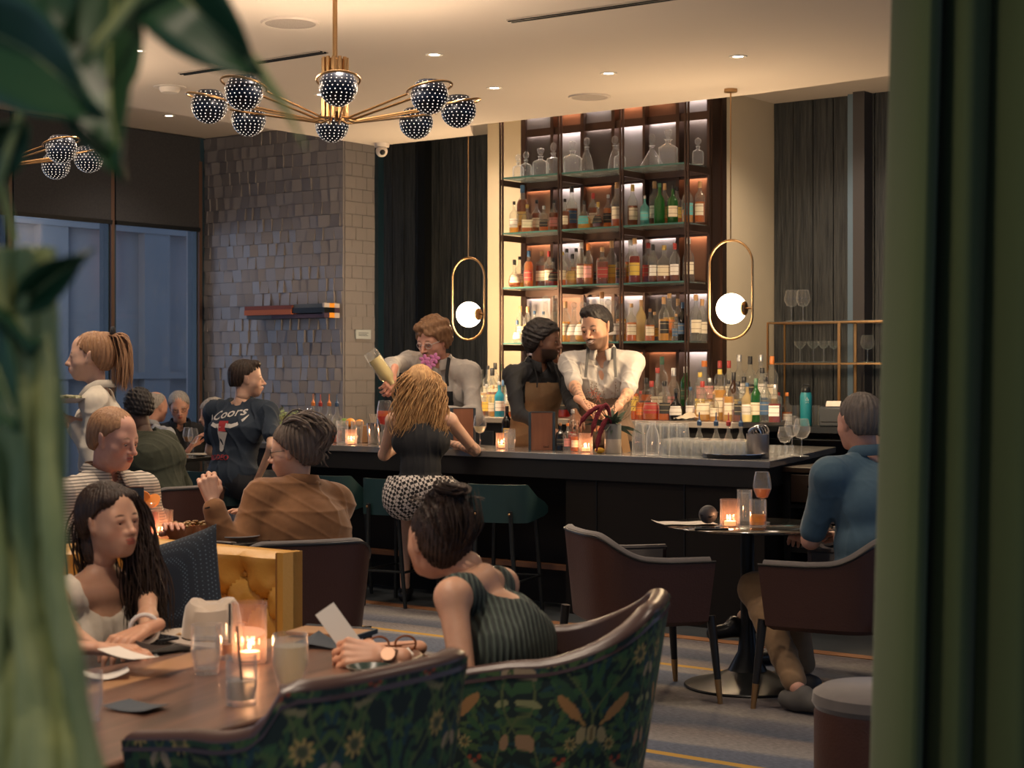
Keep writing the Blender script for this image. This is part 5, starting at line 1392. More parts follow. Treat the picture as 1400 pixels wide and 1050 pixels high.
# ---- whole person ------------------------------------------------------
def ik(S_, T_, l1, l2, hint):
    S_, T_ = V3(S_), V3(T_); d = T_-S_; L = np.linalg.norm(d); L2 = min(L, (l1+l2)*.995); u = d/max(L, 1e-6); T_ = S_+u*L2
    a = (l1*l1-l2*l2+L2*L2)/(2*L2); h = math.sqrt(max(0, l1*l1-a*a)); hn = V3(hint); hn = hn-u*np.dot(hn, u); hn /= np.linalg.norm(hn)+1e-9
    return S_+u*a+hn*h, T_
def person(label, loc, fwd, o):
    if o.get('head_at'):
        tgt = P(*o['head_at']); z_ = math.atan2(-fwd[0], fwd[1]); s = o.get('scale', 1.0)
        R = Rm(o.get('twist', 0), -o.get('lean', 0), o.get('side', 0)); bend = o.get('hunch', 0.0)
        HR = Rm(o.get('hyaw', 0), o.get('hpitch', 0), o.get('hroll', 0))
        q = R[:, 2]*.5*s+R[:, 1]*bend*.06+R[:, 2]*.080*s+R[:, 1]*.012*s+HR@np.array([0, .028, .085])*s+np.array(o.get('hoff', (0, 0, 0)))
        w_ = Matrix.Rotation(z_, 3, 'Z')@Vector(q); loc = (tgt.x-w_.x, tgt.y-w_.y); o['hip'] = tgt.z-w_.z
        print('PERSON', label[:40], 'loc %.2f %.2f hip %.2f' % (loc[0], loc[1], o['hip']))
    """loc (x, y) of the pelvis; o: options. Local frame: +y forward, +x the person's right"""
    rz = math.atan2(-fwd[0], fwd[1]); sc = o.get('scale', 1.0)
    t = thing('person', label, 'person', (loc[0], loc[1], 0), rz, None)
    Mi = Matrix.Rotation(-rz, 3, 'Z')
    def L(p): # world -> local
        return V3(Mi@(Vector(p)-Vector((loc[0], loc[1], 0))))
    fem = o.get('fem'); vox = o.get('vox', .008); fv = o.get('fvox', .004)
    R = Rm(o.get('twist', 0), -o.get('lean', 0), o.get('side', 0))       # spine frame
    up, rt, fw = R[:, 2], R[:, 0], R[:, 1]
    H = np.array([0, 0, o['hip']], float); s = sc
    bend = o.get('hunch', 0.0)
    N = H+up*(.50*s)+fw*bend*.06
    Cc = H+up*(.33*s)-fw*bend*.02
    sw = (.165 if fem else .195)*s*o.get('broad', 1); fat = o.get('girth', 0)
    ru = o.get('raise_r', 0); lu = o.get('raise_l', 0)
    SR = N-up*(.045-ru)*s+rt*sw+fw*(.01+bend*.03); SL = N-up*(.045-lu)*s-rt*sw+fw*(.01+bend*.03)
    tor = [E(H+up*.05*s, ((.165+fat)*s, (.118+fat)*s, .12*s), R), E(H+up*.18*s, (((.118 if fem else .14)+fat)*s, (.095+fat)*s, .13*s), R),
           E(H+up*.33*s, (((.135 if fem else .162)+fat*.5)*s, (.105+fat*.4)*s, .15*s), R), C(SR-rt*.04*s, SL+rt*.04*s, .052*s, .052*s, fw, .95), C(Cc+rt*.08*s, Cc-rt*.08*s, .09*s),
           C(N+up*.01*s, SR*.6+N*.4, .036*s, .036*s), C(N+up*.01*s, SL*.6+N*.4, .036*s, .036*s)]
    if fem:
        b_ = o.get('bust', 1)
        tor += [E(H+up*.33*s+fw*.075*s+rt*.07*s, (.055*s*b_, .05*s*b_, .055*s*b_), R), E(H+up*.33*s+fw*.075*s-rt*.07*s, (.055*s*b_, .05*s*b_, .055*s*b_), R)]
    # head
    HR = Rm(o.get('hyaw', 0), o.get('hpitch', 0), o.get('hroll', 0)); hs = s*o.get('hscale', 1.0)*.885
    HC = N+up*.080*s+fw*.012*s+HR@np.array([0, .028, .085])*s+V3(o.get('hoff', (0, 0, 0)))
    neck = [C(N-up*.03*s, HC+HR@np.array([0, -.028, -.05])*hs, .049*s if not fem else .039*s, (.046 if not fem else .037)*s)]
    ul, fl = .285*s, .255*s
    arms = {}
    for key, S_, sg in (('r', SR, 1), ('l', SL, -1)):
        T_ = o.get('hand_'+key)
        if T_ is None: T_ = S_+np.array([sg*.06, .12, -.47])*s
        elif o.get('world', True): T_ = L(T_)
        hint = V3(o.get('elbow_'+key, (sg*.5, -.3, -.8))); el, wr = ik(S_, T_, ul, fl, hint); arms[key] = (S_, el, wr)
    am = o.get('arm', 1.0)
    def arm_prims(a, g=0.0, f0=0, f1=2.0):
        S_, el, wr = a; pr = []
        u1 = min(1, f1); pr.append(C(S_, S_+(el-S_)*u1, (.047*am+g*.75)*s, ((.047*am)*(1-u1)+.037*am*u1+g*.8)*s)); pr.append(E(S_, ((.050*am+g*.8)*s,)*3))
        if f1 > 1: u2 = f1-1; pr.append(C(el, el+(wr-el)*u2, (.037*am+g*.8)*s, ((.037*am)*(1-u2)+.025*am*u2+g*.8)*s))
        return pr
    # legs
    hj = {'r': H+rt*.09*s+np.array([0, .0, .0]), 'l': H-rt*.09*s}
    legs = {}
    for key, sg in (('r', 1), ('l', -1)):
        kn = o.get('knee_'+key); an = o.get('foot_'+key)
        if o.get('stand'):
            kn = hj[key]*1+np.array([sg*.02, .03, -.42*s]); an = np.array([hj[key][0]+sg*.03, hj[key][1]-.03, .09])
        else:
            kn = L(kn) if kn is not None else hj[key]+np.array([sg*.05, .42, .0])*s
            an = L(an) if an is not None else np.array([kn[0]+sg*.0, kn[1]-.02+.0, .09])
        legs[key] = (hj[key], kn, an)
    lg = o.get('leg', 1.0)
    def leg_prims(a, g=0.0, f1=2.0):
        h, k_, an = a; pr = [C(h, h+(k_-h)*min(1, f1), (.088*lg+g)*s, (.058*lg+g)*s)]
        if f1 > 1: u2 = f1-1; pr.append(C(k_, k_+(an-k_)*u2, (.056*lg+g)*s, (.056*lg*(1-u2)+.036*lg*u2+g)*s)); pr.append(E(k_+(an-k_)*.3+np.array([0, -.02, 0])*s, ((.055*lg+g)*s, (.052*lg+g)*s, .11*s))) 
        return pr
    body = [(('c',)+p[1:3]+(p[3]*.97, p[4]*.97)+p[5:] if p[0] == 'c' else ('e', p[1], tuple(q*.97 for q in p[2]), p[3])) for p in tor]+neck+[E(HC+HR@np.array([0, -.01, -.01])*hs, (.05*hs, .06*hs, .06*hs))]
    for a in arms.values(): body += arm_prims(a)
    for a in legs.values(): body += leg_prims(a)
    v, f = grow(body, vox, 100, smooth=2, off=.007)
    base = np.array(o['skin']); cols = np.repeat(base[None], len(v), 0)
    if o.get('tattoo'):
        for key in o['tattoo']:
            S_, el, wr = arms[key]; ab = wr-el; tt = np.clip(((v-el)@ab)/np.dot(ab, ab), 0, 1); dd = np.linalg.norm(v-el-tt[:, None]*ab, axis=1)
            n_ = np.sin(v@np.array([190, 60, 40.]))+np.sin(v@np.array([-50, 170, 90.]))+np.sin(v@np.array([80, -70, 150.])+2)
            w_ = ((dd < .07) & (tt > o.get('tat0', .05)) & (tt < .95) & (n_ > .1))[:, None]*.6; cols = cols*(1-w_)+base*np.array([.28, .36, .42])*w_
    # head detail
    hp = head_prims(o)
    def X(p):   # head-space prim -> local
        if p[0] == 'c': return C(HC+HR@V3(p[1])*hs, HC+HR@V3(p[2])*hs, p[3]*hs, p[4]*hs)
        Rr = HR if p[3] is None else HR@p[3]; return E(HC+HR@V3(p[1])*hs, tuple(q*hs for q in p[2]), Rr)
    nk = [C(N+(HC-N)*.35, HC+HR@np.array([0, -.028, -.05])*hs, neck[0][3]*.98, neck[0][4])]
    cutp = [X(E((sg*.031, .1015, -.003), (.0185, .0195, .0135))) for sg in (-1, 1)]
    bb = [prim_bb(q) for q in [X(p) for p in hp]+nk]; lo = np.min([b[0] for b in bb], 0)-.03; hi = np.max([b[1] for b in bb], 0)+.035
    n = tuple(int(q) for q in np.ceil((hi-lo)/fv)+1)
    D1, ax = field([X(p) for p in hp]+nk, lo, n, fv, 95, cutp); D2, _ = field([X(p) for p in fine_prims(o)], lo, n, fv, 300)
    k_ = 190; D = -np.log(np.exp(np.clip(-k_*D1, -60, 60))+np.exp(np.clip(-k_*D2, -60, 60)))/k_
    hv, hf = nets(D, lo, fv); 
    hx = ((hv-HC)@HR)/hs
    parts = [(v, f, cols), (hv, hf, face_cols(hx, o))]
    for key, sg in (('r', 1), ('l', -1)):
        hd = o.get('grip_'+key, {})
        if hd is None: continue
        S_, el, wr = arms[key]; dr = hd.get('dir'); dr = (V3(Mi@Vector(dr)) if dr is not None else wr-el); nn = hd.get('n', (0, 0, 1)); nn = V3(Mi@Vector(nn))
        q, qf = make_hand(wr, dr, nn, sg, hd.get('curl', .35), hd.get('spread', .05), hd.get('thumb', .5), s*hd.get('sc', 1), o.get('hvox', .0035))
        parts.append((q, qf, np.repeat((base*np.array([1.0, .93, .9]))[None], len(q), 0)))
    vs, fs, cs = [], [], []; off = 0
    for a, b, c in parts: vs.append(a); fs.append(b+off); cs.append(c); off += len(a)
    raw('body', np.concatenate(vs), np.concatenate(fs), skin_mat(), np.concatenate(cs), t)
    # eyes
    for sg in (-1, 1):
        mb = MB(); c = np.array([sg*.031, .0775, -.003]); look = V3(o.get('look', (0, 1, 0))); look /= np.linalg.norm(look)
        mb.ball(Vector(HC+HR@c*hs), .0125*hs, 14, 10)
        for rr, dd, mi in ((.0062, .0118, 1), (.003, .0126, 2)):
            e1 = np.cross(look, [0, 0, 1]); e1 /= np.linalg.norm(e1); e2 = np.cross(e1, look)
            pts = [Vector(HC+HR@(c+look*dd+e1*rr*cos(q)+e2*rr*sin(q))*hs) for q in [2*pi*k/14 for k in range(14)]]
            mb.add(pts, [tuple(range(14))], mi)
        lidz = [(-.0135, .0), (-.007, .0045), (0, .006), (.007, .0045), (.0135, -.0005)]
        eo = obj('eye', mb, [mat('eye_white', (.55, .50, .46), .2), mat('iris', o.get('iris', (.06, .035, .02)), .2), mat('pupil', (.004, .004, .004), .1)], t)
        mb = MB(); mb.tube([Vector(HC+HR@np.array([sg*.031+a,   .0915-abs(a)*.35, -.0025+b])*hs) for a, b in lidz], .0013*hs, 5); obj('lash_line', mb, mat('lash', (.02, .014, .012), .6), eo)
    # clothes -----------------------------------------------------------
    for g in o.get('clothes', []):
        kind = g['kind']; G_ = g.get('g', .014)
        if kind == 'top':
            pr = []
            for p in tor[:7 if not g.get('low') else 3]+tor[7:]:
                pr.append(('c',)+p[1:3]+(p[3]+G_*s, p[4]+G_*s)+p[5:] if p[0] == 'c' else ('e', p[1], tuple(q+G_*s for q in p[2]), p[3]))
            if g.get('low'): pr += [E(Cc+up*.03*s, (.14*s, .10*s, .08*s), R)]
            sl = g.get('sleeve', 2.0)
            if sl > 0:
                for key, a in arms.items():
                    f1 = g.get('sleeve_'+key, sl); pr += arm_prims(a, G_, 0, f1)
            cut = []
            if g.get('neckcut', True): cut += [C(N+up*.03*s, N+up*.14*s, (.058 if not fem else .05)*s+g.get('open', .004))]
            if g.get('vneck'):
                vn = g['vneck']; cut += [C(N+up*.05*s+fw*.07*s, N-up*vn*s+fw*.13*s, .045*s, .012*s)]
            if g.get('scoop'): cut += [E(N+up*.05*s+fw*.06*s, (g['scoop'][0]*s, .12*s, g['scoop'][1]*s), R)]
            if g.get('backscoop'): cut += [E(N+up*.05*s-fw*.08*s, (g['backscoop'][0]*s, .10*s, g['backscoop'][1]*s), R)]
            v, f = grow(pr, g.get('vox', vox*.8), g.get('k', 95), cut, wrinkles(g.get('seed', 3), g.get('wr', .005)), 1, .006)
            if g.get('hem') is not None:
                keep = ((v-H)@up)[f].mean(1) > g['hem']; f = f[keep]
            cc = None
            if g.get('paint'): 
                ctx = dict(H=H, N=N, up=up, rt=rt, fw=fw, s=s, arms=arms); cc = g['paint'](v, ctx)
            raw(g.get('name', 'shirt'), v, f, g['mat'], cc, t)
            if g.get('collar'):
                q = []; cz = g['collar']; rr = (.062 if not fem else .054)*s
                mb = MB(); rows = [[], [], []]
                for i in range(25):
                    th = -pi/2+ .30+(2*pi-.60)*i/24+pi  # open at the front
                    a = th-pi/2
                    dv = rt*sin(2*pi*i/24*.9+.1*pi)*1.0+(-fw)*cos(2*pi*i/24*.9+.1*pi)*-1.0
                    frontness = max(0, np.dot(dv, fw))
                    b0 = N+up*(.030-frontness*.03)*s+dv*rr*1.1+fw*.008; b1 = b0+up*cz*s+dv*.002; b2 = b0+dv*(.022+.02*frontness)*s-up*(.004+.02*frontness)*s
                    rows[0].append(tuple(b0)); rows[1].append(tuple(b1)); rows[2].append(tuple(b2))
                mb.grid(rows); ob = obj('collar', mb, g['mat'] if not isinstance(g['mat'], list) else g['mat'][0], t)
                if cc is not None: colattr(ob.data, [g.get('ccol', (.6, .58, .55))]*len(ob.data.vertices))
                m_ = ob.modifiers.new('thick', 'SOLIDIFY'); m_.thickness = .003
            if g.get('cuff'):
                for key in g['cuff']:
                    S_, el, wr = arms[key]; e_ = el+(wr-el)*(g.get('sleeve_'+key, sl)-1); b_ = el+(wr-el)*(g.get('sleeve_'+key, sl)-1.14)
                    mb = MB(); mb.tube([b_, e_], [(.048*am)*s, (.045*am)*s], 16); obj('cuff', mb, g['mat'], t)
        elif kind == 'pants':
            pr = [('e', p[1], tuple(q+G_*s for q in p[2]), p[3]) for p in tor[:1]]
            for key, a in legs.items(): pr += leg_prims(a, G_, g.get('len', 1.93))
            if g.get('skirt'):
                a, b = legs['r'], legs['l']; pr += [C((a[0]+b[0])/2, (a[0]+(a[1]-a[0])*g['skirt']+b[0]+(b[1]-b[0])*g['skirt'])/2, .11*s, .10*s)]
            v, f = grow(pr, vox*.9, 80, (), wrinkles(g.get('seed', 9), g.get('wr', .006)), 1, .005)
            if g.get('top') is not None: keep = ((v-H)@up)[f].mean(1) < g['top']; f = f[keep]
            cc = g['paint'](v, dict(H=H, up=up, rt=rt, fw=fw, s=s)) if g.get('paint') else None
            raw(g.get('name', 'trousers'), v, f, g['mat'], cc, t)
        elif kind == 'apron':
            # follows the torso front: an inflated copy clipped to the front
            pr = []
            for p in tor: pr.append(('c',)+p[1:3]+(p[3]+(G_+.012)*s, p[4]+(G_+.012)*s)+p[5:] if p[0] == 'c' else ('e', p[1], tuple(q+(G_+.012)*s for q in p[2]), p[3]))
            if g.get('skirt'): pr += [C(H+fw*.02, H-np.array([0, 0, g['skirt']]), .15*s, .15*s, fw, .8)]
            v, f = grow(pr, vox, 80, (), wrinkles(5, .003), 1)
            z_ = (v-H)@up; x_ = (v-H)@rt; y_ = (v-H)@fw
            wz = np.where(z_ > .24*s, g.get('bib', .11)*s, .19*s)
            ok = (y_ > -.01) & (z_ < g.get('top', .40)*s) & (np.abs(x_) < wz) & (z_ > g.get('bot', -.5))
            keep = ok[f].all(1); raw('apron', v, f[keep], g['mat'], None, t)
            if g.get('straps'):
                for sg in (-1, 1):
                    mb = MB(); a = H+up*.39*s+rt*sg*.085*s+fw*.145*s; b = N+up*.018*s+rt*sg*.075*s+fw*.05*s; c = N-up*.1*s+rt*sg*.05*s-fw*.125*s
                    pts = [a, a*.55+b*.45+fw*.028*s, b*.8+a*.2+fw*.025*s, b+up*.03*s, b*.6+c*.4+up*.035*s, c]
                    mb.tube(pts, .011*s, 8, flat=.35); obj('apron_strap', mb, g['straps'], t)
    # shoes
    if o.get('shoes') is not False:
        for key in ('r', 'l'):
            h, k_, an = legs[key]; fd = V3(Mi@Vector(o['toe_'+key])) if o.get('toe_'+key) is not None else np.array([0, 1, 0]); fd = fd/np.linalg.norm(fd)
            bz = an-np.array([0, 0, .055])
            if o.get('toe_'+key) is None: bz = np.array([an[0], an[1], .035])
            pr = [C(bz-fd*.05*s, bz+fd*.15*s, .036*s, .034*s), C(bz+fd*.0, bz+fd*.04+np.array([0, 0, .03]), .038*s, .036*s)]
            v, f = grow(pr, .007, 90); raw('shoe', v, f, o.get('shoe_mat', mat('shoe_black', (.012, .012, .013), .3)), None, t)
    # hair ---------------------------------------------------------------
    hr = o.get('hair')
    def W(p): return Vector(HC+HR@V3(p)*hs)
    if hr:
        vol = hr.get('vol', .014); hpz = [X(E((0, -.022, .036), (.074+vol, .094+vol, .083+vol))), X(E((0, -.055, -.02), (.062+vol*.6, .05+vol, .06)))]
        for p in hr.get('add', []): hpz.append(X(p))
        bb = [prim_bb(q) for q in hpz]; lo = np.min([b[0] for b in bb], 0)-.02; hi = np.max([b[1] for b in bb], 0)+.02; vx = hr.get('vox', fv*1.0)
        n = tuple(int(q) for q in np.ceil((hi-lo)/vx)+1); D, ax = field(hpz[:2], lo, n, vx, 80)
        G3 = np.stack(np.meshgrid(*ax, indexing='ij'), -1); Q = ((G3-HC)@HR)/hs
        pl = hr.get('line', ((0, .064, .060), (0, .74, -.67)))
        nn = np.array(pl[1]); nn = nn/np.linalg.norm(nn); cutd = (Q-np.array(pl[0]))@nn
        # sideburn / temple shaping
        cutd = cutd+.25*np.maximum(0, np.abs(Q[..., 0])-.045)*hr.get('temple', 1)
        if hr.get('bald'): # bare crown
            cb = hr['bald']; cutd = np.maximum(cutd, cb[3]-np.linalg.norm(Q-np.array(cb[:3]), axis=-1)); 
        nap = hr.get('nape', -.085); cutd = np.maximum(cutd, nap-Q[..., 2])
        a_ = hr.get('amp', .004); fr = hr.get('freq', 90); rs_ = np.random.RandomState(hr.get('seed', 1))
        ang = np.arctan2(Q[..., 0], Q[..., 1]+.02)
        if hr.get('curly'):
            wob = sum(np.sin(Q@(rs_.randn(3)*fr)+rs_.rand()*6) for _ in range(4))/4
        else:
            wob = np.sin(ang*hr.get('nstr', 26)+Q[..., 2]*18)*.6+np.sin(ang*hr.get('nstr', 26)*2.3+Q[..., 1]*40)*.4
        D = np.maximum(D, cutd)+wob*a_
        if len(hpz) > 2:
            D3, _ = field(hpz[2:], lo, n, vx, 120); D3 = D3+wob*a_; D = -np.log(np.exp(np.clip(-150*D, -60, 60))+np.exp(np.clip(-150*D3, -60, 60)))/150
        hv2, hf2 = nets(D, lo, vx)
        ho = raw('hair', hv2, hf2, hr['mat'], None, t)
        if hr.get('locks'):
            rs2 = random.Random(hr.get('seed', 1)); mb = MB()
            for lk in hr['locks']:
                gp = [np.array(q, float) for q in lk['path']]; sprd = lk.get('spread', .03)
                for k in range(lk['n']):
                    o1 = np.array([rs2.gauss(0, 1)*sprd, rs2.gauss(0, 1)*sprd*lk.get('flat', .6), rs2.gauss(0, .3)*sprd]); o2 = o1*lk.get('flare', 1.2)+np.array([0, 0, rs2.uniform(-.02, .04)])
                    ph = rs2.uniform(0, 6.28); wa = lk.get('wave', .006); wf = lk.get('wf', 9)*rs2.uniform(.85, 1.15)
                    pts = []; m_ = 16; L_ = len(gp)-1
                    for i in range(m_+1):
                        tt = i/m_; q = tt*L_; j = min(int(q), L_-1); u_ = q-j
                        p0, p1, p2, p3 = gp[max(j-1, 0)], gp[j], gp[j+1], gp[min(j+2, L_)]
                        c_ = .5*((2*p1)+(-p0+p2)*u_+(2*p0-5*p1+4*p2-p3)*u_*u_+(-p0+3*p1-3*p2+p3)*u_**3)
                        k0 = lk.get('tight', .35); c_ = c_+(o1*(k0+(1-k0)*min(1, tt*2))*(1-tt)+o2*tt)+np.array([sin(wf*tt+ph), cos(wf*tt+ph)*.7, 0])*wa*min(1, tt*2.5)
                        pts.append(W(c_))
                    r0 = lk.get('r', .008)*hs; mb.tube(pts, [r0*(.75+.25*min(1, i/3))*(1-max(0, (i-m_*.72)/(m_*.28))*.8) for i in range(m_+1)], 6, flat=.6)
            obj('hair_lock', mb, [hr.get('lockmat', hr['mat'])], ho)
    for gl in ([o['glasses']] if o.get('glasses') else []):
        mb = MB()
        for sg in (-1, 1):
            mb.tube([W((sg*.033+gl.get('w', .021)*cos(q), .097-.006*abs(cos(q)) - (.004 if sg*cos(q) > 0 else 0), -.004+gl.get('h', .017)*sin(q))) for q in [2*pi*k/20 for k in range(21)]], .0017*hs, 6)
            mb.tube([W((sg*.054, .090, .003)), W((sg*.074, .05, .004)), W((sg*.079, -.005, .004)), W((sg*.077, -.02, -.008))], .0015*hs, 6)
        mb.tube([W((-.012, .098, .0)), W((0, .101, .003)), W((.012, .098, .0))], .0016*hs, 6)
        obj('glasses', mb, gl['mat'], t)
    return dict(t=t, L=L, HC=HC, HR=HR, hs=hs, W=W, arms=arms, N=N, H=H, up=up, rt=rt, fw=fw, s=s, legs=legs, rz=rz, loc=loc)
SK_LIGHT = (.62, .39, .28); SK_PINK = (.62, .34, .25); SK_TAN = (.50, .28, .18); SK_MED = (.50, .285, .185); SK_DARK = (.085, .045, .03)
H_DBROWN = hair_mat('dark_brown', (.018, .011, .008), (.042, .024, .016)); H_BLACK = hair_mat('black', (.012, .010, .010), (.03, .025, .024)); H_BLOND = hair_mat('blonde', (.62, .38, .17), (.30, .16, .07))
H_LBROWN = hair_mat('light_brown', (.17, .085, .04), (.30, .17, .09)); H_GREY = hair_mat('grey', (.42, .39, .36), (.26, .24, .22)); H_SALT = hair_mat('salt_pepper', (.085, .07, .06), (.16, .14, .125)); H_ASH = hair_mat('ash_brown', (.10, .075, .06), (.19, .15, .12)); H_SAND = hair_mat('sandy', (.36, .20, .10), (.25, .13, .07))
# ================================================================ THE GUESTS AND STAFF
def mat_nodes(name, rough, build):
    m = bpy.data.materials.new(name); m.use_nodes = True; nt = m.node_tree; b = nt.nodes['Principled BSDF']; b.inputs['Roughness'].default_value = rough
    tc = node(nt, 'ShaderNodeTexCoord'); build(nt, b, tc.outputs['Object'], nt.links.new); MATS[name] = m; return m
def _stripes(nt, b, co, L):
    w_ = node(nt, 'ShaderNodeTexWave', wave_type='BANDS', bands_direction='Z'); w_.inputs['Scale'].default_value = 26; w_.inputs['Distortion'].default_value = 1.2; w_.inputs['Detail'].default_value = 1; w_.inputs['Detail Scale'].default_value = .25
    L(co, w_.inputs[0]); r = node(nt, 'ShaderNodeValToRGB'); e = r.color_ramp.elements; e[0].position = .12; e[0].color = (.10, .085, .08, 1); e[1].position = .34; e[1].color = (.52, .46, .38, 1); L(w_.outputs[0], r.inputs[0]); L(r.outputs[0], b.inputs[0])
def _check(nt, b, co, L):
    mp = node(nt, 'ShaderNodeMapping'); mp.inputs['Rotation'].default_value = (.3, .35, .785); L(co, mp.inputs[0])
    c = node(nt, 'ShaderNodeTexChecker'); c.inputs['Scale'].default_value = 52; c.inputs[1].default_value = (.55, .50, .46, 1); c.inputs[2].default_value = (.012, .012, .013, 1); L(mp.outputs[0], c.inputs[0]); L(c.outputs[0], b.inputs[0])
def _rib(nt, b, co, L):
    w_ = node(nt, 'ShaderNodeTexWave', wave_type='BANDS', bands_direction='X'); w_.inputs['Scale'].default_value = 20; w_.inputs['Distortion'].default_value = 1.5; L(co, w_.inputs[0])
    mp = node(nt, 'ShaderNodeMapping'); mp.inputs['Rotation'].default_value = (0, 0, .9); L(co, mp.inputs[0]); L(mp.outputs[0], w_.inputs[0])
    r = node(nt, 'ShaderNodeValToRGB'); e = r.color_ramp.elements; e[0].color = (.012, .018, .016, 1); e[1].color = (.055, .075, .06, 1); L(w_.outputs[0], r.inputs[0]); L(r.outputs[0], b.inputs[0])
    bp = node(nt, 'ShaderNodeBump'); bp.inputs['Strength'].default_value = .8; bp.inputs['Distance'].default_value = .006; L(w_.outputs[0], bp.inputs['Height']); L(bp.outputs[0], b.inputs['Normal'])
STRIPE = mat_nodes('cloth_striped', .85, _stripes); CHECK = mat_nodes('cloth_checked', .85, _check); RIB = mat_nodes('cloth_ribbed', .8, _rib)
WHITE = cloth_mat('white_cotton', (.45, .42, .385), .85); CREAMC = cloth_mat('cream_cotton', (.60, .54, .44)); BLACKC = cloth_mat('black_cotton', (.012, .013, .016)); NAVYC = cloth_mat('navy_cotton', (.016, .028, .048))
OLIVE = cloth_mat('olive_fleece', (.036, .042, .026)); PALEB = cloth_mat('pale_blue_cotton', (.36, .38, .42)); TANJ = cloth_mat('tan_jacket', (.27, .125, .048), .8, (.21, .095, .038), .3); DENIM = cloth_mat('denim_blue', (.055, .11, .155), .85, (.07, .13, .18))
KHAKI = cloth_mat('khaki', (.24, .15, .08)); DARKT = cloth_mat('dark_trousers', (.014, .016, .022)); APR = cloth_mat('brown_apron', (.20, .12, .06), .8); APRG = cloth_mat('taupe_apron', (.16, .105, .07), .8)
TANK = cloth_mat('ivory_tank', (.58, .50, .40)); SHORT = cloth_mat('white_shorts', (.5, .46, .42)); GREYSH = mat('sneaker_grey', (.09, .085, .08), .8)
BLKF = mat('black_frame', (.01, .01, .012), .25); CLRF = mat('clear_frame', (.55, .52, .48), .2)

# 1 waitress
W1 = person('waitress with blonde ponytail and cream shirt carrying a plate on the left', None, (-1, -.12), dict(head_at=(123, 488, 7.4), scale=.97, stand=True, fem=True, skin=SK_LIGHT, lean=.03, vox=.007, fvox=.0035, bust=.8,
    hyaw=.05, hpitch=-.02, brow=(.16, .09, .05), hair=dict(mat=H_SAND, vol=.012, nape=-.07, add=[E((0, -.085, .10), (.024, .028, .024))], locks=[dict(path=[(0, -.09, .10), (0, -.145, .10), (0, -.17, .0), (0, -.165, -.16)], n=120, spread=.017, r=.0042, flare=1.3, wave=.007, flat=1)]),
    hand_l=P(97, 574, 7.25), elbow_l=(-.4, -.5, -1), grip_l=dict(dir=(-.9, -.1, .25), n=(0, 0, -1), curl=.15, spread=.12), hand_r=P(90, 578, 7.6), elbow_r=(.3, -.6, -1), grip_r=dict(n=(0, 0, -1)),
    clothes=[dict(kind='top', mat=CREAMC, g=.017, sleeve=1.82, collar=.03, wr=.008, seed=4, vneck=.05), dict(kind='pants', mat=DARKT, g=.012), dict(kind='apron', mat=cloth_mat('tan_waist_apron', (.30, .17, .10)), top=.02, bot=-.45, skirt=.35, bib=.19)]))
mb = MB(); mb.tube([Vector(W1['H']+W1['up']*.06+W1['rt']*.205*cos(q)+W1['fw']*.165*sin(q)) for q in [2*pi*k/28 for k in range(29)]], .024, 8, flat=.3); a = Vector(W1['H']-W1['rt']*.17+W1['fw']*.09)
mb.tube([a, a+Vector((-.01, .03, -.1)), a+Vector((-.01, .02, -.28))], .016, 6, flat=.4); obj('red_sash', mb, cloth_mat('crimson', (.22, .015, .02)), W1['t'])
mb = MB(); mb.ball(Vector(W1['HC']+W1['HR']@np.array([0, -.100, .104])), (.03, .014, .03), 12, 8); obj('hair_tie', mb, BLACKC, W1['t'])
# 2 striped shirt man
person('man with short sandy hair in a striped shirt seated behind the banquette', None, (.80, -.50), dict(head_at=(156, 600, 6.95), scale=1.08, hscale=1.04, skin=SK_PINK, lean=.10, hunch=.5, girth=.05, fat=.009, broad=1.08, vox=.008, fvox=.0035, hyaw=.12, hpitch=-.22, nose=1.3,
    brow=(.28, .17, .1), look=(.1, 1, -.5), hair=dict(mat=H_SAND, vol=.012, line=((0, .066, .066), (0, .74, -.67)), nape=-.06, amp=.002), hand_r=(-1.62, 6.75, .76), hand_l=(-1.42, 7.0, .77),
    clothes=[dict(kind='top', mat=STRIPE, g=.018, sleeve=1.6, collar=.032, vneck=.1, wr=.006), dict(kind='pants', mat=DARKT)]))
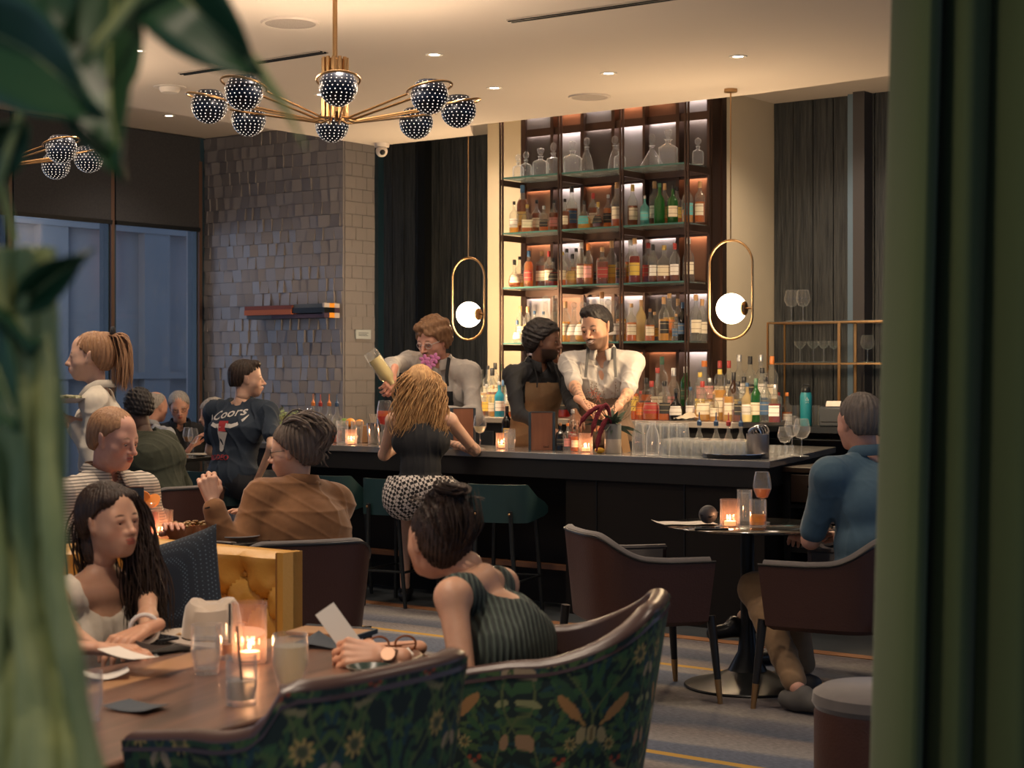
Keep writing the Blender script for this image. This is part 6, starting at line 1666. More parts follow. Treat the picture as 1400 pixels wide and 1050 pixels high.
# 3 woman on the banquette
W3 = person('woman with long dark hair in an ivory tank top seated on the banquette', None, (.76, -.62), dict(head_at=(150, 712, 4.68), scale=.96, hscale=.97, fem=True, skin=SK_TAN, lean=.16, hunch=.3, side=.0, vox=.0065, fvox=.0028, hvox=.0028, hyaw=.05, hpitch=.02, hroll=.05, bust=1.05, arm=.86, blush=.8,
    look=(.25, 1, 0), brow=(.03, .018, .012), hair=dict(mat=H_DBROWN, vol=.016, vox=.003, line=((0, .058, .066), (0, .74, -.67)), nape=-.16, temple=.4, amp=.0025, nstr=40, add=[E((.04, .045, .075), (.035, .03, .03)), E((-.035, .05, .08), (.04, .03, .022)), E((0, -.06, -.09), (.065, .045, .08)), C((-.075, .0, .0), (-.092, .03, -.14), .022, .036), C((-.092, .03, -.14), (-.10, .05, -.32), .036, .022)],
        locks=[dict(path=[(-.055, .045, .085), (-.085, .02, .01), (-.095, .03, -.12), (-.10, .05, -.26), (-.10, .06, -.40)], n=300, spread=.026, r=.0034, wave=.011, wf=13, flat=.8, flare=1.3),
               dict(path=[(.0, -.09, .06), (.0, -.11, -.05), (-.03, -.10, -.20), (-.04, -.08, -.32)], n=100, spread=.035, r=.0042, wave=.010)]),
    hand_r=P(150, 905, 4.02), elbow_r=(.4, -.6, -.7), grip_r=dict(dir=(.85, .1, -.06), n=(0, 0, 1), curl=.35), hand_l=P(196, 872, 4.25), elbow_l=(-.5, -.4, -.6), grip_l=dict(dir=(-.45, -.75, -.16), n=(.1, .0, 1), curl=.45),
    knee_r=(-.55, 4.10, .50), foot_r=(-.65, 4.1, .09), knee_l=(-.80, 4.75, .52), foot_l=(-.6, 4.6, .09),
    clothes=[dict(kind='top', mat=TANK, g=.007, sleeve=0, scoop=(.105, .15), backscoop=(.10, .12), neckcut=True, wr=.004, vox=.005, k=80), dict(kind='pants', mat=SHORT, len=.55)]))
mb = MB(); S_, el, wr = W3['arms']['l']; q = Vector(wr+(el-wr)*.12); d_ = Vector(el-wr).normalized(); u_ = d_.orthogonal().normalized(); v_ = d_.cross(u_)
mb.tube([q+u_*.036*cos(a)+v_*.036*sin(a) for a in [2*pi*k/20 for k in range(21)]], .006, 8); obj('bracelet', mb, mat('ivory_bangle', (.6, .55, .5), .3), W3['t'])
# 4 hoodie
person('person with black curly hair in an olive hoodie, back to the camera', None, (-.75, .65), dict(head_at=(187, 558, 10.4), scale=1.05, hscale=.95, skin=SK_DARK, lean=.34, hunch=.8, broad=.88, vox=.009, fvox=.005, hpitch=-.15, hair=dict(mat=H_BLACK, vol=.026, curly=True, freq=130, amp=.007, nape=-.06),
    clothes=[dict(kind='top', mat=OLIVE, g=.018, k=60, sleeve=1.3, wr=.006, seed=8), dict(kind='pants', mat=DARKT)]))
# 5-7 older guests
person('older man with white hair in a pale blue shirt, back to the camera', None, (.62, .78), dict(head_at=(213, 556, 13.0), scale=1.05, skin=SK_PINK, lean=.20, hunch=.6, vox=.010, fvox=.006, hpitch=-.15, hair=dict(mat=H_GREY, vol=.010, bald=(0, -.03, .12, .055), line=((0, .03, .06), (0, .74, -.67))),
    hand_r=P(262, 610, 12.7), elbow_r=(.7, 0, -.6), clothes=[dict(kind='top', mat=PALEB, g=.017, sleeve=1.25, collar=.03, wr=.01), dict(kind='pants', mat=DARKT)]))
person('older man with white hair and black glasses in a black shirt by the window', None, (.22, -1), dict(head_at=(245, 556, 13.9), scale=1.08, skin=SK_PINK, lean=.12, vox=.010, fvox=.0045, hyaw=.0, hpitch=-.3, hroll=.1, brow=(.3, .27, .25), glasses=dict(mat=BLKF, w=.024, h=.018), hair=dict(mat=H_GREY, vol=.016, nape=-.05),
    clothes=[dict(kind='top', mat=BLACKC, g=.02, sleeve=1.3, vneck=.14, collar=.03), dict(kind='pants', mat=DARKT)]))
person('older woman with grey bobbed hair in a cream top by the tiled wall', None, (-.85, -.35), dict(head_at=(290, 566, 12.9), scale=.98, fem=True, skin=SK_LIGHT, lean=.12, vox=.010, fvox=.005, hpitch=-.2, hair=dict(mat=H_GREY, vol=.026, nape=-.09, line=((0, .07, .05), (0, .74, -.67)), amp=.005, temple=.5), glasses=dict(mat=BLKF),
    clothes=[dict(kind='top', mat=CREAMC, g=.018, sleeve=1.6, wr=.008), dict(kind='pants', mat=DARKT)]))
# 8 navy t-shirt man
N8 = person('dark-haired man in a navy graphic t-shirt on a stool, facing right', None, (.42, .9), dict(head_at=(338, 518, 11.1), scale=1.05, hscale=1.06, skin=SK_LIGHT, lean=.16, hunch=.2, broad=1.05, vox=.007, fvox=.0045, hyaw=-1.02, hpitch=.0, brow=(.03, .02, .015), beard=((.16, .10, .08), .3), nose=1.3,
    hair=dict(mat=H_DBROWN, vol=.014, nape=-.05, temple=2.2, add=[E((0, .05, .10), (.05, .04, .025))]), hand_r=P(352, 655, 10.9), elbow_r=(.6, -.6, -.5), hand_l=P(322, 640, 11.5), elbow_l=(-.6, -.2, -.8),
    clothes=[dict(kind='top', mat=NAVYC, g=.020, k=65, sleeve=.68, wr=.009, seed=12, vox=.006), dict(kind='pants', mat=DARKT)]))
from mathutils.bvhtree import BVHTree
def decal(name, verts2, faces, host, org, rt, up, dr, m, parent, off=.003):
    me = host.data; bv = BVHTree.FromPolygons([v.co.copy() for v in me.vertices], [tuple(p.vertices) for p in me.polygons])
    out = []
    org, rt, up, dr = Vector(org), Vector(rt), Vector(up), Vector(dr).normalized()
    for x, y in verts2:
        p = org+rt*x+up*y; h = bv.ray_cast(p-dr*.6, dr); out.append((h[0]-dr*off) if h[0] else p-dr*.1)
    mb = MB(); mb.add(out, faces); return obj(name, mb, m, parent, smooth=False)
def text2d(txt, size, italic=0, bold=0):
    c = bpy.data.curves.new('t', 'FONT'); c.body = txt; c.size = size; c.shear = italic; c.align_x = 'CENTER'; c.align_y = 'CENTER'; c.offset = bold; c.resolution_u = 2
    o = bpy.data.objects.new('t', c); COL.objects.link(o); dg = bpy.context.evaluated_depsgraph_get(); me = o.evaluated_get(dg).to_mesh()
    v = [(q.co.x, q.co.y) for q in me.vertices]; f = [tuple(p.vertices) for p in me.polygons]
    o.to_mesh_clear(); bpy.data.objects.remove(o); bpy.data.curves.remove(c); return v, f
def rot2(v, a): return [(x*cos(a)-y*sin(a), x*sin(a)+y*cos(a)) for x, y in v]
shirt8 = [c for c in bpy.data.objects if c.parent is N8['t'] and c.name.startswith('shirt')][0]
WP = mat('shirt_print_white', (.55, .53, .5), .8); RP = mat('shirt_print_red', (.35, .03, .035), .8)
def strip(pts, ws):
    v = []; 
    for i, (x, y) in enumerate(pts):
        a, b = pts[max(0, i-1)], pts[min(len(pts)-1, i+1)]; dx, dy = b[0]-a[0], b[1]-a[1]; L = math.hypot(dx, dy); v += [(x-dy/L*ws[i], y+dx/L*ws[i]), (x+dy/L*ws[i], y-dx/L*ws[i])]
    return v, [(2*i, 2*i+1, 2*i+3, 2*i+2) for i in range(len(pts)-1)]
o8 = N8['H']+N8['up']*.30*N8['s']-N8['rt']*.02
kw = dict(host=shirt8, rt=N8['rt'], up=N8['up'], dr=N8['fw'], parent=shirt8)
v, f = text2d('Coors', .088, .3, .001); decal('back_print', [(x*1.1+.0, y+.135) for x, y in rot2(v, .22)], f, org=o8, m=WP, **kw)
v, f = text2d('RODEO', .050, 0, .001); decal('back_print', [(x-.03, y-.155) for x, y in v], f, org=o8, m=RP, **kw)
for s_ in (-1, 1):
    v, f = strip([(s_*x-.005, y) for x, y in ((.02, .055), (.06, .05), (.10, .065), (.135, .10), (.15, .135))], [.014, .014, .012, .008, .002]); decal('back_print', v, f, org=o8, m=WP, **kw)
v, f = strip([(-.005, .045), (-.005, .0), (-.008, -.05), (-.01, -.10), (-.012, -.115)], [.042, .036, .022, .018, .008]); decal('back_print', v, f, org=o8, m=WP, **kw)
v, f = strip([(-.005, .085), (-.005, .06), (-.006, .015)], [.036, .038, .030]); decal('back_print', v, f, org=o8, m=RP, off=.005, **kw)
# 9 brown jacket woman
W9 = person('woman with ash-brown bun and glasses in a tan brown jacket', None, (-.62, .78), dict(head_at=(402, 616, 7.25), scale=1.06, hscale=1.06, fem=True, skin=SK_LIGHT, lean=.04, side=.10, hunch=.5, broad=1.04, girth=.06, vox=.007, fvox=.0035, hyaw=.68, hpitch=-.12, arm=1.15,
    brow=(.12, .09, .07), glasses=dict(mat=BLKF, w=.023), hair=dict(mat=H_ASH, vol=.018, vox=.0035, nape=-.07, amp=.005, nstr=30, add=[E((.0, -.125, .065), (.048, .045, .052)), E((.0, -.10, .02), (.05, .04, .05))],
       locks=[dict(path=[(0, -.08, .06), (0, -.13, .11), (0, -.17, .06), (0, -.13, .0)], n=60, spread=.018, r=.005, wave=.01), dict(path=[(0, .03, .12), (0, -.04, .135), (0, -.10, .10), (0, -.13, .05)], n=50, spread=.04, r=.005, wave=.004), dict(path=[(0, -.10, .03), (0, -.12, -.03), (0, -.13, -.07)], n=16, spread=.02, r=.003)]),
    hand_l=P(290, 686, 6.98), elbow_l=(-.5, -.1, -1), grip_l=dict(dir=(-.25, .1, 1), n=(.2, -1, 0), curl=.9), hand_r=(-1.05, 7.15, .78),
    clothes=[dict(kind='top', name='jacket', mat=TANJ, g=.026, k=55, sleeve=1.88, wr=.006, seed=5, collar=.035, neckcut=True), dict(kind='pants', mat=DARKT)]))
S_, el, wr = W9['arms']['l']; q = Vector(wr+(el-wr)*.04); d_ = Vector(el-wr).normalized(); u_ = d_.orthogonal().normalized(); v_ = d_.cross(u_)
mb = MB(); mb.tube([q+u_*.034*cos(a)+v_*.034*sin(a) for a in [2*pi*k/20 for k in range(21)]], .011, 8, flat=.35); obj('wristwatch', mb, BLACKM, W9['t'])
# 10 pouring bartender
B10 = person('bartender with curly hair, moustache and clear glasses pouring a drink', None, (-.30, -1), dict(head_at=(592, 465, 11.3), scale=1.13, hscale=1.14, stand=True, skin=SK_PINK, lean=.12, hunch=.3, vox=.008, fvox=.004, hyaw=-.35, hpitch=-.35, brow=(.15, .08, .04), moustache=(.22, .12, .07), nose=1.3, look=(0, 1, -.6), shoes=False,
    glasses=dict(mat=CLRF, w=.023, h=.018), hair=dict(mat=H_LBROWN, vol=.026, curly=True, freq=75, amp=.010, nape=-.06, line=((0, .080, .056), (0, .74, -.67)), add=[E((.02, .06, .10), (.05, .035, .03))]),
    raise_r=.06, hand_r=P(537, 512, 10.83), elbow_r=(1, -.2, .35), grip_r=dict(dir=(-.2, -.5, -.75), n=(.6, -.8, .2), curl=.75, thumb=.8), hand_l=P(600, 560, 11.0), elbow_l=(-.6, -.3, -.8),
    clothes=[dict(kind='top', mat=WHITE, g=.020, k=65, sleeve=1.72, collar=.035, wr=.009, seed=31, vneck=.04), dict(kind='pants', mat=DARKT), dict(kind='apron', mat=BLACKC, top=.36, straps=BLACKC)]))
# 11 blonde
W11 = person('blonde woman in a black top and checked skirt, back turned, at the bar', None, (.06, 1), dict(head_at=(574, 527, 10.25), scale=1.03, fem=True, skin=SK_LIGHT, lean=.10, vox=.007, fvox=.005, hyaw=.15, hpitch=-.1, hoff=(-.01, 0, 0), arm=1.05,
    hair=dict(mat=H_BLOND, lockmat=H_BLOND, vol=.022, vox=.004, nape=-.13, temple=.3, amp=.004, nstr=30, add=[E((0, -.06, -.08), (.085, .055, .09))],
       locks=[dict(path=[(x, -.02, .10), (x*1.9, -.095, .03), (x*2.5, -.10, -.12), (x*2.9, -.11, -.335)], n=95, spread=.022, r=.0048, wave=.020, wf=17) for k, x in enumerate((-.045, -.022, 0, .022, .045))]),
    hand_r=P(612, 605, 10.55), elbow_r=(.85, .0, -.6), hand_l=P(560, 605, 10.6), elbow_l=(-.6, -.1, -.8), tattoo=('r',), tat0=-.3,
    clothes=[dict(kind='top', mat=BLACKC, g=.010, sleeve=0, scoop=(.12, .10), backscoop=(.125, .11), wr=.005, hem=.0), dict(kind='pants', name='skirt', mat=CHECK, g=.052, len=.75, skirt=.7, top=.13, wr=.008)]))
# 12 bartender in black
B12 = person('bartender with dark beard in a black shirt and brown apron, facing right', None, (.55, -.83), dict(head_at=(744, 466, 10.95), scale=1.06, hscale=1.08, stand=True, skin=(.19, .10, .065), lean=.10, hunch=.2, vox=.008, fvox=.004, hyaw=.68, hpitch=-.06, smile=1, brow=(.01, .008, .008), beard=((.015, .011, .010), .92), shoes=False, nose=1.2,
    hair=dict(mat=H_BLACK, vol=.032, curly=True, seed=9, freq=150, amp=.007, nape=-.08, line=((0, .072, .056), (0, .74, -.67))), hand_r=P(748, 585, 10.5), elbow_r=(.5, -.7, -.6), hand_l=P(790, 578, 10.5), elbow_l=(-.4, -.6, -.7),
    clothes=[dict(kind='top', mat=BLACKC, g=.017, sleeve=1.6, collar=.035, wr=.008, seed=41, vneck=.1), dict(kind='pants', mat=DARKT), dict(kind='apron', mat=APR, top=.42, bib=.14, straps=BLACKC)]))
# 13 smiling bartender
B13 = person('smiling tattooed bartender with dark hair, white short-sleeved shirt and brown apron', None, (-.10, -1), dict(head_at=(815, 448, 10.7), scale=1.12, hscale=1.12, stand=True, skin=SK_MED, lean=.12, vox=.007, fvox=.0038, hyaw=-.45, hpitch=-.22, hroll=.12, smile=1, brow=(.02, .014, .01), beard=((.05, .03, .022), .75), moustache=(.05, .03, .022), nose=1.2, lip=(.55, .42, .36), shoes=False,
    hair=dict(mat=H_BLACK, vol=.012, amp=.004, nape=-.045, temple=2.0, add=[E((0, .020, .102), (.062, .060, .034)), E((0, .052, .098), (.050, .032, .024))], curly=True, freq=120),
    hand_r=P(800, 555, 10.2), elbow_r=(.45, -.5, -.9), hand_l=P(838, 562, 10.25), elbow_l=(-.45, -.5, -.9), grip_r=dict(dir=(.6, -.4, -.4), n=(0, -.6, .8), curl=.6), grip_l=dict(dir=(-.6, -.4, -.4), n=(0, -.6, .8), curl=.6), tattoo=('r', 'l'), arm=1.0, broad=.95,
    clothes=[dict(kind='top', mat=WHITE, g=.018, k=70, sleeve=.80, collar=.035, wr=.008, seed=51, vneck=.17, open=.01), dict(kind='pants', mat=DARKT), dict(kind='apron', mat=APRG, top=.27, straps=mat('grey_strap', (.06, .06, .06), .7))]))
# 14 woman with the bun
W14 = person('woman with dark brown bun in a ribbed green top reading a menu', None, (-.90, .34), dict(head_at=(598, 738, 4.25), scale=1.0, hscale=.93, hoff=(.0, .085, -.065), raise_l=.03, raise_r=.02, fem=True, skin=SK_TAN, lean=.22, hunch=.4, vox=.0055, fvox=.003, hvox=.0028, hyaw=-.62, hpitch=.06, arm=.92, brow=(.03, .018, .012),
    hair=dict(mat=H_DBROWN, vol=.012, vox=.003, nape=-.085, amp=.0035, nstr=44, add=[E((0, -.062, .142), (.042, .042, .034)), E((0, -.075, .09), (.05, .04, .04))],
       locks=[dict(path=[(0, .04, .12), (0, -.03, .135), (0, -.07, .13)], n=110, spread=.036, r=.0024, wave=.001), dict(path=[(.0, -.10, -.02), (0, -.108, .06), (0, -.07, .13)], n=130, spread=.036, r=.0024, wave=.001), dict(path=[(0, -.04, .175), (.035, -.07, .17), (0, -.105, .155), (-.035, -.06, .16), (.0, -.03, .17)], n=26, spread=.012, r=.006, wave=.003), dict(path=[(.03, -.09, -.04), (.03, -.10, -.09), (.035, -.10, -.13)], n=14, spread=.014, r=.002)]),
    hand_l=P(522, 896, 4.0), elbow_l=(-.45, -.3, -1), grip_l=dict(dir=(-.95, .15, .05), n=(-.1, -.8, .7), curl=.7, thumb=.6), hand_r=P(545, 886, 4.28), elbow_r=(.4, -.4, -.9), grip_r=dict(dir=(-.9, -.1, 0), n=(0, 0, 1), curl=.4),
    knee_l=(-.36, 4.05, .52), knee_r=(-.36, 4.28, .52),
    clothes=[dict(kind='top', mat=RIB, g=.006, sleeve=0, scoop=(.10, .10), backscoop=(.10, .10), wr=.003, vox=.0045), dict(kind='pants', mat=DARKT)]))
S_, el, wr = W14['arms']['l']; q = Vector(wr+(el-wr)*.10); d_ = Vector(el-wr).normalized(); u_ = d_.orthogonal().normalized(); v_ = d_.cross(u_)
mb = MB(); mb.tube([q+u_*.029*cos(a)+v_*.029*sin(a) for a in [2*pi*k/20 for k in range(21)]], .009, 8, flat=.4)
nn = (Vector((.3, -.7, .6))).normalized(); Mi_ = Matrix.Rotation(-W14['rz'], 3, 'Z'); nn = Mi_@Vector((-.1, -.8, .6)).normalized(); mb.tube([q+nn*.026, q+nn*.037], .017, 16); obj('gold_watch', mb, mat('rose_gold', (.30, .18, .12), .45, .7), W14['t'])
# 15 blue shirt man
person('grey-haired man in a denim blue shirt and khaki trousers, back to the camera', None, (-.62, .78), dict(head_at=(1174, 577, 7.35), scale=1.08, hscale=1.04, skin=SK_PINK, lean=.10, hunch=.5, girth=.05, broad=1.12, fat=.006, vox=.008, fvox=.004, hyaw=-.22, hpitch=-.08, hair=dict(mat=H_SALT, vol=.012, nape=-.06, amp=.003, temple=1.8),
    hand_l=P(1095, 735, 7.55), elbow_l=(-.75, -.7, -.6), hand_r=P(1160, 730, 7.7), knee_l=P(1034, 806, 7.58), foot_l=P(1090, 940, 7.12), knee_r=P(1075, 800, 7.6), foot_r=P(1100, 915, 7.6), toe_l=(.5, -.55, 0), shoe_mat=GREYSH, arm=1.1, leg=1.05,
    clothes=[dict(kind='top', mat=DENIM, g=.022, k=60, sleeve=.85, collar=.04, wr=.007, seed=61), dict(kind='pants', mat=KHAKI, g=.016, wr=.005)]))
# 16 companion, only a crossed leg shows
person('companion behind the blue shirt man, only a crossed leg in black loafer visible', None, (-.80, -.25), dict(head_at=(1195, 600, 8.25), scale=.95, skin=SK_LIGHT, vox=.010, fvox=.006, hair=dict(mat=H_DBROWN, vol=.015), knee_l=P(1062, 800, 8.0), foot_l=P(1015, 843, 7.75), toe_l=(-1, -.2, -.12), knee_r=P(1085, 790, 8.2), foot_r=P(1075, 880, 8.3),
    clothes=[dict(kind='top', mat=BLACKC, sleeve=1.8), dict(kind='pants', mat=DARKT, len=1.75)]))
# ================================================================ THINGS ON THE BAR AND THE TABLES
BARZ, TZ = .951, .7412
CANDG = glass('ribbed_candle_glass', (.97, .84, .80), rough=.06, body=.10, bodycol=(.9, .55, .42), edge=.6)
FLAME = emis('candle_flame', (1, .58, .26), 14); WAX = mat('candle_wax', (.8, .6, .45), .5, emit=(1, .35, .12), es=.35)
def B(px, v, z=BARZ): return PV(px, v, z)
def candle(loc, label, r=.036, h=.10, power=1.1, group='ribbed glass candle holders'):
    t = thing('candle_holder', label, 'candle', loc, 0, group)
    mb = MB(); n = 56; rows = []
    for z, k in ((0, .96), (.004, 1), (h-.012, 1), (h-.006, 1.03), (h, 1.02)):
        rows.append([((r*k+(.0018 if j % 4 < 2 else 0))*cos(2*pi*j/n), (r*k+(.0018 if j % 4 < 2 else 0))*sin(2*pi*j/n), z) for j in range(n)])
    mb.grid(rows, wrap=True); mb.add(rows[0], [tuple(reversed(range(n)))]); obj('ribbed_glass', mb, CANDG, t)
    mb = MB(); mb.lathe([(.0001, .006), (r*.62, .006), (r*.62, .026), (.0001, .028)], 20); c = obj('tealight', mb, WAX, t)
    mb = MB(); mb.lathe([(.0001, .03), (.0042, .036), (.003, .046), (.0001, .056)], 8); obj('flame', mb, FLAME, c)
    lamp('POINT', Vector(loc)+Vector((0, 0, .05)), power*.32, (1, .52, .24), .012, name='candle_light')
    return t
def tumbler(loc, label, r=.034, h=.095, water=0, wcol=(.95, .96, .97), group=None, name='water_glass', cat='glass', taper=.82, straw=None, garnish=None):
    t = thing(name, label, cat, loc, RNG.uniform(0, 6), group)
    mb = MB(); mb.lathe([(.0001, .0), (r*taper, .0), (r*taper, .006), (r, h*.45), (r*.97, h), (r*.92, h), (r*.94, h*.45), (r*taper*.9, .012), (.0001, .012)], 28); obj('glass_body', mb, CLEAR, t)
    if water:
        mb = MB(); mb.lathe([(.0001, .0125), (r*taper*.88, .0125), (r*.92, h*.45), (r*.91, h*water), (.0001, h*water)], 24)
        key = 'drink_%d_%d_%d' % tuple(int(c*99) for c in wcol); obj('drink', mb, glass(key, wcol, rough=.02, body=.08 if min(wcol) > .8 else .5, bodycol=wcol, edge=.3), t)
    if straw:
        mb = MB(); mb.tube([(-.01, 0, .02), (.018, .004, h*1.55)], .0028, 6); obj('straw', mb, BLACKM, t)
    return t
def wineglass(loc, label, h=.2, r=.038, wine=None, group=None, cat='wine glass', balloon=1.0, coupe=False, name='wine_glass'):
    t = thing(name, label, cat, loc, 0, group)
    if coupe: bowl = [(.004, h*.62), (r*.5, h*.70), (r*.9, h*.85), (r, h)]
    else: bowl = [(.004, h*.46), (r*.62, h*.50), (r*.98*balloon, h*.66), (r*balloon, h*.74), (r*.86, h*.9), (r*.74, h)]
    mb = MB(); mb.lathe([(.0001, 0), (r*.85, 0), (r*.8, .003), (.006, .007), (.0035, .03), (.0035, bowl[0][1]-.005)]+bowl, 24); obj('glass_body', mb, CLEAR, t)
    if wine:
        rr = [q for q in bowl[:3]]; mb = MB(); mb.lathe([(.0001, rr[0][1]+.004)]+[(q[0]*.93, q[1]+.002) for q in rr[1:]]+[(.0001, rr[-1][1]+.002)], 20)
        obj('drink', mb, glass('wine_%d_%d_%d' % tuple(int(c*99) for c in wine), wine, rough=.02, body=.55, bodycol=wine, edge=.3), t)
    return t
# --- along the bar, left to right
POTG = mat('pale_pot', (.40, .35, .31), .7)
def pot_plant(loc, label, n=34, h=.16, sp=.10, pot=True, col=None, name='potted_plant', lw=.028, ll=.05, potr=.06, poth=.07, seed=2, cat='plant'):
    t = thing(name, label, cat, loc, 0); rs = random.Random(seed)
    if pot: mb = MB(); mb.lathe([(potr*.85, 0), (potr, .01), (potr*1.02, poth), (potr*.92, poth), (potr*.9, poth-.012), (.0001, poth-.012)], 28); obj('pot', mb, POTG, t)
    lm = col or mat('herb_leaf', (.14, .22, .07), .5, noise=((.30, .34, .16), 25, .25))
    ms = MB(); ml = MB()
    for k in range(n):
        a = rs.uniform(0, 6.28); r1 = rs.uniform(.2, 1)*sp; z1 = poth+rs.uniform(.01, 1)*h*(1-.3*r1/sp)
        p0 = Vector((rs.uniform(-1, 1)*potr*.4, rs.uniform(-1, 1)*potr*.4, poth-.015)); p1 = Vector((r1*cos(a), r1*sin(a), z1)); ms.tube([p0, (p0+p1)/2+Vector((0, 0, .02)), p1], .0014, 5)
        d = Vector((cos(a), sin(a), rs.uniform(-.5, .4))).normalized(); s_ = d.cross(Vector((0, 0, 1))).normalized(); u_ = s_.cross(d)
        rows = []
        for i in range(6):
            q = i/5; w_ = lw*sin(pi*max(.04, min(.97, q**.8)))*.5; c = p1+d*(q-.15)*ll-Vector((0, 0, .014*q*q)); rows.append([c-s_*w_+u_*.003, c, c+s_*w_+u_*.003])
        ml.grid(rows)
    obj('stem', ms, STEM, t); o = obj('foliage', ml, lm, t); o['kind'] = 'stuff'
    return t
pot_plant(B(392, 8.5), 'pale pot of variegated herbs at the left end of the bar', 60, .13, .16, potr=.075, poth=.11)
mb = MB(); rs = random.Random(3)
t = thing('utensil_crock', 'small tan crock holding bar spoons beside the herb pot', 'utensil holder', B(418, 8.45), 0)
mb = MB(); mb.lathe([(.04, 0), (.045, .005), (.046, .10), (.042, .10), (.04, .01)], 24); obj('crock', mb, mat('tan_crock', (.30, .20, .12), .6), t)
for k in range(9):
    a = k*.7; mb = MB(); mb.tube([(0.01*cos(a), .01*sin(a), .02), (.045*cos(a), .045*sin(a), .19+.01*(k % 3))], .002, 6); mb.ball((.047*cos(a), .047*sin(a), .195+.01*(k % 3)), (.009, .004, .013), 10, 6); obj('bar_spoon', mb, CHROME, t)
for i, (px, cc, vv, lab) in enumerate(((428, 'orange', 8.50, 'slim glass bottle with orange pourer, leftmost of the four pourers'), (438, 'red', 8.44, 'slim glass bottle with red pourer, second of the four pourers'),
                                       (450, 'orange', 8.52, 'slim glass bottle with amber syrup and orange pourer, third of four pourers'), (460.5, 'blue', 8.46, 'slim glass bottle with dark blue pourer, rightmost of the four pourers'))):
    b = bottle(B(px, vv), .27, 'round', ('amber' if i > 1 else 'clear'), None, None, lab, 'pourer bottles on the bar', 0, .3, name='syrup_bottle')
    mb = MB(); mb.lathe([(.012, .245), (.014, .25), (.014, .27), (.009, .275), (.0035, .29), (.003, .33), (.0001, .33)], 12); obj('pourer', mb, cap_mat(cc), b)
def fruit(c, r, col, lab, nm, g='citrus in the garnish tray'):
    mb = MB(); mb.ball((0, 0, 0), (r, r*.95, r*.9), 18, 12); o = obj(nm, mb, mat('fruit_'+nm, col, .45, bump=.2, bscale=180), None, loc=c); tag(o, lab, 'fruit', g)
tr = thing('garnish_tray', 'black garnish tray holding citrus behind the bar', 'tray', B(489, 9.0, 0), RA); tr.location.z = .0
stn = thing('bar_station', 'low steel bartending station behind the counter', 'counter', UV(-7.2, 9.48, 0), RA)
mb = MB(); rbox(mb, -1.0, 2.0, -.16, .12, .84, .88); obj('station_top', mb, mat('brushed_steel', (.2, .2, .2), .3, .9), stn, smooth=False); mb = MB(); rbox(mb, -.98, 1.98, -.14, .12, 0, .84); obj('station_body', mb, FASCIA, stn, smooth=False)
bpy.data.objects.remove(tr)
tr = thing('garnish_tray', 'black garnish tray holding citrus behind the bar', 'tray', B(487, 8.62), RA)
mb = MB(); rbox(mb, -.16, .06, -.06, .06, 0, .10); obj('tray_body', mb, BLACKM, tr, bevel=.006)
for i, (dx, dy, dz, r, col, nm, lab) in enumerate(((-.11, 0, .13, .034, (.16, .30, .05), 'lime', 'green lime at the left of the garnish tray'), (-.045, -.01, .13, .036, (.85, .33, .03), 'orange', 'large orange in the middle of the garnish tray'),
                                                  (.02, .012, .128, .03, (.82, .30, .03), 'orange', 'smaller orange at the right of the garnish tray'))):
    fruit(tr.location+Matrix.Rotation(RA, 3, 'Z')@Vector((dx, dy, dz)), r, col, lab, nm)
bx = thing('napkin_box', 'small square kraft box behind the bar next to the straws', 'box', B(507, 8.60), RA)
mb = MB(); rbox(mb, -.055, .055, -.05, .05, 0, .115); obj('box_body', mb, mat('kraft_wood', (.34, .19, .09), .6), bx, bevel=.003); mb = MB(); rbox(mb, .054, .0565, -.05, .05, .0, .115); obj('box_side', mb, mat('kraft_light', (.62, .38, .16), .6), bx, smooth=False)
t = thing('straw_jar', 'glass jar packed with pale straws beside the cocktail', 'straw jar', B(519, 8.66), 0)
mb = MB(); mb.lathe([(.045, 0), (.05, .005), (.05, .10), (.045, .105)], 24); obj('jar', mb, CLEAR, t)
mb = MB(); rs = random.Random(5)
for k in range(70):
    a = rs.uniform(0, 6.28); r = rs.uniform(0, .04); mb.tube([(r*.8*cos(a), r*.8*sin(a), .01), (r*1.9*cos(a), r*1.9*sin(a), .17+rs.uniform(0, .03))], .003, 5)
o = obj('straws', mb, mat('paper_straw', (.55, .50, .42), .8), t); o['kind'] = 'stuff'
candle(B(480, 8.28), 'lit ribbed candle on the left part of the bar', power=1.5)
t = thing('mixing_glass', 'cut-glass mixing tumbler left of the bar candle', 'mixing glass', B(468, 8.42), 0); mb = MB(); mb.lathe([(.035, 0), (.04, .004), (.042, .15), (.038, .15), (.037, .008)], 10); obj('glass_body', mb, DEC, t, smooth=False)
t = thing('mixing_glass', 'smooth glass tumbler just right of the bar candle', 'mixing glass', B(488, 8.44), 0); mb = MB(); mb.lathe([(.033, 0), (.036, .004), (.042, .15), (.038, .15), (.033, .008)], 24); obj('glass_body', mb, CLEAR, t)
for px, v_, lab in ((510, 8.42, 'steel cocktail shaker tin left of the pouring hand'), (524, 8.40, 'taller steel shaker tin under the cocktail glass')):
    t = thing('shaker_tin', lab, 'shaker', B(px, v_), 0, 'steel shaker tins'); hh = .14 if px == 510 else .17
    mb = MB(); mb.lathe([(.031, 0), (.034, .004), (.045, hh), (.042, hh), (.031, .01), (.0001, .01)], 28); obj('tin', mb, CHROME, t)
ck = wineglass(P(526, 597, 10.75)*1.0, 'stemmed glass of red-orange spritz under the poured bottle', .30, .052, (.85, .12, .03), None, 'cocktail'); ck.location.z = BARZ
mb = MB(); mb.lathe([(.0001, .20), (.046, .20), (.05, .235), (.0001, .235)], 24); obj('orange_layer', mb, glass('spritz_top', (.95, .4, .08), body=.5, bodycol=(.95, .35, .08)), ck)
